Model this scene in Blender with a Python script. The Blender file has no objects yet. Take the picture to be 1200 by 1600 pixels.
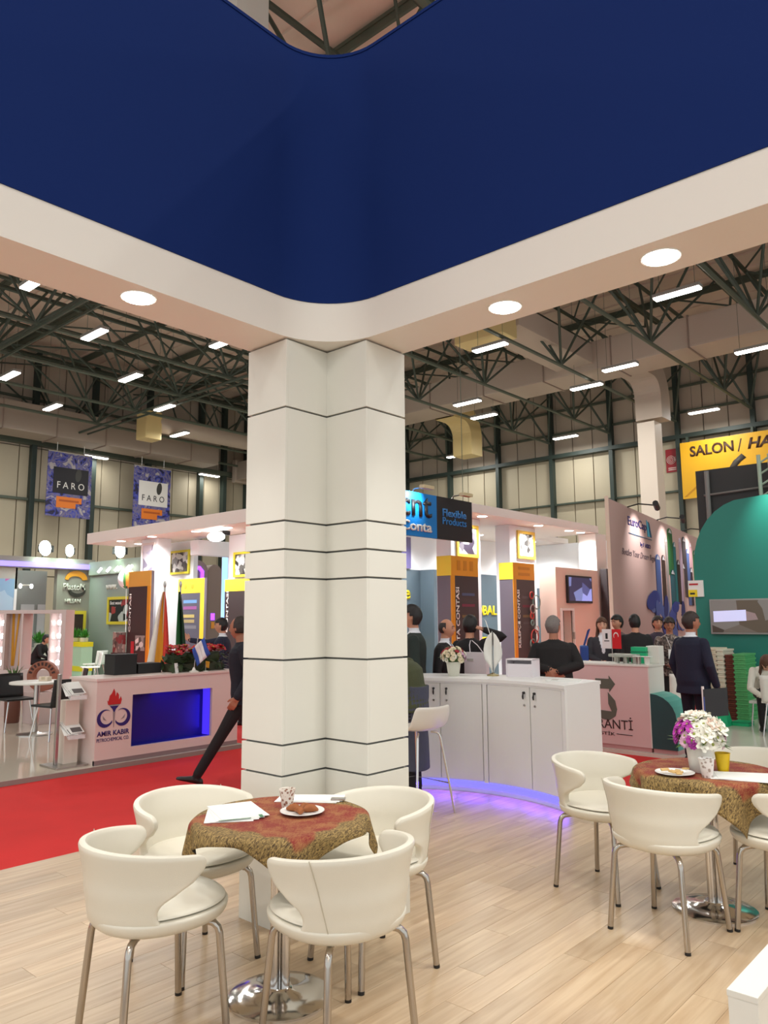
import bpy, bmesh, math, random
from math import sin, cos, pi, radians as RAD, sqrt, atan2, exp
from mathutils import Vector, Matrix, kdtree

random.seed(7)
SC = bpy.context.scene
COL = SC.collection

# ---------------------------------------------------------------- camera, world, exposure
# Hall frame: x and y run along the two walls of the exhibition hall, z is up, metres.
CAM_H = 1.62
YAW, PITCH, ROLL = RAD(41.601), RAD(7.907), RAD(-0.388)
fw = Vector((-sin(YAW) * cos(PITCH), cos(YAW) * cos(PITCH), sin(PITCH)))
up0 = Vector((sin(YAW) * sin(PITCH), -cos(YAW) * sin(PITCH), cos(PITCH)))
rt0 = Vector((cos(YAW), sin(YAW), 0))
rt = rt0 * cos(ROLL) + up0 * sin(ROLL)
up = -rt0 * sin(ROLL) + up0 * cos(ROLL)
cd = bpy.data.cameras.new('camera')
cam = bpy.data.objects.new('camera', cd)
COL.objects.link(cam)
m = Matrix((rt, up, -fw)).transposed().to_4x4()
m.translation = (0, 0, CAM_H)
cam.matrix_world = m
cd.sensor_fit = 'VERTICAL'
cd.sensor_height = 36.0
cd.lens = 1195.7 / 1600 * 36
cd.clip_start = 0.05
cd.clip_end = 200
SC.camera = cam

W = bpy.data.worlds.new('hall_air')
SC.world = W
W.use_nodes = True
W.node_tree.nodes['Background'].inputs[0].default_value = (0.95, 1.0, 1.02, 1)
W.node_tree.nodes['Background'].inputs[1].default_value = 0.74
SC.view_settings.view_transform = 'Standard'
SC.view_settings.look = 'None'
SC.view_settings.gamma = 1.0
SC.view_settings.use_curve_mapping = False
SC.view_settings.exposure = 0.48
try:
    SC.cycles.max_bounces = 6
    SC.cycles.diffuse_bounces = 3
    SC.cycles.glossy_bounces = 3
    SC.cycles.use_denoising = True
    SC.cycles.sample_clamp_indirect = 4
except Exception:
    pass
LAMP_W = 60.0       # each ceiling fixture of the hall

# ---------------------------------------------------------------- helpers
def S(r, g, b):
    f = lambda c: (c / 255 / 12.92) if c / 255 <= 0.04045 else ((c / 255 + 0.055) / 1.055) ** 2.4
    return (f(r), f(g), f(b), 1)

MATS = {}
def M(name, col=None, rough=0.5, metal=0.0, emit=None, es=0.0, spec=None, noise=None, alpha=None, trans=0.0, bump=None, rand=0.0, coat=0.0):
    """noise=(scale, amount), bump=(scale, strength), rand=value shift per object"""
    if name in MATS:
        return MATS[name]
    assert col is not None, name
    mt = bpy.data.materials.new(name)
    MATS[name] = mt
    mt.use_nodes = True
    nt = mt.node_tree
    b = nt.nodes['Principled BSDF']
    b.inputs['Base Color'].default_value = col
    b.inputs['Roughness'].default_value = rough
    b.inputs['Metallic'].default_value = metal
    if spec is not None:
        b.inputs['Specular IOR Level'].default_value = spec
    if coat:
        b.inputs['Coat Weight'].default_value = coat
        b.inputs['Coat Roughness'].default_value = 0.06
    if trans:
        b.inputs['Transmission Weight'].default_value = trans
    if alpha is not None:
        b.inputs['Alpha'].default_value = alpha
    if emit is not None:
        b.inputs['Emission Color'].default_value = emit
        b.inputs['Emission Strength'].default_value = es
    last = None
    if noise:
        tc = nt.nodes.new('ShaderNodeTexCoord')
        n = nt.nodes.new('ShaderNodeTexNoise')
        n.inputs['Scale'].default_value = noise[0]
        n.inputs['Detail'].default_value = 4
        nt.links.new(tc.outputs['Object'], n.inputs['Vector'])
        mr = nt.nodes.new('ShaderNodeMapRange')
        mr.inputs[3].default_value = 1 - noise[1]
        mr.inputs[4].default_value = 1 + noise[1]
        nt.links.new(n.outputs['Fac'], mr.inputs[0])
        last = mr.outputs[0]
    if rand:
        oi = nt.nodes.new('ShaderNodeObjectInfo')
        mr2 = nt.nodes.new('ShaderNodeMapRange')
        mr2.inputs[3].default_value = 1 - rand
        mr2.inputs[4].default_value = 1 + rand
        nt.links.new(oi.outputs['Random'], mr2.inputs[0])
        if last is not None:
            mm = nt.nodes.new('ShaderNodeMath')
            mm.operation = 'MULTIPLY'
            nt.links.new(last, mm.inputs[0])
            nt.links.new(mr2.outputs[0], mm.inputs[1])
            last = mm.outputs[0]
        else:
            last = mr2.outputs[0]
    if last is not None:
        hsv = nt.nodes.new('ShaderNodeHueSaturation')
        hsv.inputs['Color'].default_value = col
        nt.links.new(last, hsv.inputs['Value'])
        nt.links.new(hsv.outputs[0], b.inputs['Base Color'])
    if bump:
        tc = nt.nodes.new('ShaderNodeTexCoord')
        n = nt.nodes.new('ShaderNodeTexNoise')
        n.inputs['Scale'].default_value = bump[0]
        n.inputs['Detail'].default_value = 3
        nt.links.new(tc.outputs['Object'], n.inputs['Vector'])
        bp = nt.nodes.new('ShaderNodeBump')
        bp.inputs['Strength'].default_value = bump[1]
        bp.inputs['Distance'].default_value = 0.01
        nt.links.new(n.outputs['Fac'], bp.inputs['Height'])
        nt.links.new(bp.outputs[0], b.inputs['Normal'])
    return mt

def tag(o, label=None, cat=None, group=None, kind=None):
    if label: o['label'] = label
    if cat: o['category'] = cat
    if group: o['group'] = group
    if kind: o['kind'] = kind
    return o

def thing(name, label, cat, loc=(0, 0, 0), rz=0.0, group=None, kind=None):
    o = bpy.data.objects.new(name, None)
    o.empty_display_size = 0.1
    COL.objects.link(o)
    o.location = loc
    o.rotation_euler = (0, 0, rz)
    return tag(o, label, cat, group, kind)

def link(name, me, parent=None, world=True):
    """world=True: mesh coordinates are hall coordinates even under a parent"""
    o = bpy.data.objects.new(name, me)
    COL.objects.link(o)
    if parent is not None:
        o.parent = parent
        if world:
            pm = Matrix.Translation(parent.location) @ Matrix.Rotation(parent.rotation_euler.z, 4, 'Z')
            gp = parent.parent
            if gp is not None:
                pm = (parent.matrix_parent_inverse @ pm)
                pm = Matrix.Translation(gp.location) @ Matrix.Rotation(gp.rotation_euler.z, 4, 'Z') @ pm
            o.matrix_parent_inverse = pm.inverted()
    return o

def copy_tree(o, parent=None):
    c = o.copy()
    COL.objects.link(c)
    if parent is not None:
        c.parent = parent
    for ch in [x for x in COL.objects if x.parent == o]:
        copy_tree(ch, c)
    return c

class MB:
    def __init__(s):
        s.v = []; s.f = []; s.sm = []; s.mi = []; s.uv = None
    def add(s, vs, fs, smooth=False, mi=0):
        n = len(s.v)
        s.v += [tuple(p) for p in vs]
        for f in fs:
            s.f.append(tuple(i + n for i in f)); s.sm.append(smooth); s.mi.append(mi)
        return s
    def box(s, x0, x1, y0, y1, z0, z1, mi=0):
        if x0 > x1: x0, x1 = x1, x0
        if y0 > y1: y0, y1 = y1, y0
        vs = [(x0, y0, z0), (x1, y0, z0), (x1, y1, z0), (x0, y1, z0), (x0, y0, z1), (x1, y0, z1), (x1, y1, z1), (x0, y1, z1)]
        return s.add(vs, [(0, 3, 2, 1), (4, 5, 6, 7), (0, 1, 5, 4), (1, 2, 6, 5), (2, 3, 7, 6), (3, 0, 4, 7)], False, mi)
    def bbox(s, x0, x1, y0, y1, z0, z1, b=0.006, mi=0):
        """box with chamfered edges"""
        bm = bmesh.new()
        bmesh.ops.create_cube(bm, size=1)
        for v in bm.verts:
            v.co = ((x0 + x1) / 2 + v.co.x * (x1 - x0), (y0 + y1) / 2 + v.co.y * (y1 - y0), (z0 + z1) / 2 + v.co.z * (z1 - z0))
        bmesh.ops.bevel(bm, geom=bm.edges[:], offset=b, segments=2, affect='EDGES', profile=0.7)
        return s.bm(bm, False, mi)
    def bm(s, bm, smooth=False, mi=0):
        bm.verts.index_update()
        s.add([v.co[:] for v in bm.verts], [[v.index for v in f.verts] for f in bm.faces], smooth, mi)
        bm.free()
        return s
    def prism(s, poly, z0, z1, mi=0, smooth=False):
        n = len(poly)
        a = sum(poly[i][0] * poly[(i + 1) % n][1] - poly[(i + 1) % n][0] * poly[i][1] for i in range(n))
        if a < 0: poly = poly[::-1]
        vs = [(x, y, z0) for x, y in poly] + [(x, y, z1) for x, y in poly]
        s.add(vs, [tuple(range(n))[::-1], tuple(range(n, 2 * n))], False, mi)
        k = len(s.v) - 2 * n
        for i in range(n):
            j = (i + 1) % n
            s.f.append((k + i, k + j, k + n + j, k + n + i)); s.sm.append(smooth); s.mi.append(mi)
        return s
    def tube(s, pts, r, seg=8, mi=0, caps=True, smooth=True, sq=1.0):
        pts = [Vector(p) for p in pts]
        rs = r if isinstance(r, (list, tuple)) else [r] * len(pts)
        t0 = (pts[1] - pts[0]).normalized()
        ref = Vector((0, 0, 1)) if abs(t0.z) < 0.9 else Vector((1, 0, 0))
        nx = t0.cross(ref).normalized()
        rings = []
        for i, p in enumerate(pts):
            if i == 0: t = t0
            elif i == len(pts) - 1: t = (pts[i] - pts[i - 1]).normalized()
            else: t = ((pts[i] - pts[i - 1]).normalized() + (pts[i + 1] - pts[i]).normalized())
            t = t.normalized() if t.length > 1e-9 else t0
            nx = (nx - t * nx.dot(t)).normalized()
            ny = t.cross(nx)
            rings.append([p + (nx * cos(2 * pi * k / seg) + ny * sin(2 * pi * k / seg) * sq) * rs[i] for k in range(seg)])
        vs = [q for rg in rings for q in rg]
        fs = []
        for i in range(len(pts) - 1):
            for k in range(seg):
                k2 = (k + 1) % seg
                fs.append((i * seg + k, i * seg + k2, (i + 1) * seg + k2, (i + 1) * seg + k))
        s.add(vs, fs, smooth, mi)
        if caps:
            n = len(s.v) - len(vs)
            s.f.append(tuple(n + k for k in range(seg))[::-1]); s.sm.append(False); s.mi.append(mi)
            s.f.append(tuple(n + (len(pts) - 1) * seg + k for k in range(seg))); s.sm.append(False); s.mi.append(mi)
        return s
    def lathe(s, prof, seg=24, c=(0, 0, 0), mi=0, smooth=True, sy=1.0):
        """prof: [(r, z)...] bottom to top; closed with caps"""
        vs = []; fs = []
        n = len(prof)
        for (r, z) in prof:
            for k in range(seg):
                a = 2 * pi * k / seg
                vs.append((c[0] + r * cos(a), c[1] + r * sin(a) * sy, c[2] + z))
        for i in range(n - 1):
            for k in range(seg):
                k2 = (k + 1) % seg
                fs.append((i * seg + k, i * seg + k2, (i + 1) * seg + k2, (i + 1) * seg + k))
        s.add(vs, fs, smooth, mi)
        b = len(s.v) - len(vs)
        s.f.append(tuple(b + k for k in range(seg))[::-1]); s.sm.append(False); s.mi.append(mi)
        s.f.append(tuple(b + (n - 1) * seg + k for k in range(seg))); s.sm.append(False); s.mi.append(mi)
        return s
    def ball(s, c, rx, ry=None, rz=None, u=12, w=8, mi=0, rot=None):
        ry = rx if ry is None else ry; rz = rx if rz is None else rz
        vs = [(0, 0, -1)]
        for j in range(1, w):
            t = pi * j / w
            for k in range(u):
                a = 2 * pi * k / u
                vs.append((sin(t) * cos(a), sin(t) * sin(a), -cos(t)))
        vs.append((0, 0, 1))
        fs = []
        for k in range(u):
            fs.append((0, 1 + (k + 1) % u, 1 + k))
        for j in range(w - 2):
            for k in range(u):
                a = 1 + j * u + k; b = 1 + j * u + (k + 1) % u
                fs.append((a, b, b + u, a + u))
        L = len(vs) - 1
        for k in range(u):
            fs.append((L, L - u + k, L - u + (k + 1) % u))
        out = []
        for p in vs:
            q = Vector((p[0] * rx, p[1] * ry, p[2] * rz))
            if rot is not None: q = rot @ q
            out.append((q.x + c[0], q.y + c[1], q.z + c[2]))
        return s.add(out, fs, True, mi)
    def sheet(s, grid, thick=0.0, mi=0, smooth=True):
        """grid[i][j] of points -> surface (two sided slab when thick)"""
        n = len(grid); k = len(grid[0])
        vs = [p for row in grid for p in row]
        fs = [(i * k + j, (i + 1) * k + j, (i + 1) * k + j + 1, i * k + j + 1) for i in range(n - 1) for j in range(k - 1)]
        return s.add(vs, fs, smooth, mi)
    def mesh(s, name, mat):
        me = bpy.data.meshes.new(name)
        me.from_pydata([tuple(p) for p in s.v], [], s.f)
        for mt in (mat if isinstance(mat, (list, tuple)) else [mat]):
            me.materials.append(mt)
        for p, sm, mi in zip(me.polygons, s.sm, s.mi):
            p.use_smooth = sm
            p.material_index = mi
        me.validate()
        me.update()
        if any(s.sm): me.set_sharp_from_angle(angle=RAD(50))
        return me
    def build(s, name, mat, parent=None, world=True):
        return link(name, s.mesh(name, mat), parent, world)

def struct(name, mb, mat, parent=None, label=None):
    o = mb.build(name, mat, parent)
    if parent is None:
        o['kind'] = 'structure'
    if label: o['label'] = label
    return o

def on_v(x0, z0, v):     # frame of a face that looks towards -y (lettering reads along +x)
    return Matrix(((1, 0, 0, x0), (0, 0, -1, v), (0, 1, 0, z0), (0, 0, 0, 1)))
def on_u(y0, z0, u):     # frame of a face that looks towards +x (lettering reads along +y)
    return Matrix(((0, 0, 1, u), (1, 0, 0, y0), (0, 1, 0, z0), (0, 0, 0, 1)))

def text_mesh(txt, w, h, mat, depth=0.004, shear=0.0, bold=0.0, name='lettering', rot90=False):
    """lettering of exact width w and height h, lower left corner at the origin, in the xy plane"""
    cu = bpy.data.curves.new(name, 'FONT')
    cu.body = txt
    cu.shear = shear
    cu.offset = bold
    cu.resolution_u = 3
    cu.extrude = 0.0
    to = bpy.data.objects.new('tmp', cu)
    COL.objects.link(to)
    dg = bpy.context.evaluated_depsgraph_get()
    me = bpy.data.meshes.new_from_object(to.evaluated_get(dg))
    bpy.data.objects.remove(to)
    bpy.data.curves.remove(cu)
    bm = bmesh.new()
    bm.from_mesh(me)
    bpy.data.meshes.remove(me)
    xs = [v.co.x for v in bm.verts]; ys = [v.co.y for v in bm.verts]
    x0, x1, y0, y1 = min(xs), max(xs), min(ys), max(ys)
    for v in bm.verts:
        x = (v.co.x - x0) / (x1 - x0) * w
        y = (v.co.y - y0) / (y1 - y0) * h
        v.co = (x, y, 0)
        if rot90: v.co = (-y, x, 0)
    r = bmesh.ops.extrude_face_region(bm, geom=bm.faces[:])
    for g in r['geom']:
        if isinstance(g, bmesh.types.BMVert):
            g.co.z += depth
    bmesh.ops.recalc_face_normals(bm, faces=bm.faces[:])
    me = bpy.data.meshes.new(name)
    bm.to_mesh(me)
    bm.free()
    me.materials.append(mat)
    return me

def text(txt, frame, w, h, mat, parent, depth=0.004, shear=0.0, bold=0.0, rot90=False, name='lettering'):
    me = text_mesh(txt, w, h, mat, depth, shear, bold, name, rot90)
    me.transform(frame)
    return link(name, me, parent)

ORD = ['first', 'second', 'third', 'fourth', 'fifth', 'sixth', 'seventh', 'eighth', 'ninth', 'tenth', 'eleventh', 'twelfth', 'thirteenth', 'fourteenth', 'fifteenth', 'sixteenth', 'seventeenth', 'eighteenth']

# ---------------------------------------------------------------- shared materials
WHITE = M('white_lacquer', S(232, 230, 222), 0.35)
WHITE_MATT = M('white_board', S(228, 222, 212), 0.6)
CHROME = M('chrome', (0.72, 0.70, 0.68, 1), 0.13, 1.0)
STEEL = M('brushed_steel', (0.55, 0.53, 0.50, 1), 0.28, 1.0)
BLACK = M('black_plastic', S(26, 24, 24), 0.45)
PAPER = M('white_paper', S(240, 240, 236), 0.7)
PINKW = M('warm_white_board', S(226, 205, 196), 0.5)
LAMPGLASS = M('lamp_glow', (1, 1, 1, 1), 0.4, emit=(1, 0.97, 0.9, 1), es=9.0)
# ================================================================ THE HALL
WX, WY = -30.3, 29.08          # left wall plane (x) and far wall plane (y)
CARPET = M('red_carpet', S(222, 44, 42), 0.9, noise=(3, 0.10), bump=(400, 0.3))
b = MB(); b.box(WX, 14, -14, WY, -0.10, -0.022)
struct('floor', b, M('hall_floor', S(206, 200, 188), 0.6, noise=(0.6, 0.08)))
b = MB(); b.box(-8.1, -5.41, -10, 6.4, -0.0219, -0.012); b.box(-24, 8, 6.4, 9.06, -0.0219, -0.012); b.box(-8.1, -4.7, 9.06, 24, -0.0219, -0.012)
struct('floor_carpet', b, CARPET)

# laminate floor of the near stand: a sub-floor with loose laid planks on it
BX0, BX1, BY0, BY1 = -5.41, 3.0, -2.2, 6.86
fl = struct('floor_laminate', MB().box(BX0, BX1, BY0, BY1, -0.0119, -0.006), M('subfloor', S(150, 124, 98), 0.7))
def plank_mat():
    mt = M('pale_oak_laminate', S(206, 182, 152), 0.32)
    nt = mt.node_tree
    bs = nt.nodes['Principled BSDF']
    tc = nt.nodes.new('ShaderNodeTexCoord')
    oi = nt.nodes.new('ShaderNodeObjectInfo')
    add = nt.nodes.new('ShaderNodeVectorMath'); add.operation = 'MULTIPLY_ADD'
    nt.links.new(oi.outputs['Random'], add.inputs[0])
    add.inputs[1].default_value = (40, 17, 3)
    nt.links.new(tc.outputs['Object'], add.inputs[2])
    mp = nt.nodes.new('ShaderNodeMapping')
    mp.inputs['Scale'].default_value = (26, 1.6, 10)
    nt.links.new(add.outputs[0], mp.inputs['Vector'])
    n = nt.nodes.new('ShaderNodeTexNoise')
    n.inputs['Scale'].default_value = 1.0
    n.inputs['Detail'].default_value = 5
    n.inputs['Distortion'].default_value = 0.6
    nt.links.new(mp.outputs[0], n.inputs['Vector'])
    cr = nt.nodes.new('ShaderNodeValToRGB')
    cr.color_ramp.elements[0].position = 0.30; cr.color_ramp.elements[0].color = S(188, 158, 124)
    cr.color_ramp.elements[1].position = 0.72; cr.color_ramp.elements[1].color = S(216, 192, 160)
    nt.links.new(n.outputs['Fac'], cr.inputs[0])
    hs = nt.nodes.new('ShaderNodeHueSaturation')
    mr = nt.nodes.new('ShaderNodeMapRange')
    mr.inputs[3].default_value = 0.86; mr.inputs[4].default_value = 1.12
    nt.links.new(oi.outputs['Random'], mr.inputs[0])
    nt.links.new(mr.outputs[0], hs.inputs['Value'])
    nt.links.new(cr.outputs[0], hs.inputs['Color'])
    nt.links.new(hs.outputs[0], bs.inputs['Base Color'])
    return mt
PLK = plank_mat()
PW = 0.155
plank_me = {}
def plank_mesh(L):
    if L not in plank_me:
        plank_me[L] = MB().bbox(0.0006, PW - 0.0006, 0.0006, L - 0.0006, -0.006, 0.0, 0.0012).mesh('plank', PLK)
    return plank_me[L]
rp = random.Random(3)
np_ = 0
x = BX0
rows = []
while x < 1.3:
    w0 = x
    y0 = 0.6
    y = y0 - rp.choice([0.2, 0.5, 0.8, 1.1])
    while y < BY1 - 0.05:
        L = rp.choice([1.05, 1.35, 1.35])
        if y + L > BY1: L = round(BY1 - y, 3)
        # keep only what the view can reach
        px, py = x + PW / 2, y + L
        fwd = -0.664 * px + 0.748 * py
        fwd_b = -0.664 * px + 0.748 * y
        lat = 0.748 * px + 0.664 * py
        lat_b = 0.748 * px + 0.664 * y
        if fwd > 2.3 and min(lat, lat_b) < 0.56 * fwd + 0.75 and max(lat, lat_b) > -0.56 * fwd - 0.75:
            o = link('plank', plank_mesh(L), fl, world=True)
            o.location = (x, y, 0)
            np_ += 1
        y += L
    x += PW
# plain continuation of the same boards outside the photograph's reach
# hall ceiling: ribbed steel deck
DECK = M('roof_deck', S(236, 212, 194), 0.75, noise=(0.4, 0.10))
b = MB()
b.box(WX, 14, -14, WY + 0.2, 12.4, 12.5)
y = -13.6
while y < WY:
    b.box(WX, 14, y, y + 0.16, 12.34, 12.401)
    y += 1.0
struct('ceiling', b, DECK)

GREEN = M('dark_green_steel', S(66, 76, 64), 0.5)
COLG = M('column_green', S(48, 60, 54), 0.5)
GREEN2 = M('grey_green_tube', S(84, 92, 78), 0.5)
PANEL = M('cream_wall_panel', S(190, 177, 152), 0.6, rand=0.05, noise=(0.5, 0.05))
PANEL_UP = M('upper_wall_panel', S(190, 174, 156), 0.7, rand=0.05, noise=(0.5, 0.05))
SEAM = M('panel_seam', S(112, 100, 86), 0.8)
SP = 2.716
colx = [-24.15 + SP * i for i in range(-2, 9)]
wl = struct('wall_far', MB().box(WX - 0.3, 14, WY + 0.06, WY + 0.3, -0.1, 12.6), SEAM)
wr = struct('wall_left', MB().box(WX - 0.3, WX - 0.06, -14, WY + 0.3, -0.1, 12.6), SEAM)
# wall panels, three to a bay, each board its own
pw = SP / 3
pm = {}
def wall_panel(axis, w, h, up):
    k = (axis, round(w, 3), round(h, 3), up)
    if k not in pm:
        q = MB()
        g = 0.02
        if axis == 'x': q.box(g, w - g, 0, 0.06, g, h - g)
        else: q.box(-0.06, 0, g, w - g, g, h - g)
        pm[k] = q.mesh('wall_panel', PANEL_UP if up else PANEL)
    return pm[k]
rowsz = [(0.0, 3.35, False), (3.35, 6.35, False), (6.35, 8.45, False), (8.45, 10.4, True), (10.4, 12.38, True)]
x0 = colx[0]
for i in range(27):
    xx = x0 + i * pw
    if xx < WX or xx > -3.2: continue
    for (z0, z1, upq) in rowsz:
        o = link('wall_panel', wall_panel('x', pw, z1 - z0, upq), wl)
        o.location = (xx, WY, z0)
coly = [9.28 * 1.4 + 2.6 * i for i in range(-1, 7)]
for i in range(26):
    yy = 8.2 + i * 0.8667
    if yy + 0.86 > WY: break
    for (z0, z1, upq) in rowsz:
        o = link('wall_panel', wall_panel('y', 0.8667, z1 - z0, upq), wr)
        o.location = (WX, yy, z0)
struct('trim_1', MB().box(WX, 14, WY - 0.16, WY, 6.31, 6.38), GREEN, None)
struct('trim_2', MB().box(WX, 14, WY - 0.32, WY, 8.32, 8.48), COLG, None)
struct('trim_3', MB().box(WX, WX + 0.16, -14, WY, 6.30, 6.40), GREEN2, None)
struct('trim_4', MB().box(WX, WX + 0.32, -14, WY, 8.52, 8.72), GREEN2, None)
struct('trim_5', MB().box(WX, 14, WY - 0.14, WY, 9.35, 9.43), GREEN2, None)
struct('trim_6', MB().box(WX, 14, WY - 0.14, WY, 10.36, 10.44), GREEN2, None)
struct('trim_7', MB().box(WX, WX + 0.14, -14, WY, 10.36, 10.44), GREEN2, None)

# wall columns
cm = MB().box(-0.05, 0.05, -0.28, 0.0, 0, 12.3)
cm.box(-0.08, 0.08, -0.30, -0.27, 0, 12.3)
cme = cm.mesh('wall_column', COLG)
first = True
for xx in colx:
    if xx < WX + 0.4 or xx > -3: continue
    o = bpy.data.objects.new('wall_column', cme); COL.objects.link(o)
    o.location = (xx, WY - 0.003, 0)
    nc = globals().get('nc', -1) + 1
    tag(o, 'dark green steel column at the far cream wall, %s from the hall corner' % ORD[nc], 'column', 'green columns of the far wall')
cm2 = MB().box(0.0, 0.28, -0.08, 0.08, 0, 12.3); cm2.box(0.27, 0.30, -0.10, 0.10, 0, 12.3)
cme2 = cm2.mesh('wall_column', COLG)
for kc, yy in enumerate((10.4, 13.0, 15.5, 18.1, 20.86, 22.2, 23.6)):
    o = bpy.data.objects.new('wall_column', cme2); COL.objects.link(o)
    o.location = (WX + 0.003, yy, 0)
    tag(o, 'dark green steel column at the left cream wall, %s from the left picture edge' % ORD[kc], 'column', 'green columns of the left wall')

# ---- roof trusses: bottom chord, two top chords and a fan of struts at every node
NODES = [25.8, 19.85, 13.9, 7.95, 2.0]
unit = MB().tube([(0, 0, 0), (0, 0, 1)], 1.0, 6).mesh('strut', GREEN)
unit2 = MB().tube([(0, 0, 0), (0, 0, 1)], 1.0, 6).mesh('chord', GREEN2)
def bar(name, a, c, r, parent, me=None):
    a = Vector(a); c = Vector(c); d = c - a
    o = link(name, me or unit, parent)
    q = Vector((0, 0, 1)).rotation_difference(d.normalized())
    o.location = a
    o.rotation_mode = 'QUATERNION'
    o.rotation_quaternion = q
    o.scale = (r, r, d.length)
    return o
for i, tx in enumerate([-24.15 + SP * k for k in range(-2, 12)]):
    near = tx > -9.5
    t = thing('roof_truss', 'dark green tubular roof truss, %s from the left hall wall' % ORD[i], 'truss', (tx, WY - 0.4, 9.0), group='parallel roof trusses under the hall ceiling')
    ymin = 1.0
    bar('bottom_chord', (tx, ymin, 9.0), (tx, WY - 0.35, 9.0), 0.055, t, unit2)
    for dx in (-1.0, 1.0):
        bar('top_chord', (tx + dx, ymin, 11.6), (tx + dx, WY - 0.35, 11.6), 0.06, t)
    bar('top_chord', (tx + 0.75, ymin, 11.75), (tx + 0.75, WY - 0.35, 11.75), 0.06, t)
    for ny in NODES:
        for dx in (-1.0, 1.0):
            for dy in ((-2.9, -1.0, 1.9) if dx < 0 else (-1.9, 0.9, 2.9)):
                bar('strut', (tx, ny, 9.02), (tx + dx, ny + dy, 11.58), 0.038, t)
        bar('strut', (tx - 1.0, ny - 2.9, 11.58), (tx + 1.0, ny, 11.58), 0.03, t)
        bar('strut', (tx + 1.0, ny, 11.58), (tx - 1.0, ny + 2.9, 11.58), 0.03, t)
    # end fan to the wall column
    for dx in (-1.0, 1.0):
        bar('strut', (tx, WY - 0.42, 9.02), (tx + dx, 27.2, 11.58), 0.042, t)
for k_, yy in enumerate([13.9, 7.95, 2.0]):
    t = thing('roof_tie', 'long grey green tie tube crossing under the roof trusses, %s from the far wall' % ORD[k_], 'roof tie', (0, yy, 8.9), group='tie tubes across the trusses')
    bar('tube', (WX + 0.3, yy, 8.87), (8, yy, 8.87), 0.045, t)
    bar('tube', (WX + 0.3, yy + 0.35, 8.87), (8, yy + 0.35, 8.87), 0.035, t)
for k in range(11):
    yy = 1.5 + k * 2.6
    t = thing('purlin', 'dark green purlin under the ribbed roof deck, %s counted towards the far wall' % ORD[k], 'purlin', (0, yy, 12.1), group='roof purlins')
    MB().box(WX, 10, yy - 0.03, yy + 0.03, 12.10, 12.26).build('beam', GREEN2, t)
    MB().box(WX, 10, yy - 0.05, yy + 0.05, 12.26, 12.335).build('flange', GREEN2, t)

# ---- ceiling fixtures: housing, diffuser, suspension wires, and the lamp's own light
hous_u = MB().bbox(-0.53, 0.53, -0.12, 0.12, 0.03, 0.11, 0.01).mesh('housing', M('lamp_housing', S(150, 146, 138), 0.5))
dif_u = MB().box(-0.51, 0.51, -0.105, 0.105, 0.0, 0.032).mesh('diffuser', LAMPGLASS)
wire_u = MB().tube([(0, 0, 0.11), (0, 0, 3.56)], 0.006, 4).mesh('suspension_wire', GREEN2)
def fixture(x, y, z, rz, label, power=1.0, wire=3.56):
    t = thing('hall_lamp', label, 'ceiling lamp', (x, y, z), rz, 'long ceiling lamps of the hall')
    for n_, me, dx in (('housing', hous_u, 0), ('diffuser', dif_u, 0), ('suspension_wire', wire_u, -0.4), ('suspension_wire', wire_u, 0.4)):
        o = link(n_, me, t, world=False)
        o.location = (dx, 0, 0)
        if dx: o.scale = (1, 1, wire / 3.56)
    L = bpy.data.lights.new('lamp_light', 'AREA')
    L.shape = 'RECTANGLE'; L.size = 1.0; L.size_y = 0.2
    L.energy = LAMP_W * power
    L.color = (0.98, 1.0, 0.96)
    lo = bpy.data.objects.new('lamp_light', L); COL.objects.link(lo)
    lo.parent = t
    lo.location = (0, 0, -0.02)
    return t
lamp_list = [(-6.1, 17.15), (-11.3, 17.2), (-5.9, 22.4), (-9.4, 21.3), (-11.05, 22.4), (-15.0, 21.3), (-15.6, 23.2), (-15, 28.3), (-9.3, 28.1), (-20.5, 28.2),
             (-16.4, 6.9), (-18.4, 9.35), (-16.4, 12.0), (-23.5, 9.3), (-21.0, 11.9), (-26.0, 11.8), (-23.2, 14.5), (-26.2, 17.1), (-20.4, 16.6)]
lamp_lab = ['long hall lamp under the right canopy arm, beyond its far downlight', 'long hall lamp just below the downlight right of the column', 'long hall lamp at the right picture edge above the yellow hall sign',
  'long hall lamp directly above the duct elbow of the white post', 'long hall lamp under the big duct, left of the duct elbow', 'long hall lamp under the big duct, right of the cream outlet', 'long hall lamp beside the cream outlet of the far duct',
  'long hall lamp near the far wall, left of the white post', 'long hall lamp near the far wall, just above the yellow hall sign', 'long hall lamp near the far wall, above the blue and black sign',
  'hall lamp at the upper left touching the white canopy edge', 'hall lamp below and left of the left downlight', 'hall lamp left of the column top, close under the canopy', 'hall lamp cut by the left picture edge',
  'hall lamp left of and above the cream outlet on the left', 'hall lamp above the banner with the black card', 'hall lamp right above the cream outlet on the left', 'hall lamp right below the cream outlet on the left', 'hall lamp half hidden by the left edge of the column']
for (x, y), lab in zip(lamp_list, lamp_lab):
    under = 22.0 < y * 0.972 + 0.15 and y * 0.972 < 23.5
    fixture(x * 0.972, y * 0.972, 8.80, 0.0, lab, 1.0, 0.59 if under else (0.12 if x == -26.2 else 3.56))
for (x, y), lab in zip([(-29.6, 15.35), (-29.6, 21.0)], ['dim long lamp along the left wall, over the gap between the banners', 'dim long lamp along the left wall, right of both banners']):
    fixture(x, y, 8.3, pi / 2, lab, 0.3)
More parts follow.
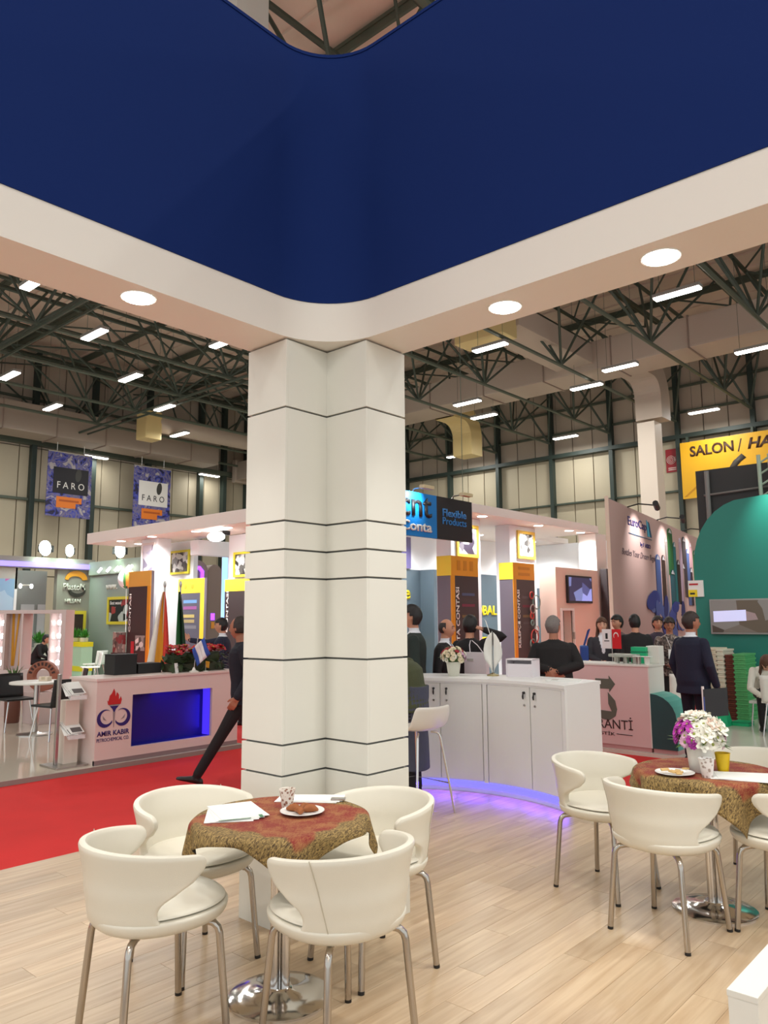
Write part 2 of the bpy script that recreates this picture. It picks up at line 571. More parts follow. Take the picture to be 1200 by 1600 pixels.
for (x, y) in [(-10.6, 1.0), (-4.4, 4.2), (0.5, 11.5), (6, 17), (0.2, 6.2), (5.5, 11), (-5.0, -4.5), (1.6, -1.4), (5.8, 5.4), (-10.6, -5), (0.5, -5.0), (5.8, -0.4), (5.8, -6), (-16, -2), (-22, 2)]:
    fixture(x, y, 8.98, 0.0, 'long lamp hanging from the hall roof above the near stands')

# ---- air ducts
DUCT = M('grey_beige_duct', S(190, 172, 156), 0.6)
DUCTY = M('yellow_lit_duct', S(226, 200, 140), 0.5)  # yellow light on the outlets is put into their colour
t = thing('air_duct', 'big beige rectangular air duct running below the far roof', 'air duct', (-14, 22.6, 9.5))
b = MB(); b.bbox(-24, 4, 22.0, 23.4, 9.40, 10.35, 0.06); b.build('trunk', DUCT, t)
b = MB()
for xx in [-22 + 2.4 * i for i in range(11)]:
    b.box(xx, xx + 0.04, 21.97, 23.43, 9.37, 10.38)
b.build('seam_flange', M('duct_flange', S(150, 130, 118), 0.6), t)
b = MB(); b.bbox(-11.9, -10.6, 17.6, 22.05, 9.62, 10.25, 0.04); b.build('branch', DUCT, t)
b = MB(); b.bbox(-12.3, -10.7, 16.9, 17.65, 9.25, 10.3, 0.04); b.build('outlet', DUCTY, t)
def elbow(x0, x1, ys, name, mat, par):
    prof = []
    # swept elbow in the yz plane: out of the trunk, then down
    n = 7
    (ya, za), R, drop, th = ys, 0.55, 0.75, 0.75
    outer = [(ya, za + th)] ; inner = [(ya, za)]
    for k in range(n + 1):
        a = pi / 2 * k / n
        outer.append((ya + 0.6 + (R + th) * sin(a), za - R + (R + th) * cos(a)))
        inner.append((ya + 0.6 + R * sin(a), za - R + R * cos(a)))
    outer.append((ya + 0.6 + R + th, za - R - drop)); inner.append((ya + 0.6 + R, za - R - drop))
    vs = []; fs = []
    k = len(outer)
    for xx in (x0, x1):
        vs += [(xx, y_, z_) for y_, z_ in outer] + [(xx, y_, z_) for y_, z_ in inner]
    o2 = 2 * k
    for i in range(k - 1):
        fs += [(i, i + 1, o2 + i + 1, o2 + i), (k + i + 1, k + i, o2 + k + i, o2 + k + i + 1), (i + 1, i, k + i, k + i + 1), (o2 + i, o2 + i + 1, o2 + k + i + 1, o2 + k + i)]
    fs += [(k - 1, 2 * k - 1, o2 + 2 * k - 1, o2 + k - 1)]
    q = MB(); q.add(vs, fs); return q.build(name, mat, par)
elbow(-10.35, -9.45, (23.35, 9.45), 'elbow', DUCT, t)
elbow(-18.0, -17.1, (23.35, 9.35), 'elbow', DUCTY, t)
t = thing('hall_post', 'tall plain white square post below the duct elbow', 'post', (-9.95, 24.9, 0))
MB().bbox(-10.28, -9.68, 24.4, 25.0, 0, 8.05, 0.02).build('shaft', M('white_post', S(222, 206, 190), 0.6), t)
MB().bbox(-10.33, -9.63, 24.35, 25.05, 0, 0.15, 0.02).build('base', M('white_post'), t)
t = thing('air_duct', 'long beige air duct along the left wall behind the trusses', 'air duct', (-28.5, 14, 8.4))
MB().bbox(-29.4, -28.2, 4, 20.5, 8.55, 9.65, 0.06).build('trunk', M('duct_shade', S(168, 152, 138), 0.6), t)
b = MB()
for k in range(8):
    b.box(-29.43, -28.17, 5 + 2 * k, 5.04 + 2 * k, 8.52, 9.68)
b.build('seam_flange', M('duct_flange'), t)
t = thing('air_duct', 'beige round duct with lit cream outlet near the left wall', 'air duct', (-26, 17, 8.6))
MB().tube([(-26, 15.9, 9.25), (-26, 22.58, 9.25)], 0.36, 16).build('pipe', DUCT, t)
MB().bbox(-26.35, -25.65, 15.25, 15.95, 8.5, 9.6, 0.06).build('outlet', DUCTY, t)
t = thing('air_duct', 'beige duct crossing to the left wall corner', 'air duct', (-25, 23, 8.6))
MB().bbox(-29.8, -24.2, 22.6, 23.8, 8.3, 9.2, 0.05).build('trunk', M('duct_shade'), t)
MB().bbox(-29.85, -29.6, 22.5, 23.9, 8.2, 9.3, 0.02).build('collar', DUCT, t)
# white hanging box with a red band, high above the blue fascia
t = thing('hanging_box', 'white hanging box with a red stripe high above the blue fascia', 'sign', (-8.2, 6.05, 8.0))
MB().bbox(-8.85, -8.22, 6.1, 6.7, 7.5, 11.3, 0.01).build('box', WHITE_MATT, t)
MB().box(-8.74, -8.64, 6.08, 6.11, 7.5, 11.3).build('stripe', M('stripe_red', S(220, 90, 70), 0.6), t)
MB().tube([(-8.35, 6.4, 11.3), (-8.35, 6.4, 12.35)], 0.02, 6).build('hanger', GREEN, t)
# ================================================================ OUR STAND: column, canopy, downlights
CX, CY, AA, BB = -3.2265, 3.1215, 0.345, 0.3237
ZT, ZL, ZTOP = 3.231, 3.464, 5.054
CLAD = M('white_cladding', S(226, 223, 212), 0.42)
t = thing('booth_column', 'white clad corner column with dark joints beside the round table', 'column', (CX, CY, 0))
def Lpoly(d):
    # L plan shrunk by d
    return [(CX - AA + d, CY - BB + d), (CX - d, CY - BB + d), (CX - d, CY + d), (CX + BB - d, CY + d), (CX + BB - d, CY + AA - d), (CX - AA + d, CY + AA - d)]
MB().prism(Lpoly(0.020), 0, ZT).build('core', M('joint_grey', S(120, 120, 116), 0.7), t)
zs = [0.0, 0.785, 0.9466, 1.3967, 1.847, 2.0051, 2.1656, 2.8205, ZT]
gap = 0.011
Tk = 0.018
for z0, z1 in zip(zs[:-1], zs[1:]):
    a = z0 + (gap / 2 if z0 > 0 else 0.0); c = z1 - (gap / 2 if z1 < ZT else gap)
    MB().bbox(CX - AA, CX, CY - BB, CY - BB + Tk, a, c, 0.002).build('panel', CLAD, t)          # left arm end
    MB().bbox(CX - Tk, CX, CY - BB + Tk, CY + Tk, a, c, 0.002).build('panel', CLAD, t)          # left arm inner side
    MB().bbox(CX, CX + BB, CY, CY + Tk, a, c, 0.002).build('panel', CLAD, t)                    # right arm inner side
    MB().bbox(CX + BB - Tk, CX + BB, CY + Tk, CY + AA, a, c, 0.002).build('panel', CLAD, t)     # right arm end
    MB().bbox(CX - AA, CX - AA + Tk, CY - BB + Tk, CY + AA, a, c, 0.002).build('panel', CLAD, t)
    MB().bbox(CX - AA + Tk, CX + BB - Tk, CY + AA - Tk, CY + AA, a, c, 0.002).build('panel', CLAD, t)

# canopy: white beam with a rounded inner corner, blue fascia wall above it
t = thing('booth_canopy', 'white canopy beam with tall navy blue fascia curving round its corner', 'canopy', (CX, CY, ZT))
R = 0.40
XE, YE = 3.2, -2.4
def inner_line(d=0.0, n=12):
    pts = [(XE, CY + d)]
    for k in range(n + 1):
        a = pi / 2 + (pi / 2) * k / n           # centre (CX+R, CY-R)
        pts.append((CX + R + (R + d) * cos(a), CY - R + (R + d) * sin(a)))
    pts.append((CX - d, YE))
    return pts
outer = [(CX - AA, YE), (CX - AA, CY + AA), (XE, CY + AA)]
SOF = M('white_canopy_paint', S(238, 230, 220), 0.5)
b = MB(); b.prism(inner_line() + outer, ZT, ZL); o = b.build('beam', SOF, t)
o.data.shade_smooth(); o.data.set_sharp_from_angle(angle=RAD(30))
b = MB(); b.prism(inner_line(-0.006) + [(CX - 0.12, YE), (CX - 0.12, CY + 0.12), (XE, CY + 0.12)], ZL, ZTOP)
BLUE = M('navy_blue_fascia', S(22, 43, 100), 0.85, spec=0.12)
o = b.build('blue_fascia', BLUE, t)
o.data.shade_smooth(); o.data.set_sharp_from_angle(angle=RAD(30))
# thin lip on the top edge
b = MB(); b.prism(inner_line(-0.012) + [(CX - 0.13, YE), (CX - 0.13, CY + 0.13), (XE, CY + 0.13)], ZTOP, ZTOP + 0.02); b.build('top_edge', BLUE, t)

DL_RING = MB().lathe([(0.060, 0.0), (0.088, -0.004), (0.090, 0.002), (0.088, 0.006)], 32).mesh('trim_ring', M('downlight_ring', S(240, 238, 232), 0.4))
DL_LENS = MB().lathe([(0.076, -0.0065), (0.078, -0.004), (0.077, -0.002)], 32).mesh('lens', M('downlight_glow', (1, 1, 1, 1), 0.4, emit=(1, 0.96, 0.88, 1), es=14.0))
dls = [((-3.36, 1.93), 'round recessed downlight in the left arm of the white canopy'), ((-2.06, 3.285), 'round recessed downlight in the canopy just right of the column'),
       ((-1.23, 3.285), 'round recessed downlight in the right arm of the canopy, further from the column'),
       ((-3.36, 1.08), None), ((-0.40, 3.285), None), ((0.43, 3.285), None), ((-3.36, 0.23), None)]
for (x, y), lab in dls:
    t = thing('recessed_downlight', lab or 'round recessed downlight further along the white canopy', 'downlight', (x, y, ZT - 0.001), group='downlights of the near canopy')
    link('trim_ring', DL_RING, t, world=False)
    link('lens', DL_LENS, t, world=False)
    L = bpy.data.lights.new('downlight_beam', 'SPOT')
    L.energy = 34; L.spot_size = RAD(115); L.spot_blend = 0.8; L.shadow_soft_size = 0.07; L.color = (1, 0.98, 0.93)
    lo = bpy.data.objects.new('downlight_beam', L); COL.objects.link(lo); lo.parent = t; lo.location = (0, 0, -0.03)

# ================================================================ FURNITURE OF THE STAND
LEATHER = M('cream_leather', S(228, 222, 206), 0.38, bump=(350, 0.08))
SEAMM = M('leather_seam', S(196, 186, 166), 0.6)
LEGM = M('satin_chrome', (0.50, 0.46, 0.41, 1), 0.22, 1.0)

def smoothstep(a, b_, x):
    x = max(0.0, min(1.0, (x - a) / (b_ - a)))
    return x * x * (3 - 2 * x)

def interp(tab, x):
    for (x0, y0), (x1, y1) in zip(tab[:-1], tab[1:]):
        if x <= x1:
            k = (x - x0) / (x1 - x0)
            k = k * k * (3 - 2 * k)
            return y0 + (y1 - y0) * max(0, k)
    return tab[-1][1]

def tub_chair_meshes():
    out = {}
    # wrap-around backrest shell, front is +y
    NP, NT = 30, 14
    half = [(0.0, 82), (0.10, 72), (0.24, 65), (0.38, 67), (0.52, 80), (0.66, 95), (0.82, 103), (0.94, 103), (1.0, 98)]
    def prof_r(z):
        return interp([(0.42, 0.212), (0.442, 0.247), (0.47, 0.264), (0.51, 0.272), (0.60, 0.285), (0.80, 0.318)], z)
    def pt(i, j, inner):
        tt = j / NT
        ph = RAD(interp(half, tt)) * (2 * i / NP - 1)
        ztop = 0.757 - 0.040 * (abs(ph) / RAD(104)) ** 2
        z = 0.438 + (ztop - 0.438) * tt
        rx = prof_r(z) + 0.0015; ry = rx + 0.004
        if inner:
            th = 0.042 - 0.008 * tt
            rx -= th; ry -= th
            z += 0.004
        return (rx * sin(ph), -ry * cos(ph) + 0.01, z)
    q = MB()
    vs = [pt(i, j, False) for j in range(NT + 1) for i in range(NP + 1)] + [pt(i, j, True) for j in range(NT + 1) for i in range(NP + 1)]
    n1 = (NP + 1) * (NT + 1)
    fs = []
    I = lambda i, j: j * (NP + 1) + i
    for j in range(NT):
        for i in range(NP):
            fs.append((I(i, j), I(i + 1, j), I(i + 1, j + 1), I(i, j + 1)))
            fs.append((n1 + I(i, j), n1 + I(i, j + 1), n1 + I(i + 1, j + 1), n1 + I(i + 1, j)))
    for i in range(NP):
        fs.append((I(i, NT), I(i + 1, NT), n1 + I(i + 1, NT), n1 + I(i, NT)))
        fs.append((I(i + 1, 0), I(i, 0), n1 + I(i, 0), n1 + I(i + 1, 0)))
    for j in range(NT):
        fs.append((I(0, j), I(0, j + 1), n1 + I(0, j + 1), n1 + I(0, j)))
        fs.append((I(NP, j + 1), I(NP, j), n1 + I(NP, j), n1 + I(NP, j + 1)))
    q.add(vs, fs, True)
    out['backrest'] = q.mesh('backrest', LEATHER)
    # seat tub: superellipse rings
    def ring(rx, ry, z, n=40, e=2.5, dy=0.0):
        r = []
        for k in range(n):
            a = 2 * pi * k / n
            c, s_ = cos(a), sin(a)
            r.append((rx * abs(c) ** (2 / e) * (1 if c >= 0 else -1), dy + ry * abs(s_) ** (2 / e) * (1 if s_ >= 0 else -1), z))
        return r
    def loft(rings):
        q = MB(); n = len(rings[0])
        vs = [p for r in rings for p in r]
        fs = [(a * n + k, a * n + (k + 1) % n, (a + 1) * n + (k + 1) % n, (a + 1) * n + k) for a in range(len(rings) - 1) for k in range(n)]
        q.add(vs, fs, True)
        q.f.append(tuple(range(n))[::-1]); q.sm.append(True); q.mi.append(0)
        q.f.append(tuple(range(len(vs) - n, len(vs)))); q.sm.append(True); q.mi.append(0)
        return q
    zz_ = [0.420, 0.422, 0.428, 0.440, 0.456, 0.472, 0.488, 0.498]
    rr_ = [0.10, 0.17, 0.215, 0.245, 0.258, 0.264, 0.266, 0.258]
    out['seat_shell'] = loft([ring(r_, r_ + 0.006, z_, e=2.25, dy=0.012) for r_, z_ in zip(rr_, zz_)]).mesh('seat_shell', LEATHER)
    out['seat'] = loft([ring(0.250, 0.256, 0.494, dy=0.012, e=2.25), ring(0.256, 0.262, 0.502, dy=0.012, e=2.25), ring(0.250, 0.256, 0.511, dy=0.012, e=2.25), ring(0.228, 0.234, 0.519, dy=0.012, e=2.2), ring(0.17, 0.18, 0.523, dy=0.012), ring(0.09, 0.10, 0.519, dy=0.012), ring(0.02, 0.02, 0.517, dy=0.012)]).mesh('seat', LEATHER)
    # piping seam up the outside of the shell
    def seam(ph):
        pts = []
        for j in range(0, NT + 1):
            tt = j / NT
            z = 0.43 + (0.748 - 0.43) * tt
            rx = prof_r(z) + 0.0018; ry = rx + 0.004
            pp = ph * (0.74 + 0.26 * tt)
            pts.append((rx * sin(pp), -ry * cos(pp) + 0.01, z))
        return pts
    out['seam'] = MB().tube(seam(RAD(-56)), 0.0022, 5).mesh('seam', SEAMM)
    for k, (sx, sy) in enumerate([(-1, -1), (1, -1), (-1, 1), (1, 1)]):
        pts = []
        for (d, z) in [(0.09, 0.424), (0.145, 0.422), (0.170, 0.415), (0.183, 0.398), (0.188, 0.375), (0.214, 0.012)]:
            pts.append((sx * d, sy * d, z))
        q = MB().tube(pts, [0.0145] * 6, 10)
        out['leg%d' % k] = q.mesh('leg', LEGM)
        q = MB().tube([(sx * 0.2139, sy * 0.2139, 0.014), (sx * 0.215, sy * 0.215, 0.0)], 0.0150, 10)
        out['foot%d' % k] = q.mesh('foot_cap', BLACK)
    return out
TUB = tub_chair_meshes()
def tub_chair(x, y, face, label, group):
    """face: direction the sitter looks, degrees from +x"""
    t = thing('tub_chair', label, 'chair', (x, y, 0), RAD(face - 90), group)
    for k in ('backrest', 'seat_shell', 'seat'):
        o = link(k, TUB[k], t, world=False)
        md = o.modifiers.new('soft', 'SUBSURF'); md.levels = 1; md.render_levels = 1
        if k == 'backrest':
            link('seam', TUB['seam'], o, world=False)
    for k in range(4):
        l = link('leg', TUB['leg%d' % k], t, world=False)
        link('foot_cap', TUB['foot%d' % k], l, world=False)
    return t
T1 = (-2.72, 2.36)
T2 = (-1.64, 4.60)
G1 = 'white tub chairs around the near table'
G2 = 'white tub chairs around the table with flowers'
tub_chair(-2.885, 1.84, 82, 'white tub chair in front at the left of the near table', G1)
tub_chair(-2.28, 2.28, 172, 'white tub chair with its back to the viewer at the near table', G1)
tub_chair(-2.63, 2.86, 258, 'white tub chair at the near table, right in front of the column', G1)
tub_chair(-3.31, 2.33, 0, 'white tub chair behind the near table, beside the red carpet', G1)
tub_chair(-2.25, 4.54, 352, 'white tub chair turned sideways beside the curved white counter', G2)
tub_chair(-1.72, 4.16, 82, 'white tub chair with its back to the viewer at the table with flowers', G2)
tub_chair(-1.22, 4.57, 176, 'white tub chair cut off by the right picture edge, only its seat showing', G2)
tub_chair(-1.60, 5.28, 268, 'white tub chair behind the flower vase at the far side of its table', G2)

# ---- tables
def bistro_table(x, y, label):
    t = thing('bistro_table', label, 'table', (x, y, 0), RAD(20))
    MB().lathe([(0.355, 0.722), (0.36, 0.73), (0.36, 0.745), (0.356, 0.75)], 48).build('tabletop', WHITE, t, False)
    MB().lathe([(0.225, 0.0), (0.225, 0.008), (0.215, 0.014), (0.15, 0.024), (0.06, 0.036), (0.05, 0.05)], 40).build('base_plate', CHROME, t, False)
    for k in range(3):
        a = 2 * pi * k / 3
        MB().tube([(0.028 * cos(a), 0.028 * sin(a), 0.03), (0.028 * cos(a), 0.028 * sin(a), 0.70)], 0.019, 12).build('pole', CHROME, t, False)
    MB().lathe([(0.14, 0.698), (0.15, 0.702), (0.15, 0.720), (0.14, 0.7215)], 20).build('top_bracket', STEEL, t, False)
bistro_table(T1[0], T1[1], 'round bistro table with chrome disc base in the foreground')
bistro_table(T2[0], T2[1], 'round bistro table with chrome disc base under the flower vase')

def cloth_mat():
    mt = M('brocade', S(140, 70, 48), 0.75)
    nt = mt.node_tree; bs = nt.nodes['Principled BSDF']
    uv = nt.nodes.new('ShaderNodeUVMap'); uv.uv_map = 'flat'
    sep = nt.nodes.new('ShaderNodeSeparateXYZ'); nt.links.new(uv.outputs[0], sep.inputs[0])
    def math(op, a, c=None):
        n = nt.nodes.new('ShaderNodeMath'); n.operation = op
        for k, q in enumerate((a, c)):
            if q is None: continue
            if isinstance(q, (int, float)): n.inputs[k].default_value = q
            else: nt.links.new(q, n.inputs[k])
        return n.outputs[0]
    ax = math('ABSOLUTE', sep.outputs[0]); ay = math('ABSOLUTE', sep.outputs[1])
    d = math('MAXIMUM', ax, ay)
    # scalloped medallion border
    sc = math('MULTIPLY', math('ADD', sep.outputs[0], sep.outputs[1]), 17.0)
    sc2 = math('MULTIPLY', math('SUBTRACT', sep.outputs[0], sep.outputs[1]), 17.0)
    wv = math('MULTIPLY', math('SINE', sc), math('SINE', sc2))
    nz = nt.nodes.new('ShaderNodeTexNoise'); nz.inputs['Scale'].default_value = 13.0; nz.inputs['Detail'].default_value = 3
    nt.links.new(uv.outputs[0], nz.inputs['Vector'])
    d2 = math('ADD', d, math('MULTIPLY', wv, 0.045))
    d2 = math('ADD', d2, math('MULTIPLY', math('SUBTRACT', nz.outputs['Fac'], 0.5), 0.10))
    border = nt.nodes.new('ShaderNodeMapRange'); border.interpolation_type = 'SMOOTHSTEP'
    border.inputs[1].default_value = 0.335; border.inputs[2].default_value = 0.375
    nt.links.new(d2, border.inputs[0])
    # thread texture
    mp = nt.nodes.new('ShaderNodeMapping'); mp.inputs['Scale'].default_value = (150, 55, 1); mp.inputs['Rotation'].default_value = (0, 0, 0.5)
    nt.links.new(uv.outputs[0], mp.inputs['Vector'])
    th = nt.nodes.new('ShaderNodeTexNoise'); th.inputs['Scale'].default_value = 1.0; th.inputs['Detail'].default_value = 4; th.inputs['Distortion'].default_value = 1.2
    nt.links.new(mp.outputs[0], th.inputs['Vector'])
    g = nt.nodes.new('ShaderNodeValToRGB')
    g.color_ramp.elements[0].position = 0.36; g.color_ramp.elements[0].color = S(66, 46, 20)
    g.color_ramp.elements[1].position = 0.66; g.color_ramp.elements[1].color = S(176, 146, 88)
    nt.links.new(th.outputs['Fac'], g.inputs[0])
    r = nt.nodes.new('ShaderNodeValToRGB')
    r.color_ramp.elements[0].position = 0.44; r.color_ramp.elements[0].color = S(132, 34, 28)
    r.color_ramp.elements[1].position = 0.60; r.color_ramp.elements[1].color = S(160, 104, 62)
    nz2 = nt.nodes.new('ShaderNodeTexNoise'); nz2.inputs['Scale'].default_value = 9.0; nz2.inputs['Detail'].default_value = 5
    nt.links.new(uv.outputs[0], nz2.inputs['Vector'])
    mx0 = math('ADD', math('MULTIPLY', th.outputs['Fac'], 0.5), math('MULTIPLY', nz2.outputs['Fac'], 0.5))
    nt.links.new(mx0, r.inputs[0])
    mix = nt.nodes.new('ShaderNodeMix'); mix.data_type = 'RGBA'
    nt.links.new(border.outputs[0], mix.inputs[0]); nt.links.new(r.outputs[0], mix.inputs[6]); nt.links.new(g.outputs[0], mix.inputs[7])
    nt.links.new(mix.outputs[2], bs.inputs['Base Color'])
    bp = nt.nodes.new('ShaderNodeBump'); bp.inputs['Strength'].default_value = 0.5; bp.inputs['Distance'].default_value = 0.004
    nt.links.new(th.outputs['Fac'], bp.inputs['Height']); nt.links.new(bp.outputs[0], bs.inputs['Normal'])
    return mt
BROC = cloth_mat()
LINING = M('black_lining', S(22, 20, 20), 0.8)
def tablecloth(x, y, rz, half, label, folds=8, seed=1, R=0.366):
    N = 72
    vs = []; fs = []; uvs = []
    rr = random.Random(seed)
    ph = [rr.uniform(0, 6.28) for _ in range(3)]
    for i in range(N + 1):
        for j in range(N + 1):
            a = (2 * i / N - 1) * half; c = (2 * j / N - 1) * half
            # rounded corners of the cloth
            rho = sqrt(a * a + c * c); an = atan2(c, a)
            if rho <= R:
                p = (a, c, 0.7535)
            else:
                s = rho - R
                bend = 0.03
                if s < bend * pi / 2:
                    th = s / bend; h = bend * sin(th); dz = bend * (1 - cos(th))
                else:
                    s2 = s - bend * pi / 2
                    h = bend; dz = bend + s2 * 0.97
                amp = min(1.0, s / 0.18)
                w = amp * (0.030 * sin(folds * an + ph[0]) + 0.014 * sin((folds * 2 + 1) * an + ph[1]))
                flare = 0.10 * s
                r_ = R + h + w + flare
                p = (r_ * cos(an), r_ * sin(an), 0.7535 - dz - 0.012 * amp * sin(folds * an + ph[0]))
            vs.append(p); uvs.append((a / half * 0.5, c / half * 0.5))
    for i in range(N):
        for j in range(N):
            fs.append((i * (N + 1) + j, (i + 1) * (N + 1) + j, (i + 1) * (N + 1) + j + 1, i * (N + 1) + j + 1))
    me = bpy.data.meshes.new('tablecloth')
    me.from_pydata(vs, [], fs)
    me.materials.append(BROC); me.materials.append(LINING)
    ul = me.uv_layers.new(name='flat')
    for lp in me.loops:
        ul.data[lp.index].uv = uvs[lp.vertex_index]
    for p in me.polygons: p.use_smooth = True
    me.update()
    o = link('tablecloth', me)
    o.location = (x, y, 0); o.rotation_euler = (0, 0, rz)
    md = o.modifiers.new('thick', 'SOLIDIFY'); md.thickness = 0.003; md.offset = -1; md.material_offset = 1
    tag(o, label, 'tablecloth')
    return o
tablecloth(T1[0], T1[1], RAD(12), 0.42, 'red and gold brocade cloth on the foreground table', 7, 4)
tablecloth(T2[0], T2[1], RAD(0), 0.47, 'red and gold brocade cloth under the vase of flowers', 7, 9)

# ---- things on the tables
TZ = 0.7545
def papers(x, y, rz, w, h, n, label, fan=0.06, clip=False, trims=None):
    t = thing('paper_stack', label, 'papers', (x, y, TZ), rz)
    for k in range(n):
        q = MB(); q.box(-w / 2, w / 2, -h / 2, h / 2, 0.0022 * k, 0.0022 * k + 0.0018)
        o = q.build('sheet', PAPER, t, False)
        o.rotation_euler = (0, 0, fan * (k - n / 2)); o.location = (0.012 * (k - n / 2), 0.006 * k, 0)
    if trims:
        q = MB()
        q.box(w / 2 - 0.02, w / 2 - 0.004, -h / 2 + 0.004, -h / 2 + 0.05, 0.0022 * n, 0.0022 * n + 0.0006)
        q.box(-w / 2 + 0.01, w / 2 - 0.06, -h / 2 + 0.004, -h / 2 + 0.012, 0.0022 * n, 0.0022 * n + 0.0006)
        q.build('printed_corner', M('print_green', S(70, 130, 90), 0.6), t, False)
    return t
papers(-2.895, 2.24, RAD(62), 0.21, 0.29, 4, 'fan of white brochures on the left of the foreground cloth', 0.10, trims=True)
t = papers(-2.83, 2.645, RAD(38), 0.30, 0.13, 3, 'long white papers lying beside the paper cup, column side', 0.03)
MB().bbox(0.10, 0.17, -0.05, -0.02, 0.007, 0.016, 0.003).build('clip', STEEL, t, False)

def plate(x, y, r, label):
    t = thing('plate', label, 'plate', (x, y, TZ))
    MB().lathe([(r * 0.55, 0.0), (r * 0.62, 0.002), (r, 0.014), (r * 0.99, 0.016), (r * 0.62, 0.006), (0.01, 0.005)], 40).build('dish', M('white_china', S(238, 236, 232), 0.25), t, False)
    return t
plate(-2.665, 2.435, 0.10, 'white plate of brown pastries on the foreground table')
PASTRY = M('baked_pastry', S(150, 84, 36), 0.6, noise=(25, 0.35))
for k, (dx, dy, a, s) in enumerate([(-0.035, -0.02, 0.3, 1.0), (0.015, -0.035, -0.4, 0.9), (0.03, 0.02, 0.9, 1.0), (-0.02, 0.035, 1.6, 0.85)]):
    q = MB(); pts = [(-0.035 * s, -0.008, 0.018), (-0.018 * s, 0.004, 0.022), (0, 0.008, 0.024), (0.018 * s, 0.004, 0.022), (0.035 * s, -0.008, 0.018)]
    q.tube(pts, [0.005, 0.015 * s, 0.018 * s, 0.015 * s, 0.005], 10)
    o = q.build('pastry', PASTRY)
    o.location = (-2.665 + dx, 2.435 + dy, TZ - 0.0015); o.rotation_euler = (0, 0, a)
    tag(o, 'crescent brown pastry on the white plate of the near table', 'pastry', 'pastries on the near plate')

def cup(x, y, h, r0, r1, mat, label, band=None):
    t = thing('paper_cup', label, 'cup', (x, y, TZ))
    MB().lathe([(r0 - 0.002, 0), (r0, 0.003), (r1, h), (r1 - 0.003, h), (r0 - 0.003, 0.006), (0.002, 0.005)], 28).build('wall', mat, t, False)
    q = MB()
    pts = [((r1 + 0.0005) * cos(2 * pi * k / 24), (r1 + 0.0005) * sin(2 * pi * k / 24), h) for k in range(25)]
    q.tube(pts, 0.002, 6, caps=False); q.build('rim', mat, t, False)
    return t
def printed_cup_mat(name, base, ink, scale):
    mt = M(name, base, 0.6)
    nt = mt.node_tree; bs = nt.nodes['Principled BSDF']
    tc = nt.nodes.new('ShaderNodeTexCoord')
    vo = nt.nodes.new('ShaderNodeTexVoronoi'); vo.inputs['Scale'].default_value = scale
    nt.links.new(tc.outputs['Object'], vo.inputs['Vector'])
    cr = nt.nodes.new('ShaderNodeValToRGB')
    cr.color_ramp.elements[0].position = 0.30; cr.color_ramp.elements[0].color = ink
    cr.color_ramp.elements[1].position = 0.42; cr.color_ramp.elements[1].color = base
    nt.links.new(vo.outputs['Distance'], cr.inputs[0]); nt.links.new(cr.outputs[0], bs.inputs['Base Color'])
    return mt
cup(-2.79, 2.455, 0.085, 0.025, 0.036, printed_cup_mat('cup_brown_print', S(232, 222, 210), S(150, 104, 84), 62), 'printed paper cup on the foreground table beside the pastries')

# table with flowers
plate(-1.72, 4.345, 0.105, 'white plate of biscuits in front of the flower vase')
BISC = M('biscuit', S(208, 172, 112), 0.7, noise=(30, 0.2))
rb = random.Random(5)
for k in range(7):
    q = MB(); q.bbox(-0.022, 0.022, -0.014, 0.014, 0, 0.010, 0.004)
    o = q.build('biscuit', BISC)
    o.location = (-1.72 + rb.uniform(-0.05, 0.05), 4.345 + rb.uniform(-0.045, 0.045), TZ + 0.009 + 0.003 * k); o.rotation_euler = (rb.uniform(-.12, .12), rb.uniform(-.12, .12), rb.uniform(0, 3))
    tag(o, 'small pale biscuit lying on the plate before the vase', 'biscuit', 'biscuits on the far plate')
cup(-1.555, 4.375, 0.10, 0.028, 0.040, printed_cup_mat('cup_grey_print', S(238, 234, 230), S(176, 160, 150), 45), 'white printed paper cup beside the flower vase')
cup(-1.545, 4.60, 0.10, 0.029, 0.041, M('yellow_cup', S(222, 184, 20), 0.5, noise=(30, 0.12)), 'yellow paper cup behind the white one, beside the vase')
papers(-1.40, 4.50, RAD(24), 0.30, 0.21, 3, 'white papers and flat tray at the right of the vase', 0.08)
# ---- bouquets
def flower_mesh(name, mat_p, mat_c, n=10, r=0.03, cup_=0.35, layers=2, w=0.42):
    q = MB()
    for L in range(layers):
        rr = r * (1 - 0.3 * L); lift = cup_ + 0.5 * L
        for k in range(n):
            a = 2 * pi * (k + 0.5 * L) / n
            d = Vector((cos(a), sin(a), 0)); s_ = Vector((-sin(a), cos(a), 0))
            wd = rr * w
            p0 = Vector((0, 0, 0.002)) + d * rr * 0.08
            p1 = d * rr * 0.55 + Vector((0, 0, rr * lift * 0.55))
            p2 = d * rr + Vector((0, 0, rr * lift * 0.75))
            vs = [p0 - s_ * wd * 0.25, p0 + s_ * wd * 0.25, p1 + s_ * wd, p2 + s_ * wd * 0.45, p2 - s_ * wd * 0.45, p1 - s_ * wd]
            q.add(vs, [(0, 1, 2, 5), (5, 2, 3, 4)], True, 0)
    q.ball((0, 0, r * 0.18), r * 0.26, r * 0.26, r * 0.16, 8, 5, 1)
    return q.mesh(name, [mat_p, mat_c])
FW = M('petal_white', S(244, 240, 226), 0.6); FC = M('petal_cream', S(238, 222, 190), 0.6)
FP = M('petal_pink', S(224, 176, 204), 0.6); FM = M('petal_magenta', S(186, 60, 170), 0.6)
FR = M('petal_crimson', S(170, 30, 52), 0.6); FG = M('flower_eye_green', S(150, 160, 70), 0.7); FPE = M('petal_peach', S(240, 206, 186), 0.6)
LEAF = M('leaf_green', S(70, 104, 46), 0.5, noise=(20, 0.3)); LEAFL = M('bud_green', S(176, 190, 110), 0.5)
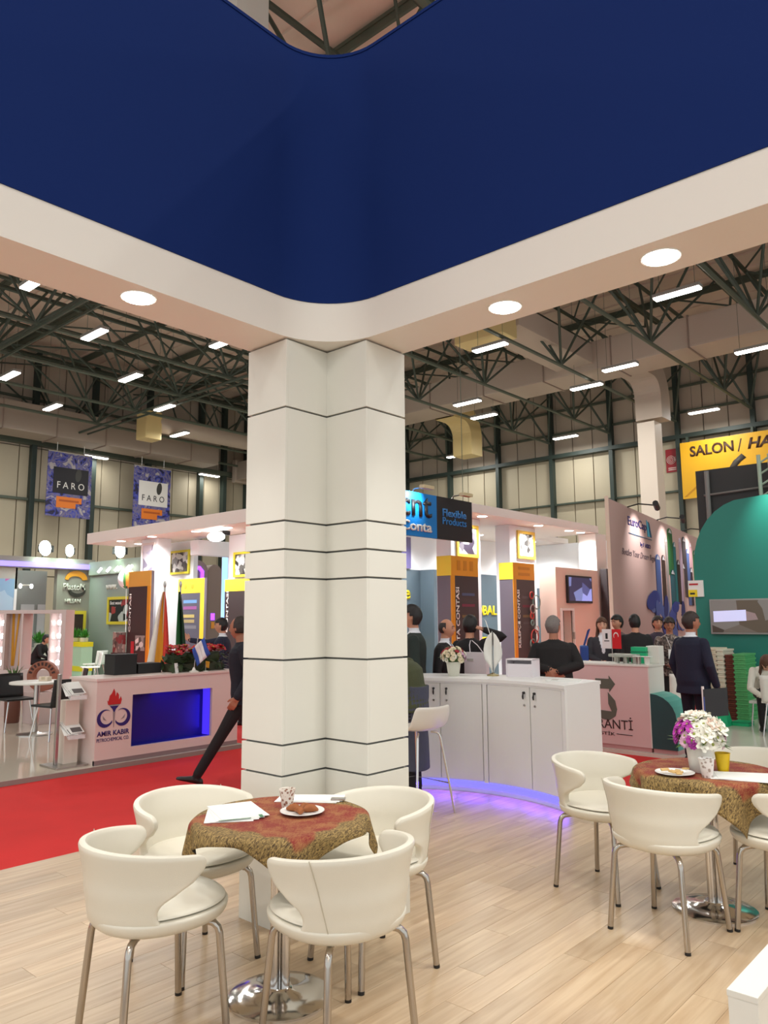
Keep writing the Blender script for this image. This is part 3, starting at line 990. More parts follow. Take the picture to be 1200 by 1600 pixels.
FL = {k: flower_mesh('flower', m_, FG, n, r, c, l, w) for k, m_, n, r, c, l, w in [
    ('white', FW, 14, 0.032, 0.25, 2, 0.24), ('cream', FC, 8, 0.026, 0.6, 3, 0.5), ('pink', FP, 12, 0.030, 0.3, 2, 0.3), ('magenta', FM, 9, 0.028, 0.5, 2, 0.4),
    ('crimson', FR, 8, 0.022, 0.7, 2, 0.5), ('lily', FPE, 6, 0.046, 0.7, 2, 0.34), ('wlily', FW, 6, 0.046, 0.7, 2, 0.34), ('red', M('poinsettia_red', S(190, 26, 40), 0.6), 7, 0.055, 0.12, 2, 0.36)]}
def leaf_mesh(L, w):
    q = MB(); 
    q.add([(0, 0, 0), (w, L * 0.4, L * 0.06), (0, L, 0), (-w, L * 0.4, L * 0.06), (0, L * 0.45, 0)], [(0, 1, 4), (1, 2, 4), (2, 3, 4), (3, 0, 4)], True)
    return q.mesh('leaf', LEAF)
LF = leaf_mesh(0.10, 0.022)
def orient(o, d, loc, roll=0.0, s=1.0):
    d = Vector(d).normalized()
    o.rotation_mode = 'QUATERNION'
    o.rotation_quaternion = Vector((0, 0, 1)).rotation_difference(d) @ Matrix.Rotation(roll, 3, 'Z').to_quaternion()
    o.location = loc; o.scale = (s, s, s)
def bouquet(t, c, rx, rz, kinds, n, seed, leaves=14, low=-0.1):
    """flower heads over a dome, each its own part"""
    rr = random.Random(seed)
    for k in range(n):
        zz = low + (1 - low) * (k + 0.5) / n
        a = k * 2.39996 + rr.uniform(-.2, .2)
        h = sqrt(max(0, 1 - zz * zz))
        d = Vector((h * cos(a), h * sin(a), zz))
        kd = kinds(d, rr)
        o = link('flower', FL[kd], t, world=False)
        orient(o, d + Vector((rr.uniform(-.25, .25), rr.uniform(-.25, .25), 0.15)), (c[0] + d.x * rx, c[1] + d.y * rx, c[2] + d.z * rz), rr.uniform(0, 6), rr.uniform(0.85, 1.15))
    for k in range(leaves):
        a = k * 2.4; 
        o = link('leaf', LF, t, world=False)
        o.rotation_euler = (rr.uniform(-0.5, 0.5), 0, a - pi / 2); o.location = (c[0] + rx * 0.55 * cos(a), c[1] + rx * 0.55 * sin(a), c[2] - rz * 0.25)
        o.scale = (1.1,) * 3
    MB().ball((c[0], c[1], c[2]), rx * 0.84, rx * 0.84, rz * 0.82, 14, 10).build('foliage_core', LEAF, t, False)
# vase on table two
t = thing('flower_vase', 'white pot of white, pink and purple flowers on the brocade cloth', 'flowers', (-1.635, 4.515, TZ))
MB().lathe([(0.058, 0), (0.062, 0.004), (0.076, 0.135), (0.078, 0.14), (0.073, 0.14), (0.066, 0.12), (0.01, 0.118)], 32).build('pot', WHITE, t, False)
CR = Vector((0.748, 0.664, 0))
def k2(d, rr):
    s_ = d.dot(CR)
    if s_ < -0.55: return rr.choice(['magenta', 'pink', 'pink', 'magenta'])
    if s_ > 0.72: return rr.choice(['pink', 'white', 'pink'])
    if d.z > 0.6: return rr.choice(['lily', 'wlily', 'white', 'wlily'])
    return rr.choice(['white', 'white', 'white', 'wlily'])
bouquet(t, (0, 0, 0.195), 0.125, 0.105, k2, 84, 2, 16, -0.35)
for k, (dx, dz) in enumerate([(-0.075, 0.30), (-0.045, 0.315), (-0.095, 0.27)]):
    q = MB(); p = CR * dx
    q.tube([(p.x * 0.5, p.y * 0.5, 0.2), (p.x * 0.85, p.y * 0.85, dz - 0.045), (p.x, p.y, dz)], [0.003, 0.015, 0.002], 8)
    q.build('bud', LEAFL, t, False)

# ---- curved cabinet counter with lit plinth
ACX, ACY, AR = -4.0, 4.63, 1.52
CTH = 1.045
CABM = M('white_cabinet', S(240, 239, 236), 0.35)
def arc(r, a0, a1, n=16):
    return [(ACX + r * cos(RAD(a0 + (a1 - a0) * k / n)), ACY + r * sin(RAD(a0 + (a1 - a0) * k / n))) for k in range(n + 1)]
AN0, AN1 = 60.5, 150
D0 = 0.58
t = thing('curved_counter', 'white curved counter of cabinet doors with blue light along its plinth', 'counter', (ACX, ACY + AR, 0))
def arcbox(r0, r1, a0, a1, z0, z1, n=16):
    q = MB(); q.prism(arc(r0, a0, a1, n) + arc(r1, a1, a0, n), z0, z1); return q
def cutbox(r0, r1, z0, z1, dx=0.0):
    # the right end is cut square across the stand
    xe = ACX + AR * cos(RAD(AN0)) + dx
    f = lambda r: math.degrees(math.acos((xe - ACX) / r))
    q = MB(); q.prism(arc(r0, f(r0), AN1, 30) + arc(r1, AN1, f(r1), 30), z0, z1); return q
cutbox(AR + 0.012, AR + D0, 0.10, CTH - 0.03).build('carcass', CABM, t)
cutbox(AR - 0.02, AR + D0 + 0.02, CTH - 0.03, CTH).build('worktop', CABM, t)
cutbox(AR + 0.03, AR + D0 - 0.03, 0.0, 0.10, -0.01).build('plinth', CABM, t)
# end panel
e0 = (ACX + AR * cos(RAD(AN0)), ACY + AR * sin(RAD(AN0)))
DOORM = M('white_door', S(234, 233, 229), 0.3)
def ang_of(u, v): return math.degrees(atan2(v - ACY, u - ACX))
doors = [(131.5, 114.6, 'L'), (114.2, 98.6, 'R'), (96.2, 78.6, 'L'), (78.2, 62.8, 'R')]
for a1, a0, side in doors:
    d = arcbox(AR - 0.006, AR + 0.014, a0, a1, 0.115, CTH - 0.05, 10).build('door', DOORM, t)
    ah = a0 + 2.2 if side == 'L' else a1 - 2.2
    c, s_ = cos(RAD(ah)), sin(RAD(ah))
    nrm = Vector((-c, -s_, 0)); P = Vector((ACX + (AR - 0.006) * c, ACY + (AR - 0.006) * s_, 0))
    q = MB()
    q.tube([P + Vector((0, 0, 0.945)), P + nrm * 0.018 + Vector((0, 0, 0.945))], 0.011, 12)
    q.build('lock', M('lock_black', S(30, 28, 28), 0.35), d)
    q = MB(); q.tube([P + nrm * 0.018 + Vector((0, 0, 0.945)), P + nrm * 0.024 + Vector((0, 0, 0.912)), P + nrm * 0.02 + Vector((0, 0, 0.890))], [0.005, 0.009, 0.006], 8)
    q.build('key', M('lock_black'), d)
    q = MB(); q.tube([P + Vector((0, 0, 0.835)), P + nrm * 0.010 + Vector((0, 0, 0.835))], 0.010, 10); q.build('knob', STEEL, d)
for am in (97.4, 132.3):
    arcbox(AR - 0.008, AR + 0.014, am - 0.75, am + 0.75, 0.10, CTH - 0.03, 3).build('stile', CABM, t)
arcbox(AR - 0.008, AR + 0.014, AN0, 62.5, 0.10, CTH - 0.03, 3).build('stile', CABM, t)
arcbox(AR - 0.008, AR + 0.012, 62.5, AN1, CTH - 0.048, CTH - 0.03, 24).build('top_rail', CABM, t)
# light strip in front of the plinth
LED = M('blue_led_strip', S(90, 90, 255), 0.4, emit=(0.16, 0.14, 1.0, 1), es=1.1)
arcbox(AR - 0.005, AR + 0.03, AN0 + 0.3, AN1, 0.045, 0.095, 40).build('light_strip', LED, t)
for k in range(7):
    a = RAD(AN0 + 6 + k * 12)
    L = bpy.data.lights.new('plinth_glow', 'AREA'); L.shape = 'RECTANGLE'; L.size = 0.3; L.size_y = 0.03; L.energy = 0.42; L.color = (0.20, 0.05, 1.0)
    lo = bpy.data.objects.new('plinth_glow', L); COL.objects.link(lo); lo.parent = t
    lo.matrix_parent_inverse = Matrix.Translation(-t.location)
    lo.location = (ACX + (AR - 0.012) * cos(a), ACY + (AR - 0.012) * sin(a), 0.06)
    nd = Vector((-cos(a), -sin(a), -0.75)).normalized()
    lo.rotation_euler = (-nd).to_track_quat('Z', 'Y').to_euler()
    lo.rotation_euler = nd.to_track_quat('-Z', 'Y').to_euler()

# ---- things on the counter
t = thing('flower_pot', 'white pot of cream and crimson flowers on the curved counter', 'flowers', (-4.66, 6.28, CTH))
MB().lathe([(0.052, 0), (0.055, 0.004), (0.072, 0.13), (0.075, 0.14), (0.070, 0.14), (0.06, 0.12), (0.01, 0.118)], 28).build('pot', M('ceramic_cream', S(224, 222, 206), 0.35), t, False)
def k1(d, rr):
    if d.z > 0.35 and rr.random() < 0.4: return 'crimson'
    if d.dot(CR) > 0.5 and rr.random() < 0.6: return 'pink'
    return rr.choice(['cream', 'white', 'cream'])
bouquet(t, (0, 0, 0.195), 0.115, 0.085, k1, 60, 8, 8, -0.45)

PENN = M('pennant_cloth', S(238, 236, 228), 0.8)
t = thing('table_pennant', 'pair of white table pennants hanging from a small stand', 'flag', (-4.36, 6.53, CTH))
MB().lathe([(0.06, 0), (0.06, 0.012), (0.03, 0.02), (0.01, 0.03)], 20).build('base', M('brass', (0.42, 0.34, 0.16, 1), 0.35, 1.0), t, False)
MB().tube([(0, 0, 0.02), (0, 0, 0.44)], 0.004, 8).build('pole', STEEL, t, False)
for k, sx in enumerate((-1, 1)):
    q = MB(); g = []
    for i in range(9):
        f = i / 8
        row = []
        for j in range(5):
            u_ = j / 4
            wd = 0.085 * sin(pi * min(1, 0.08 + f * 0.92)) ** 0.7 * (1 if f < 0.62 else max(0.05, 1 - (f - 0.62) / 0.40))
            p = CR * (sx * (0.008 + wd * u_)) + Vector((0.664, -0.748, 0)) * (0.02 + 0.012 * sin(7 * f + 4 * u_)) 
            row.append((p.x, p.y, 0.43 - 0.40 * f - 0.03 * u_ * (1 - f)))
        g.append(row)
    q.sheet(g)
    o = q.build('pennant', PENN, t, False)
    o.modifiers.new('thick', 'SOLIDIFY').thickness = 0.002
q = MB(); q.add([CR * -0.02 + Vector((0, 0, 0.40)), CR * -0.07 + Vector((0, 0, 0.56)), CR * -0.055 + Vector((0, 0, 0.54)), CR * 0.0 + Vector((0, 0, 0.36))], [(0, 1, 2, 3)])
o = q.build('ribbon', PENN, t, False); o.modifiers.new('thick', 'SOLIDIFY').thickness = 0.002

t = thing('leaflet_box', 'white open fronted leaflet box on the curved counter', 'box', (-4.08, 6.63, CTH), RAD(8))
wb = M('box_white', S(236, 228, 232), 0.5)
q = MB(); q.box(-0.14, 0.14, 0.09, 0.10, 0, 0.17); q.box(-0.14, -0.13, -0.08, 0.09, 0, 0.17); q.box(0.13, 0.14, -0.08, 0.09, 0, 0.17); q.box(-0.14, 0.14, -0.08, 0.10, 0.16, 0.172); q.box(-0.13, 0.13, -0.075, -0.065, 0, 0.125)
q.build('case', wb, t, False)
MB().box(-0.125, 0.125, -0.06, 0.08, 0.0, 0.11).build('leaflets', PAPER, t, False)
t = thing('leaflet', 'small white leaflet beside the cream flower pot', 'papers', (-4.53, 6.24, CTH), 0.4)
MB().box(-0.04, 0.04, -0.028, 0.028, 0, 0.002).build('sheet', PAPER, t, False)
t = thing('brochure', 'white brochure lying at the right end of the curved counter', 'papers', (-3.52, 6.42, CTH), 0.35)
MB().bbox(-0.15, 0.15, -0.10, 0.10, 0, 0.006, 0.001).build('booklet', PAPER, t, False)
MB().box(-0.11, -0.05, -0.06, 0.06, 0.006, 0.0066).build('printed_panel', M('print_grey', S(190, 186, 180), 0.6), t, False)

# ---- bar stool
t = thing('bar_stool', 'white moulded bar stool with chrome legs before the curved counter', 'stool', (-4.27, 5.21, 0), RAD(172 - 90))
t.scale = (1.06, 1.06, 0.90)
SEATM = M('white_moulded_seat', S(232, 226, 216), 0.3)
g = []
NS = 16
for i in range(NS + 1):
    f = i / NS
    row = []
    # side profile from the front lip over the seat and up the low back
    prof = [(0.0, 0.205, 0.735), (0.12, 0.19, 0.765), (0.30, 0.06, 0.765), (0.52, -0.10, 0.760), (0.64, -0.165, 0.785), (0.78, -0.205, 0.86), (1.0, -0.235, 0.985)]
    def pf(k, x):
        for a_, c_ in zip(prof[:-1], prof[1:]):
            if x <= c_[0]:
                m_ = (x - a_[0]) / (c_[0] - a_[0]); return a_[k] + (c_[k] - a_[k]) * m_
        return prof[-1][k]
    for j in range(11):
        s_ = 2 * j / 10 - 1
        wd = 0.205 - 0.02 * (f > 0.6) * ((f - 0.6) / 0.4) ** 2
        if f < 0.12: wd *= 0.86 + 0.14 * f / 0.12
        if f > 0.93: wd *= 1 - 0.8 * (f - 0.93)
        yy = pf(1, f) + (0.045 * s_ * s_ if f > 0.55 else 0.0)
        zz = pf(2, f) + 0.030 * s_ * s_ * (1 if f < 0.6 else 0.2)
        row.append((wd * s_, yy, zz))
    g.append(row)
q = MB(); q.sheet(g); o = q.build('seat', SEATM, t, False)
md = o.modifiers.new('thick', 'SOLIDIFY'); md.thickness = 0.028; md.offset = 0
md = o.modifiers.new('soft', 'SUBSURF'); md.levels = 1; md.render_levels = 1
for sx in (-1, 1):
    for sy in (-1, 1):
        pts = [(sx * 0.07, sy * 0.09, 0.735), (sx * 0.10, sy * 0.125, 0.735), (sx * 0.118, sy * 0.138, 0.715), (sx * 0.125, sy * 0.145, 0.68), (sx * 0.205, sy * 0.215, 0.0)]
        MB().tube(pts, 0.0095, 10).build('leg', CHROME, t, False)
fz = 0.27; ex, ey = 0.125 + 0.08 * (0.68 - fz) / 0.68, 0.145 + 0.07 * (0.68 - fz) / 0.68
MB().tube([(-ex, -ey, fz), (-ex, ey + 0.03, fz - 0.005), (ex, ey + 0.03, fz - 0.005), (ex, -ey, fz)], 0.008, 8).build('footrest', CHROME, t, False)

# ---- white block in the lower right corner
t = thing('low_partition', 'narrow low white partition cut by the lower right corner of the picture', 'partition', (-0.86, 3.1, 0))
MB().bbox(-0.928, -0.838, 2.667, 3.9, 0, 0.43, 0.004).build('body', WHITE, t)
MB().bbox(-0.930, -0.836, 2.665, 3.902, 0.43, 0.45, 0.003).build('top', WHITE, t)
# ================================================================ LEFT STAND: counter with flame emblem
PZ = 0.04
GLOSS = M('glossy_cream_floor', S(226, 214, 196), 0.08, coat=0.4)
t = struct('floor_platform', MB().box(-17, -8.1, -3, 6.36, -0.0118, PZ), GLOSS)
struct('trim_8', MB().box(-8.1, -8.085, -3, 6.36, -0.0118, PZ - 0.002), M('platform_edge', S(150, 136, 128), 0.5))
FX = -8.14       # counter front plane
Y0, Y1, CT = 4.36, 6.30, 0.945
t = thing('reception_counter', 'white reception counter with flame emblem and blue lit niche', 'counter', (FX - 0.3, Y0, PZ))
PK = M('counter_white', S(226, 208, 200), 0.4)
NY0, NY1, NZ0, NZ1 = 4.80, 5.90, 0.19, 0.77
q = MB()
q.box(FX - 0.04, FX, Y0, NY0, PZ, CT); q.box(FX - 0.04, FX, NY1, Y1, PZ, CT)
q.box(FX - 0.04, FX, NY0, NY1, PZ, NZ0); q.box(FX - 0.04, FX, NY0, NY1, NZ1, CT)
q.build('front_panel', PK, t)
q = MB(); q.box(FX - 0.60, FX - 0.04, Y0, Y0 + 0.03, PZ, CT); q.build('side_panel', PK, t)
q = MB(); q.box(FX - 0.60, FX - 0.04, Y1 - 0.03, Y1, PZ, CT); q.build('side_panel', PK, t)
MB().bbox(FX - 0.62, FX + 0.015, Y0 - 0.015, Y1 + 0.015, CT, CT + 0.03, 0.004).build('worktop', PK, t)
MB().box(FX - 0.03, FX + 0.002, Y0, Y1, PZ, PZ + 0.05).build('kickboard', M('kick_grey', S(140, 122, 122), 0.4), t)
NB = M('niche_blue', S(22, 12, 130), 0.4)
q = MB()
q.box(FX - 0.20, FX - 0.19, NY0 - 0.02, NY1 + 0.02, NZ0 - 0.02, NZ1 + 0.02)
q.box(FX - 0.20, FX - 0.04, NY0 - 0.02, NY0, NZ0, NZ1); q.box(FX - 0.20, FX - 0.04, NY1, NY1 + 0.02, NZ0, NZ1)
q.box(FX - 0.20, FX - 0.04, NY0, NY1, NZ0 - 0.02, NZ0); q.box(FX - 0.20, FX - 0.04, NY0, NY1, NZ1, NZ1 + 0.02)
n_ = q.build('niche', NB, t)
MB().box(FX - 0.188, FX - 0.045, NY1 - 0.006, NY1 - 0.001, NZ0 + 0.005, NZ1 - 0.005).build('side_glow', M('blue_side_glow', S(60, 40, 255), 0.4, emit=(0.08, 0.04, 1, 1), es=0.55), n_)  # blue light on the niche's right side, made as a glowing plate
for (yy, zz, en) in ((5.85, 0.48, 0.9), (5.35, 0.74, 0.35)):
    L = bpy.data.lights.new('niche_glow', 'AREA'); L.size = 0.4; L.energy = en; L.color = (0.08, 0.05, 1)
    lo = bpy.data.objects.new('niche_glow', L); COL.objects.link(lo); lo.parent = t; lo.matrix_parent_inverse = Matrix.Translation(-t.location)
    lo.location = (FX - 0.11, yy, zz)
    nd = Vector((0, -1, 0)) if yy > 5.5 else Vector((-0.3, 0, -1))
    lo.rotation_euler = nd.to_track_quat('-Z', 'Y').to_euler()
# emblem: torch with two scrolls
EC = 4.575; EZ = 0.60
def flat_on_u(poly, u, mat, name, par, th=0.004):
    q = MB(); n = len(poly)
    a = sum(poly[i][0] * poly[(i + 1) % n][1] - poly[(i + 1) % n][0] * poly[i][1] for i in range(n))
    if a < 0: poly = poly[::-1]
    q.add([(u, y_, z_) for y_, z_ in poly] + [(u + th, y_, z_) for y_, z_ in poly], [tuple(range(n))[::-1], tuple(range(n, 2 * n))])
    for i in range(n):
        j = (i + 1) % n
        q.f.append((i, j, n + j, n + i)); q.sm.append(False); q.mi.append(0)
    return q.build(name, mat, par)
def flat_on_v(poly, v, mat, name, par, th=0.004):
    q = MB(); n = len(poly)
    a = sum(poly[i][0] * poly[(i + 1) % n][1] - poly[(i + 1) % n][0] * poly[i][1] for i in range(n))
    if a < 0: poly = poly[::-1]
    q.add([(x_, v, z_) for x_, z_ in poly] + [(x_, v - th, z_) for x_, z_ in poly], [tuple(range(n)), tuple(range(n, 2 * n))[::-1]])
    for i in range(n):
        j = (i + 1) % n
        q.f.append((i, n + i, n + j, j)); q.sm.append(False); q.mi.append(0)
    return q.build(name, mat, par)
REDP = M('emblem_red', S(196, 36, 36), 0.5); NAVY = M('emblem_navy', S(44, 30, 110), 0.5); GREYP = M('emblem_grey', S(150, 140, 140), 0.5)
UF = FX + 0.001
fl1 = [(-0.075, 0.10), (-0.088, 0.15), (-0.075, 0.135), (-0.06, 0.20), (-0.035, 0.225), (-0.012, 0.275), (0.004, 0.24), (0.012, 0.18), (0.025, 0.235), (0.05, 0.205), (0.052, 0.15), (0.065, 0.165), (0.075, 0.185), (0.088, 0.15), (0.075, 0.10)]
flat_on_u([(EC + a, EZ + c - 0.02) for a, c in fl1], UF, REDP, 'flame', t)
flat_on_u([(EC + a, EZ + c) for a, c in [(-0.055, 0.065), (0.055, 0.065), (0.02, 0.03), (0.008, 0.0), (-0.008, 0.0), (-0.02, 0.03)]], UF, NAVY, 'torch', t)
flat_on_u([(EC + a, EZ + c) for a, c in [(-0.06, 0.07), (0.06, 0.07), (0.066, 0.082), (-0.066, 0.082)]], UF, GREYP, 'torch_rim', t)
flat_on_u([(EC + a, EZ + c) for a, c in [(-0.014, 0.0), (0.014, 0.0), (0.002, -0.17), (-0.002, -0.17)]], UF, GREYP, 'handle', t)
for sgn in (-1, 1):
    cy_, cz_ = EC + sgn * 0.105, EZ - 0.065
    out = [(cy_ + 0.098 * cos(RAD(a)), cz_ + 0.098 * sin(RAD(a))) for a in range(0, 360, 12)]
    # crescent: outer circle minus shifted inner one
    pts = []
    for a in range(60, 331, 15):
        aa = RAD(a) if sgn < 0 else RAD(180 - a)
        pts.append((cy_ + 0.098 * cos(aa), cz_ + 0.098 * sin(aa)))
    for a in range(330, 59, -15):
        aa = RAD(a) if sgn < 0 else RAD(180 - a)
        pts.append((cy_ - sgn * 0.018 + 0.076 * cos(aa), cz_ + 0.012 + 0.076 * sin(aa)))
    flat_on_u(pts, UF, NAVY, 'scroll', t)
    flat_on_u([(cy_ + sgn * 0.03, cz_ + 0.03), (cy_ + sgn * 0.022, cz_ - 0.01), (cy_ - sgn * 0.02, cz_ - 0.025), (cy_ - sgn * 0.005, cz_ - 0.012)], UF, GREYP, 'scroll_eye', t)
text('AMIR KABIR', on_u(EC - 0.195, 0.345, UF), 0.39, 0.055, NAVY, t, 0.003, bold=0.02)
text('PETROCHEMICAL CO.', on_u(EC - 0.195, 0.285, UF), 0.39, 0.038, NAVY, t, 0.003)

# things on the reception counter
WT = CT + 0.03
t = thing('black_box', 'tall black box standing on the reception counter', 'box', (-8.60, 4.92, WT))
MB().bbox(-8.72, -8.48, 4.75, 5.04, WT, 1.205, 0.008).build('case', BLACK, t)
MB().bbox(-8.725, -8.475, 4.745, 5.045, 1.205, 1.215, 0.003).build('lid', M('black_matt', S(32, 30, 30), 0.7), t)
t = thing('black_box', 'low black box beside the tall one on the reception counter', 'box', (-8.60, 5.22, WT))
MB().bbox(-8.72, -8.48, 5.06, 5.38, WT, 1.085, 0.008).build('case', BLACK, t)
MB().bbox(-8.725, -8.475, 5.055, 5.385, 1.085, 1.095, 0.003).build('lid', M('black_matt'), t)
t = thing('poinsettia_planter', 'long planter of red poinsettias on the reception counter', 'plants', (-8.45, 5.78, WT))
MB().bbox(-8.58, -8.32, 5.45, 6.18, WT, WT + 0.10, 0.005).build('trough', M('trough_green', S(60, 62, 40), 0.6), t)
rr = random.Random(11)
fol = MB()
for k in range(190):
    p = Vector((rr.uniform(-8.62, -8.24), rr.uniform(5.40, 6.24), rr.uniform(WT + 0.03, WT + 0.25)))
    d = Vector((rr.uniform(0.0, 1), rr.uniform(-0.6, 0.6), rr.uniform(-0.9, 0.3))).normalized()
    s_ = d.cross(Vector((0, 0, 1))).normalized() * 0.03
    fol.add([p, p + d * 0.05 + s_, p + d * 0.11, p + d * 0.05 - s_], [(0, 1, 2, 3)], True)
tag(fol.build('foliage', M('dark_foliage', S(46, 62, 30), 0.6, noise=(12, 0.3)), t), kind='stuff')
MB().bbox(-8.56, -8.34, 5.46, 6.16, WT + 0.10, WT + 0.24, 0.05).build('foliage_core', M('dark_foliage'), t)
for k in range(46):
    o = link('flower', FL['red'], t)
    orient(o, (rr.uniform(-0.1, 0.7), rr.uniform(-0.4, 0.4), 1), (-8.30 - rr.random() * 0.28, 5.42 + 0.80 * (k + rr.random()) / 46, WT + 0.265 + rr.uniform(-0.03, 0.05)), rr.uniform(0, 6), rr.uniform(0.9, 1.35))
t = thing('table_flag', 'small blue and white striped flag on the reception counter', 'flag', (-8.20, 5.66, WT), RAD(-48.4))
t.scale = (1.3, 1.3, 1.15)
MB().lathe([(0.045, 0), (0.045, 0.01), (0.02, 0.02), (0.008, 0.05)], 16).build('base', M('flag_base', S(232, 226, 216), 0.5), t, False)
MB().tube([(0, 0, 0.02), (0.0, 0.03, 0.36)], 0.004, 6).build('pole', STEEL, t, False)
FB = M('flag_blue', S(52, 84, 170), 0.8); FWt = M('flag_white', S(236, 232, 232), 0.8)
def wavy(t, pts4, cols, name='stripe', amp=0.012):
    """cloth quad TL TR BR BL split in vertical stripes"""
    TL, TR, BR, BL = [Vector(p) for p in pts4]
    n = len(cols)
    for k, mt in enumerate(cols):
        g = []
        for i in range(7):
            f = i / 6; row = []
            for j in range(4):
                u_ = (k + j / 3) / n
                p = (TL.lerp(TR, u_)).lerp(BL.lerp(BR, u_), f)
                p = p + Vector((amp * sin(6 * f + 5 * u_), 0, 0))
                row.append(p[:])
            g.append(row)
        q = MB(); q.sheet(g); o = q.build(name, mt, t, False); o.modifiers.new('thick', 'SOLIDIFY').thickness = 0.0015
wavy(t, [(0.01, -0.02, 0.24), (0.01, 0.09, 0.37), (0.01, 0.155, 0.19), (0.01, 0.03, 0.06)], [FB, FWt, FWt, FB])
t = thing('table_flag', 'tiny yellow tassel flag beside the blue and white flag', 'flag', (-8.18, 5.82, WT), RAD(-48.4))
MB().lathe([(0.03, 0), (0.03, 0.008), (0.01, 0.012)], 12).build('base', M('flag_base'), t, False)
MB().tube([(0, 0, 0), (0, 0, 0.13)], 0.003, 6).build('pole', STEEL, t, False)
wavy(t, [(0.004, 0, 0.13), (0.004, 0.05, 0.12), (0.004, 0.045, 0.04), (0.004, 0, 0.05)], [M('flag_yellow', S(206, 150, 40), 0.8)], 'cloth', 0.004)
t = thing('leaflet', 'white leaflet standing up on the counter below the flowers', 'papers', (-8.2, 5.42, WT), 0.3)
q = MB(); q.add([(0, -0.03, 0), (0, 0.03, 0), (-0.02, 0.03, 0.12), (-0.02, -0.03, 0.12)], [(0, 1, 2, 3)]); o = q.build('sheet', PAPER, t, False); o.modifiers.new('thick', 'SOLIDIFY').thickness = 0.002

# brochure stand with clear shelves
t = thing('brochure_stand', 'steel brochure stand with slanted leaflet trays beside the reception counter', 'stand', (-8.42, 4.17, PZ))
MB().bbox(-8.62, -8.22, 3.98, 4.34, PZ, PZ + 0.02, 0.004).build('base_plate', STEEL, t)
MB().bbox(-8.47, -8.43, 4.06, 4.095, PZ + 0.02, 1.03, 0.004).build('upright', STEEL, t)
CLR = M('clear_acrylic', (0.92, 0.93, 0.93, 1), 0.05, alpha=0.30)
rr = random.Random(21)
for zc in (0.92, 0.50):
    q = MB(); q.add([(-8.50, 4.11, zc), (-8.24, 4.11, zc - 0.16), (-8.24, 4.30, zc - 0.16), (-8.50, 4.30, zc)], [(0, 1, 2, 3)])
    tr = q.build('tray', CLR, t); tr.modifiers.new('thick', 'SOLIDIFY').thickness = 0.006
    MB().box(-8.245, -8.237, 4.11, 4.30, zc - 0.165, zc - 0.12).build('tray_lip', CLR, tr)
    for k in range(4):
        q = MB(); q.box(-0.11, 0.11, -0.075, 0.075, 0, 0.004)
        if k: q.box(0.02, 0.10, -0.06, 0.06, 0.004, 0.0045, 1)
        o = q.build('leaflet', [PAPER, [M('print_green'), M('print_dark', S(96, 92, 92), 0.6)][k % 2]], tr)
        o.location = (-8.38, 4.205 + 0.02 * (k - 1.5), zc - 0.068 + 0.007 * k); o.rotation_euler = (0, 0.55, rr.uniform(-.25, .25))
MB().bbox(-8.56, -8.40, 4.14, 4.30, PZ + 0.02, 0.74, 0.004).build('pocket_column', M('stand_white', S(226, 214, 200), 0.5), t)

# round table with black chairs
t = thing('cafe_table', 'round white cafe table on the glossy cream floor', 'table', (-11.02, 5.0, PZ))
MB().lathe([(0.36, 0.70), (0.365, 0.705), (0.365, 0.725), (0.36, 0.73)], 40).build('tabletop', WHITE, t, False)
MB().tube([(0, 0, 0.02), (0, 0, 0.70)], 0.04, 14).build('pole', STEEL, t, False)
MB().lathe([(0.24, 0), (0.24, 0.012), (0.06, 0.03), (0.05, 0.04)], 28).build('base_plate', STEEL, t, False)
t = thing('small_box', 'small cream box on the white cafe table', 'box', (-11.0, 5.10, PZ + 0.73), 0.5)
MB().bbox(-0.07, 0.07, -0.05, 0.05, 0, 0.06, 0.004).build('carton', M('carton_cream', S(226, 208, 186), 0.6), t, False)
MB().box(-0.03, 0.03, -0.0505, 0.0505, 0.02, 0.0605).build('tape', M('carton_tape', S(200, 180, 150), 0.5), t, False)
def black_chair(x, y, face, label, group='black chairs of the left stand', mat=BLACK, z=PZ, name='black_chair'):
    t = thing(name, label, 'chair', (x, y, z), RAD(face - 90), group)
    MB().bbox(-0.21, 0.21, -0.20, 0.22, 0.43, 0.46, 0.012).build('seat', mat, t, False)
    q = MB(); g = []
    for i in range(7):
        f = i / 6
        g.append([(-0.20 + 0.40 * j / 6, -0.205 - 0.06 * f + 0.025 * (abs(j - 3) / 3) ** 2, 0.44 + 0.36 * f) for j in range(7)])
    q.sheet(g); o = q.build('backrest', mat, t, False); o.modifiers.new('thick', 'SOLIDIFY').thickness = 0.018
    for sx in (-1, 1):
        for sy in (-1, 1):
            MB().tube([(sx * 0.15, sy * 0.14, 0.43), (sx * 0.21, sy * 0.21, 0)], 0.011, 8).build('leg', CHROME, t, False)
    return t
black_chair(-10.42, 4.98, 190, 'black chair at the right of the cafe table, turned away')
black_chair(-11.72, 5.0, 0, 'black chair half hidden behind the white cafe table')
black_chair(-12.2, 6.05, 250, 'black chair far behind the brochure stand')

# showcase with bulbs
t = thing('showcase', 'rosy white showcase with bulb lit glass niches and orange ribbons', 'showcase', (-13.3, 6.0, PZ))
RP = M('rosy_panel', S(206, 184, 180), 0.5)
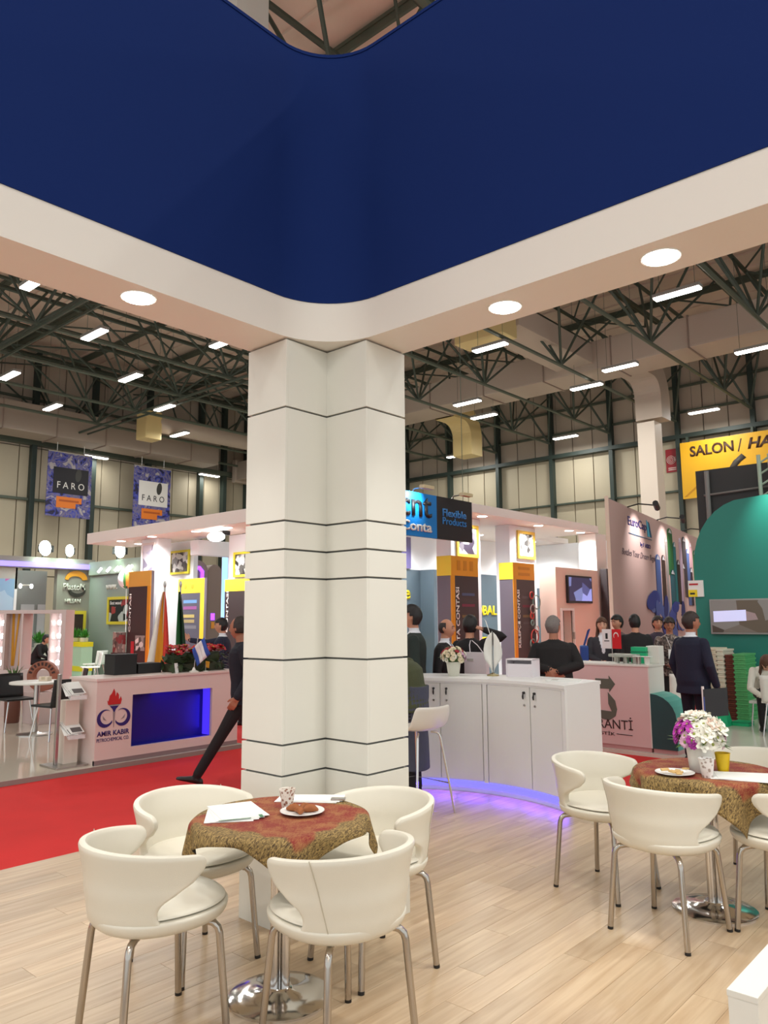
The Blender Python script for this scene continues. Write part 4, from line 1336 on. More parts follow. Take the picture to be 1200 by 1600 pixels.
# local frame: along the show front from left to right
A0 = Vector((-13.82, 5.52, 0)); A1 = Vector((-12.88, 6.35, 0)); ax = (A1 - A0).normalized(); nx = Vector((ax.y, -ax.x, 0)); Ls = (A1 - A0).length
def sbox(par, name, mat, s0, s1, d0, d1, z0, z1):
    q = MB(); P = lambda s_, d_, z_: (A0 + ax * s_ + nx * d_ + Vector((0, 0, z_)))[:]
    q.add([P(s0, d0, z0), P(s1, d0, z0), P(s1, d1, z0), P(s0, d1, z0), P(s0, d0, z1), P(s1, d0, z1), P(s1, d1, z1), P(s0, d1, z1)], [(0, 1, 2, 3), (7, 6, 5, 4), (4, 5, 1, 0), (5, 6, 2, 1), (6, 7, 3, 2), (7, 4, 0, 3)])
    return q.build(name, mat, par)
sbox(t, 'base', RP, 0, Ls, -0.18, 0.18, PZ, 0.80)
sbox(t, 'top_rail', RP, 0, Ls, -0.18, 0.18, 1.74, 1.80)
for s0, s1 in ((0, 0.05), (0.20, 0.24), (0.50, 0.53), (0.98, 1.0), (1.18, Ls)):
    sbox(t, 'post', RP, s0, s1, -0.18, 0.18, 0.80, 1.74)
sbox(t, 'ribbon_panel', RP, 0.24, 0.50, -0.02, 0.02, 0.80, 1.74)
OR = M('ribbon_orange', S(214, 150, 36), 0.6)
for s0, s1, lean in ((0.27, 0.31, 0.02), (0.37, 0.40, -0.06), (0.44, 0.455, -0.03)):
    q = MB(); P = lambda s_, d_, z_: (A0 + ax * s_ + nx * d_ + Vector((0, 0, z_)))[:]
    q.add([P(s0 + lean, 0.03, 0.86), P(s1 + lean, 0.03, 0.86), P(s1, 0.03, 1.74), P(s0, 0.03, 1.74)], [(0, 1, 2, 3)])
    o = q.build('ribbon', OR, t); o.modifiers.new('thick', 'SOLIDIFY').thickness = 0.01
NW = M('niche_white', S(236, 226, 232), 0.4)
sbox(t, 'niche_back', NW, 0.05, 0.20, -0.17, -0.15, 0.80, 1.74)
sbox(t, 'niche_back', NW, 1.0, 1.18, -0.17, -0.15, 0.80, 1.74)
SGL = M('show_glass', (0.95, 0.96, 0.98, 1), 0.03, alpha=0.12)
for s0, s1 in ((0.05, 0.20), (1.0, 1.18)):
    sbox(t, 'glass_pane', SGL, s0, s1, 0.15, 0.156, 0.80, 1.74)
    for k in range(4):
        zc = 0.90 + 0.225 * k
        sh = sbox(t, 'glass_shelf', SGL, s0, s1, -0.15, 0.14, zc - 0.06, zc - 0.05)
        c = A0 + ax * (s0 + s1) / 2 + nx * 0.04
        bo = MB().ball((c.x, c.y, zc + 0.01), 0.036, 0.036, 0.045, 12, 8).build('bulb', M('bulb_glow', (1, 1, 1, 1), 0.4, emit=(1, 0.98, 0.95, 1), es=9), t)
        MB().tube([(c.x, c.y, zc - 0.05), (c.x, c.y, zc - 0.03)], 0.016, 8).build('socket', STEEL, bo)
t = thing('gasket_ring', 'big brown rubber gasket ring with dark lettering on its plinth', 'gasket', (-12.2, 5.62, PZ))
fr = Matrix(((CR.x, 0, 0.664, 0), (CR.y, 0, -0.748, 0), (0, 1, 0, 0), (0, 0, 0, 1)))
BR = M('brown_rubber', S(150, 88, 66), 0.55); BRD = M('dark_brown', S(62, 30, 24), 0.6)
q = MB()
prof = [(0.235, -0.05), (0.235, 0.05), (0.14, 0.05), (0.115, 0.03), (0.115, -0.03), (0.14, -0.05)]
vs = []; fs = []; n = 40; kk = len(prof)
for k in range(n):
    a = 2 * pi * k / n
    for (r_, d_) in prof:
        p = fr @ Vector((r_ * cos(a), r_ * sin(a), d_)); vs.append((p.x, p.y, p.z + 0.715))
for k in range(n):
    for j in range(kk):
        k2_, j2 = (k + 1) % n, (j + 1) % kk
        fs.append((k * kk + j, k2_ * kk + j, k2_ * kk + j2, k * kk + j2))
q.add(vs, fs); q.build('ring', BR, t, False)
for k in range(9):
    a = RAD(18 + k * 18)
    q = MB()
    pts = []
    for (r_, da) in ((0.165, -0.09), (0.215, -0.085), (0.215, 0.085), (0.165, 0.07)):
        pts.append((r_ * cos(a + da), r_ * sin(a + da)))
    vs = []
    for d_ in (0.05, 0.056):
        for (px_, py_) in pts:
            p = fr @ Vector((px_, py_, d_)); vs.append((p.x, p.y, p.z + 0.715))
    q.add(vs, [(3, 2, 1, 0), (4, 5, 6, 7), (0, 1, 5, 4), (1, 2, 6, 5), (2, 3, 7, 6), (3, 0, 4, 7)]); q.build('dark_mark', BRD, t, False)
MB().bbox(-0.25, 0.25, -0.2, 0.2, 0, 0.475, 0.01).build('plinth', RP, t, False)
t = thing('potted_plant', 'small spiky green plant in front of the showcase ribbons', 'plant', (-12.55, 5.32, PZ))
MB().lathe([(0.10, 0.0), (0.11, 0.01), (0.13, 0.66), (0.12, 0.67), (0.10, 0.64)], 18).build('pot', M('pot_brown', S(110, 66, 52), 0.6), t, False)
for k in range(14):
    a = k * 2.4; q = MB(); d = Vector((cos(a), sin(a), 0)); s_ = Vector((-sin(a), cos(a), 0)) * 0.014
    q.add([d * 0.02 - s_ + Vector((0, 0, 0.64)), d * 0.02 + s_ + Vector((0, 0, 0.64)), d * 0.10 + s_ * 0.6 + Vector((0, 0, 0.80)), d * (0.13 + 0.004 * k) + Vector((0, 0, 0.90 - 0.006 * k)), d * 0.10 - s_ * 0.6 + Vector((0, 0, 0.80))], [(0, 1, 2, 4), (4, 2, 3)])
    o = q.build('leaf', LEAF, t, False); o.modifiers.new('thick', 'SOLIDIFY').thickness = 0.002
# two standing flags behind the counter
for k, (px_, py_, cols, lab) in enumerate([(-9.30, 5.91, [M('flag_cream', S(236, 226, 214), 0.8), M('flag_orange', S(224, 150, 36), 0.8), M('flag_red', S(214, 60, 46), 0.8)], 'white orange and red flag drooping from a pole behind the counter'),
                                           (-9.13, 6.05, [M('flag_green', S(34, 92, 44), 0.8), M('flag_dkgreen', S(24, 58, 34), 0.8)], 'green flag drooping from a pole behind the counter')]):
    t = thing('standing_flag', lab, 'flag', (px_, py_, PZ))
    MB().lathe([(0.16, 0), (0.16, 0.02), (0.04, 0.05), (0.02, 0.08)], 20).build('base', STEEL, t, False)
    MB().tube([(0, 0, 0.05), (0, 0, 2.05)], 0.012, 8).build('pole', STEEL, t, False)
    MB().ball((0, 0, 2.06), 0.02, 0.02, 0.05, 8, 6).build('finial', STEEL, t, False)
    n = len(cols)
    for i, mt in enumerate(cols):
        g = []
        for a_ in range(10):
            f = a_ / 9; row = []
            for j in range(4):
                u_ = (i + j / 3) / n
                sp = 0.03 + (0.25 if k == 0 else 0.15) * f ** 0.8
                p = CR * ((u_ - 0.5) * sp * (1.2 if k == 0 else 1.0) - 0.05 * f * (1 if k == 0 else -1)) + Vector((0.664, -0.748, 0)) * (0.03 + 0.03 * sin(u_ * 9))
                row.append((p.x, p.y, 1.96 - 1.05 * f))
            g.append(row)
        q = MB(); q.sheet(g); o = q.build('cloth', mt, t, False); o.modifiers.new('thick', 'SOLIDIFY').thickness = 0.003
# ================================================================ MIDDLE STAND: white canopy, dark panels
CW = M('stand_white_paint', S(236, 226, 218), 0.5)
CWB = M('stand_bright_wall', S(244, 246, 248), 0.5)
CGL = M('small_downlight_glow', (1, 1, 1, 1), 0.4, emit=(1, 0.98, 0.94, 1), es=10)
t = thing('stand_canopy', 'flat white canopy over the stand of yellow topped panels', 'canopy', (-9, 10, 3.56))
MB().bbox(-9.9, -8.1, 9.05, 16.7, 3.56, 3.73, 0.01).build('slab', CW, t)
MB().bbox(-11.2, -9.9, 11.5, 18.6, 3.565, 3.70, 0.01).build('slab', CW, t)
MB().bbox(-17.7, -9.9, 9.05, 10.25, 3.45, 3.71, 0.01).build('slab', CW, t)
MB().bbox(-14.6, -14.3, 9.9, 13.2, 3.05, 3.38, 0.01).build('cross_beam', CWB, t)
MB().bbox(-8.55, -8.11, 16.56, 17.1, 0, 3.555, 0.004).build('end_wall', CW, t)
SD_R = MB().lathe([(0.07, 0.0), (0.10, -0.006), (0.10, 0.004)], 20).mesh('trim_ring', WHITE)
SD_L = MB().lathe([(0.09, -0.009), (0.095, -0.0065)], 20).mesh('lens', CGL)
for i, (x, y, z) in enumerate([(-8.30, 12.2, 3.558), (-8.30, 14.3, 3.558), (-8.30, 15.65, 3.558), (-8.30, 16.2, 3.558), (-9.6, 14.9, 3.558), (-16.4, 9.22, 3.448), (-16.7, 9.85, 3.448), (-15.05, 9.2, 3.448), (-13.5, 9.28, 3.448), (-12.5, 9.34, 3.448), (-10.3, 12.6, 3.563), (-10.3, 15.0, 3.563), (-10.3, 17.4, 3.563)]):
    t = thing('small_downlight', ['small downlight under the stand canopy, next to the hanging sign', 'small downlight under the stand canopy, above the clamp panel', 'small downlight under the stand canopy, left of the last pair', 'small downlight at the far right end of the stand canopy', 'small downlight deep under the stand canopy between the pillars', 'small downlight at the far left end of the left canopy arm', 'small downlight on the rear edge of the left canopy arm', 'small downlight of the left canopy arm above the broad pillar', 'small downlight of the left canopy arm beside the white floodlight', 'small downlight of the left canopy arm next to the column', 'added small downlight deep under the canopy by the slate wall, near end', 'added small downlight deep under the canopy by the slate wall, middle', 'added small downlight deep under the canopy by the slate wall, far end'][i], 'downlight', (x, y, z), group='downlights of the white stand canopy')
    link('trim_ring', SD_R, t, world=False); link('lens', SD_L, t, world=False)
    L = bpy.data.lights.new('beam', 'SPOT'); L.energy = 150 if i < 10 else 260; L.spot_size = RAD(150); L.spot_blend = 0.9; L.shadow_soft_size = 0.08  # last three downlights are added to brighten the inside of the stand
    lo = bpy.data.objects.new('beam', L); COL.objects.link(lo); lo.parent = t; lo.location = (0, 0, -0.03)
t = thing('spot_lamp', 'bright white floodlight clamped under the left canopy arm', 'lamp', (-13.1, 9.55, 3.25))
MB().ball((-13.1, 9.5, 3.32), 0.22, 0.16, 0.10, 14, 8).build('lens', M('flood_glow', (1, 1, 1, 1), 0.4, emit=(1, 1, 1, 1), es=9), t)
MB().bbox(-13.25, -12.95, 9.55, 9.75, 3.36, 3.449, 0.02).build('housing', BLACK, t)
# inner walls
SLATE = M('slate_wall', S(82, 98, 108), 0.6)
t = thing('stand_back_wall', 'slate and white back wall with yellow lettering behind the panels', 'partition', (-11.1, 15, 0))
MB().box(-11.2, -11.0, 11.5, 23, 0, 2.70).build('lower_board', SLATE, t)
MB().box(-11.2, -11.02, 11.5, 23, 2.70, 3.564).build('upper_board', CWB, t)
YEL = M('yellow_paint', S(240, 214, 30), 0.5)
MB().box(-11.0, -10.985, 11.5, 23, 0.95, 1.14).build('yellow_band', YEL, t)
text('GLOBAL TI', on_u(15.30, 1.68, -10.998), 1.80, 0.24, YEL, t, 0.02, bold=0.02)
text('SOLUT', on_u(17.95, 1.66, -10.998), 1.55, 0.26, YEL, t, 0.02, bold=0.02)
text('e', on_u(13.02, 2.04, -10.998), 0.22, 0.2, YEL, t, 0.02, bold=0.02)
MB().box(-11.02, -10.96, 12.0, 13.25, 2.72, 3.42).build('dark_window', M('violet_glass', S(96, 90, 140), 0.2), t)
MB().box(-10.99, -10.6, 13.6, 14.4, 0, 2.7).build('pier', M('slate_pier', S(80, 96, 106), 0.6), t)
# end partition between the two wings
t = thing('stand_cross_wall', 'bright white cross wall at the far end of the panel stand', 'partition', (-9.5, 18.5, 0))
MB().box(-11.0, -8.6, 18.4, 18.6, 0, 3.56).build('board', CWB, t)
MB().box(-11.0, -8.6, 18.38, 18.4, 0, 2.4).build('slate_board', SLATE, t)

DARKP = M('dark_print_panel', S(62, 54, 54), 0.45); GREYPN = M('violet_grey_panel', S(112, 104, 116), 0.5); ORG = M('orange_edge', S(222, 150, 30), 0.5); YTOP = M('yellow_top', S(246, 214, 60), 0.5)
WTX = M('white_print', S(226, 224, 220), 0.5)
def pic_mat(name, cols, scale):
    mt = M(name, cols[0], 0.4)
    nt = mt.node_tree; bs = nt.nodes['Principled BSDF']
    tc = nt.nodes.new('ShaderNodeTexCoord'); vo = nt.nodes.new('ShaderNodeTexVoronoi'); vo.inputs['Scale'].default_value = scale
    nt.links.new(tc.outputs['Object'], vo.inputs['Vector'])
    cr = nt.nodes.new('ShaderNodeValToRGB'); cr.color_ramp.interpolation = 'CONSTANT'
    n = len(cols)
    cr.color_ramp.elements[0].color = cols[0]; cr.color_ramp.elements[1].color = cols[1]; cr.color_ramp.elements[1].position = 1 / n
    for k in range(2, n):
        e = cr.color_ramp.elements.new(k / n); e.color = cols[k]
    sp = nt.nodes.new('ShaderNodeSeparateColor'); nt.links.new(vo.outputs['Color'], sp.inputs[0])
    nt.links.new(sp.outputs[0], cr.inputs[0]); nt.links.new(cr.outputs[0], bs.inputs['Base Color'])
    return mt
PARTS_PIC = pic_mat('machine_parts_print', [S(222, 224, 220), S(60, 58, 56), S(150, 150, 146), S(236, 236, 232), S(96, 94, 90)], 9)
TUBE_PIC = pic_mat('workshop_print', [S(60, 52, 66), S(206, 206, 206), S(110, 104, 112), S(232, 232, 232)], 6)
def panel_u(y0, y1, xf, xd, zt, zb_, vert, lines, label, front=DARKP, side=GREYPN, top=ORG, lit_side=YTOP):
    """free standing info panel whose print faces +x and whose side faces -y"""
    t = thing('info_panel', label, 'info panel', ((xf + xd) / 2, (y0 + y1) / 2, 0))
    MB().box(xd, xf, y0, y1, 0, zt).build('body', side, t)
    MB().box(xf, xf + 0.02, y0, y1, zb_, zt).build('head', top, t)
    MB().box(xd, xf + 0.02, y0 - 0.012, y0, zb_, zt).build('head_side', lit_side, t)  # the light on this side is put into its brighter yellow
    MB().box(xf, xf + 0.018, y0, y0 + 0.11, 0, zb_).build('edge_strip', ORG, t)
    MB().box(xf, xf + 0.016, y0 + 0.11, y1, 0, zb_).build('print_board', front, t)
    text(vert, on_u(y0 + 0.235, 1.02, xf + 0.016), 1.15, 0.10, WTX, t, 0.004, rot90=True, bold=0.015)
    for (zz, w, col) in lines:
        MB().box(xf + 0.016, xf + 0.02, y0 + 0.32, y0 + 0.32 + w, zz, zz + 0.05).build('text_line', M('line_%d' % (hash(col) % 9973), S(*col), 0.6), t)
    return t
tp = panel_u(11.14, 11.99, -8.3, -8.60, 2.74, 2.38, 'USTA CONTASI', [(2.02, 0.40, (80, 90, 120)), (1.82, 0.40, (120, 50, 70)), (1.62, 0.40, (120, 100, 60)), (1.45, 0.34, (90, 80, 80))], 'tall dark info panel with orange head, nearer of the two behind the curved counter')
for k in range(3): MB().box(-8.28, -8.276, 11.32 + 0.2 * k, 11.42 + 0.2 * k, 2.48, 2.66).build('head_print', M('orange_print', S(196, 128, 24), 0.5), tp)
tp = panel_u(13.22, 14.04, -8.3, -8.61, 2.72, 2.38, 'KELEPÇE CONTASI', [(2.0, 0.40, (90, 86, 90)), (1.82, 0.40, (110, 44, 60)), (1.62, 0.34, (120, 100, 66)), (1.48, 0.34, (84, 78, 80))], 'tall dark info panel with orange head and hanging hose clamps')
for k in range(2): MB().box(-8.28, -8.276, 13.4, 13.85, 2.46 + 0.12 * k, 2.52 + 0.12 * k).build('head_print', M('orange_print'), tp)
rr = random.Random(31)
for k in range(9):
    yy = 13.80 + rr.uniform(0.0, 0.30); zz = 0.95 + 0.14 * k; R_ = [0.06, 0.09, 0.14, 0.07, 0.05][k % 5]
    q = MB(); pts = [(-8.245, yy + R_ * cos(2 * pi * j / 16), zz + R_ * sin(2 * pi * j / 16)) for j in range(17)]
    q.tube(pts, 0.014, 6, caps=False)
    o = q.build('hose_clamp', [STEEL, M('clamp_teal', S(120, 150, 140), 0.4), M('clamp_red', S(186, 60, 50), 0.5)][k % 3], )
    tag(o, 'round hose clamp on the dark panel edge, %s from the bottom' % ORD[k], 'hose clamp', 'hose clamps hung on the panel')
# white pillars with framed pictures
def pillar_u(y0, y1, fy0, fy1, fz0, fz1, pic, lab, flab):
    t = thing('stand_pillar', lab, 'pillar', (-8.8, (y0 + y1) / 2, 0))
    MB().bbox(-9.0, -8.65, y0, y1, 0, 3.558, 0.006).build('shaft', CWB, t)
    MB().bbox(-9.02, -8.64, y0 - 0.015, y1 + 0.015, 0, 0.12, 0.006).build('foot', CWB, t)
    f = thing('framed_picture', flab, 'picture', (-8.6, (fy0 + fy1) / 2, fz0))
    YF = M('yellow_frame', S(226, 186, 70), 0.5)
    for (a, b_, c, d) in ((fy0, fy1, fz0, fz0 + 0.06), (fy0, fy1, fz1 - 0.06, fz1), (fy0, fy0 + 0.06, fz0 + 0.06, fz1 - 0.06), (fy1 - 0.06, fy1, fz0 + 0.06, fz1 - 0.06)):
        MB().box(-8.649, -8.61, a, b_, c, d).build('frame', YF, f)
    MB().box(-8.649, -8.63, fy0 + 0.06, fy1 - 0.06, fz0 + 0.06, fz1 - 0.06).build('print', pic, f)
pillar_u(11.65, 12.62, 11.8, 12.52, 2.78, 3.42, TUBE_PIC, 'white pillar behind the nearer dark info panel', 'framed workshop picture half covered by the hanging sign')
pillar_u(13.70, 14.75, 13.98, 14.68, 2.86, 3.46, PARTS_PIC, 'white pillar behind the panel with hose clamps', 'framed picture of metal clamps on the white pillar')
# rosy wall with screen, window and dark post
t = thing('kitchen_wall', 'rosy wall with a small window at the end of the panel stand', 'partition', (-8.2, 15.5, 0))
RW = M('rosy_wall', S(232, 206, 188), 0.5)
wy0, wy1, wz0, wz1 = 14.78, 15.25, 0.74, 1.76
q = MB(); q.box(-8.5, -8.1, 14.60, wy0, 0, 2.68); q.box(-8.5, -8.1, wy1, 16.55, 0, 2.68); q.box(-8.5, -8.1, wy0, wy1, 0, wz0); q.box(-8.5, -8.1, wy0, wy1, wz1, 2.68)
q.build('board', RW, t)
q = MB(); q.box(-8.12, -8.06, wy0 - 0.05, wy1 + 0.05, wz0 - 0.05, wz0); q.box(-8.12, -8.06, wy0 - 0.05, wy1 + 0.05, wz1, wz1 + 0.05); q.box(-8.12, -8.06, wy0 - 0.05, wy0, wz0, wz1); q.box(-8.12, -8.06, wy1, wy1 + 0.05, wz0, wz1)
q.build('window_frame', WHITE, t)
MB().box(-8.32, -8.30, wy0, wy1, wz0, wz1).build('pane', M('window_pane', S(120, 136, 146), 0.1, alpha=0.5), t)
MB().box(-8.06, -8.0, wy1 - 0.10, wy1 - 0.06, 1.15, 1.30).build('handle', STEEL, t)
MB().bbox(-8.1, -7.75, 15.0, 16.4, 0, 0.66, 0.01).build('low_ledge', RW, t)
t = thing('dark_post', 'black brown square post right of the wall screen', 'post', (-8.0, 16.8, 0))
MB().bbox(-8.06, -7.9, 16.62, 17.02, 0, 2.72, 0.01).build('shaft', M('post_dark', S(46, 40, 42), 0.5), t)
MB().bbox(-8.07, -7.89, 16.61, 17.03, 0, 0.1, 0.005).build('foot', BLACK, t)
def screen_mat(name, cols, scale, es=1.0):
    mt = pic_mat(name, cols, scale)
    nt = mt.node_tree; bs = nt.nodes['Principled BSDF']
    src = bs.inputs['Base Color'].links[0].from_socket
    nt.links.new(src, bs.inputs['Emission Color']); bs.inputs['Emission Strength'].default_value = es
    return mt
t = thing('wall_screen', 'small wall screen on the rosy wall beside the dark post', 'television', (-8.05, 15.6, 1.93))
MB().bbox(-8.098, -8.04, 15.02, 16.14, 1.92, 2.52, 0.008).build('casing', BLACK, t)
MB().box(-8.04, -8.036, 15.06, 16.10, 1.97, 2.48).build('screen', screen_mat('screen_blue', [S(60, 66, 110), S(120, 130, 190), S(30, 32, 60), S(92, 104, 150)], 3.2, 0.9), t)

# hanging sign
t = thing('hanging_sign', 'hanging blue and black sign with bold lettering', 'sign', (-8.05, 10.2, 2.98))
SB = M('sign_blue', S(16, 120, 196), 0.45); SK = M('sign_black', S(32, 28, 30), 0.5)
MB().box(-8.06, -8.0, 8.9, 10.38, 2.97, 3.71).build('blue_board', SB, t)
MB().box(-8.06, -8.0, 10.38, 11.43, 2.97, 3.71).build('black_board', SK, t)
text('cnt', on_u(9.40, 3.30, -7.999), 0.82, 0.34, SK, t, 0.02, bold=0.01)
text('Conta', on_u(9.42, 3.055, -7.999), 0.80, 0.17, WTX, t, 0.02, bold=0.02)
SBT = M('sign_blue_text', S(52, 130, 200), 0.5)
text('Flexible', on_u(10.54, 3.375, -7.999), 0.70, 0.135, SBT, t, 0.01, bold=0.02)
text('Products', on_u(10.54, 3.235, -7.999), 0.70, 0.125, SBT, t, 0.01, bold=0.0)
for yy in (9.75, 10.85):
    a_ = MB().tube([(-8.03, yy, 3.71), (-7.98, yy, 3.76), (-7.72, yy, 3.76)], 0.012, 6).build('lamp_arm', STEEL, t)
    MB().bbox(-7.76, -7.66, yy - 0.14, yy + 0.14, 3.72, 3.78, 0.01).build('lamp_head', M('sign_lamp', S(206, 190, 150), 0.4), a_)
L = bpy.data.lights.new('sign_light', 'SPOT'); L.energy = 40; L.spot_size = RAD(100); L.spot_blend = 0.8; L.color = (0.8, 0.95, 1)
lo = bpy.data.objects.new('sign_light', L); COL.objects.link(lo); lo.parent = t; lo.matrix_parent_inverse = Matrix.Translation(-t.location)
lo.location = (-7.71, 9.75, 3.70); lo.rotation_euler = Vector((-0.3, 0, -0.12)).to_track_quat('-Z', 'Y').to_euler()
for yy in (9.3, 11.2):
    MB().tube([(-8.03, yy, 3.71), (-8.03, yy, 8.9)], 0.006, 5).build('hanging_wire', GREEN2, t)

# ---- left wing of the same stand
def panel_v(x0, x1, yf, yd, zt, zb_, vert, label, left=False, edge_right=True, front=DARKP, bright=YTOP, lines=()):
    t = thing('info_panel', label, 'info panel', ((x0 + x1) / 2, (yf + yd) / 2, 0))
    MB().box(x0, x1, yf, yd, 0, zt).build('body', GREYPN, t)
    MB().box(x0, x1, yf - 0.02, yf, zb_, zt).build('head', bright, t)
    MB().box(x1 - 0.12, x1, yf - 0.02, yf, 0, zb_).build('edge_strip', bright if bright is YTOP else ORG, t)
    MB().box(x0, x1 - 0.12, yf - 0.016, yf, 0, zb_).build('print_board', front, t)
    text(vert, on_v(x0 + 0.13, 1.35, yf - 0.016), 0.85, 0.07, WTX, t, 0.004, rot90=True, bold=0.015)
    for (zz, w, col) in lines:
        MB().box(x0 + 0.22, x0 + 0.22 + w, yf - 0.02, yf - 0.016, zz, zz + 0.07).build('text_line', M('line_%d' % (hash(col) % 9973), S(*col), 0.6), t)
    return t
tp = panel_v(-15.92, -15.01, 9.2, 9.27, 2.70, 2.36, 'CONTASI', 'dark info panel with orange head at the left end of the stand', bright=M('orange_head', S(222, 164, 70), 0.5), front=M('brown_print_panel', S(64, 46, 46), 0.45))
MB().box(-15.55, -15.16, 9.176, 9.184, 0.95, 1.28).build('print_photo', PARTS_PIC, tp)
MB().box(-15.72, -15.60, 9.174, 9.184, 0.75, 1.15).build('print_red', M('print_red', S(186, 44, 54), 0.6), tp)
tp = panel_v(-15.0, -14.03, 9.9, 9.96, 2.52, 2.20, 'CONTASI', 'grey info panel with bright yellow head beside the pointing man', front=M('slate_print_panel', S(88, 90, 104), 0.45),
        lines=((1.98, 0.5, (110, 160, 210)), (1.84, 0.5, (150, 90, 150)), (1.66, 0.42, (190, 180, 110)), (1.55, 0.42, (170, 160, 110)), (1.42, 0.5, (120, 124, 130))))
for xx in (-14.72, -14.45): MB().ball((xx, 9.879, 2.35), 0.06, 0.004, 0.06, 10, 6).build('head_seal', M('yellow_seal', S(210, 180, 50), 0.5), tp)
tp = panel_v(-13.28, -12.35, 9.9, 9.96, 2.45, 2.2, 'CONTASI', 'dark info panel with yellow head half hidden by the column', front=DARKP)
def pillar_v(x0, x1, y0, y1, lab):
    t = thing('stand_pillar', lab, 'pillar', ((x0 + x1) / 2, (y0 + y1) / 2, 0))
    MB().bbox(x0, x1, y0, y1, 0, 3.45, 0.006).build('shaft', CWB, t)
    MB().bbox(x0 - 0.015, x1 + 0.015, y0 - 0.015, y1 + 0.015, 0, 0.12, 0.006).build('foot', CWB, t)
    return t
pillar_v(-15.92, -15.22, 9.46, 9.80, 'broad white pillar at the left end of the stand')
def framed_v(x0, x1, y, z0, z1, pic, lab, col):
    f = thing('framed_picture', lab, 'picture', ((x0 + x1) / 2, y, z0))
    YF = M('frame_%s' % col, S(240, 226, 60) if col == 'lemon' else S(236, 226, 220), 0.5)
    for (a, b_, c, d) in ((x0, x1, z0, z0 + 0.05), (x0, x1, z1 - 0.05, z1), (x0, x0 + 0.05, z0 + 0.05, z1 - 0.05), (x1 - 0.05, x1, z0 + 0.05, z1 - 0.05)):
        MB().box(a, b_, y - 0.04, y, c, d).build('frame', YF, f)
    MB().box(x0 + 0.05, x1 - 0.05, y - 0.02, y, z0 + 0.05, z1 - 0.05).build('print', pic, f)
framed_v(-15.84, -15.30, 9.458, 2.68, 3.36, pic_mat('violet_print', [S(206, 200, 220), S(150, 140, 160), S(228, 222, 232)], 5), 'pale framed picture on the broad left pillar', 'pale')
t = thing('stand_side_wall', 'brightly lit white wall with lemon framed picture on the left wing', 'partition', (-15.5, 10.4, 0))
MB().box(-16.05, -15.05, 10.3, 10.42, 0, 3.45).build('board', CWB, t)
MB().box(-16.05, -15.05, 10.29, 10.3, 0, 0.1).build('skirting', CW, t)
framed_v(-15.97, -15.17, 10.29, 2.68, 3.24, PARTS_PIC, 'lemon framed picture on the bright wall of the left wing', 'lemon')
t = thing('stand_side_wall', 'bright white wall with a half hidden picture next to the column', 'partition', (-13.2, 10.4, 0))
MB().box(-13.72, -12.2, 10.3, 10.42, 0, 3.45).build('board', CWB, t)
MB().box(-13.72, -12.2, 10.29, 10.3, 0, 0.1).build('skirting', CW, t)
framed_v(-13.50, -12.9, 10.29, 2.52, 3.06, PARTS_PIC, 'lemon framed picture half hidden by the white column', 'lemon')
t = thing('light_box', 'tall pale blue light box beside the bright wall', 'light box', (-16.4, 12.2, 0))
MB().bbox(-16.55, -16.25, 12.2, 12.3, 0, 3.35, 0.01).build('case', WHITE, t)
MB().box(-16.52, -16.28, 12.19, 12.2, 0.5, 3.25).build('lit_face', M('lit_blue', S(140, 190, 250), 0.5, emit=(0.3, 0.55, 1, 1), es=0.9), t)
# brown stand with violet arch, further back
t = thing('brown_kiosk', 'brown kiosk with rounded corners and violet light arch', 'kiosk', (-19, 14, 0))
BK = M('kiosk_brown', S(126, 108, 100), 0.55)
def rrect(y0, y1, z0, z1, r, n=5):
    pts = [(y0, z0), (y1, z0)]
    for k in range(n + 1):
        a = pi / 2 * k / n; pts.append((y1 - r + r * cos(a), z1 - r + r * sin(a)))
    for k in range(n + 1):
        a = pi / 2 + pi / 2 * k / n; pts.append((y0 + r + r * cos(a), z1 - r + r * sin(a)))
    return pts
flat_on_u(rrect(12.4, 13.52, 0, 3.35, 0.35), -19.6, BK, 'panel', t, 0.6)
flat_on_u(rrect(13.56, 14.05, 0, 3.25, 0.25), -19.6, BK, 'panel', t, 0.55)
MB().tube([(-18.98, 12.55, 3.12), (-18.98, 13.2, 3.12), (-18.98, 13.30, 3.02), (-18.98, 13.30, 2.1)], 0.06, 8).build('violet_tube', M('violet_glow', S(120, 60, 255), 0.4, emit=(0.25, 0.05, 1, 1), es=2.2), t)
MB().bbox(-19.4, -18.9, 13.6, 14.5, 0, 1.02, 0.01).build('counter', WHITE, t)
flat_on_u([(13.68, 1.6), (13.82, 1.6), (13.82, 1.8), (13.68, 1.8)], -19.04, M('violet_glow'), 'violet_print', t)
flat_on_u([(13.70, 1.35), (13.82, 1.35), (13.82, 1.55), (13.70, 1.55)], -19.04, M('amber_print', S(214, 140, 50), 0.5), 'amber_print', t)
# ================================================================ FAR LEFT: grey green stand
GG = M('sage_wall', S(150, 156, 140), 0.6); GG2 = M('grey_wall', S(140, 136, 126), 0.6)
struct('floor_sage', MB().box(-24, -16.5, 9.2, 11.4, -0.0118, 0.02), M('sage_floor', S(186, 204, 184), 0.25))
t = thing('sage_stand_wall', 'sage green stand wall with violet light line under its fascia', 'partition', (-22, 9.5, 0))
MB().box(-22.2, -22.0, 6.0, 9.25, 0, 3.10).build('board', M('pale_sage', S(196, 196, 184), 0.6), t)
MB().box(-22.2, -22.0, 10.40, 11.4, 0, 3.10).build('board', GG2, t)
MB().box(-23.2, -23.1, 9.0, 10.6, 0, 3.10).build('recess_back', M('recess_grey', S(150, 154, 152), 0.6), t)
MB().box(-23.1, -22.0, 9.20, 9.25, 0, 3.10).build('recess_side', GG, t)
MB().box(-22.25, -21.9, 6.0, 11.5, 3.10, 3.42).build('fascia', GG2, t)
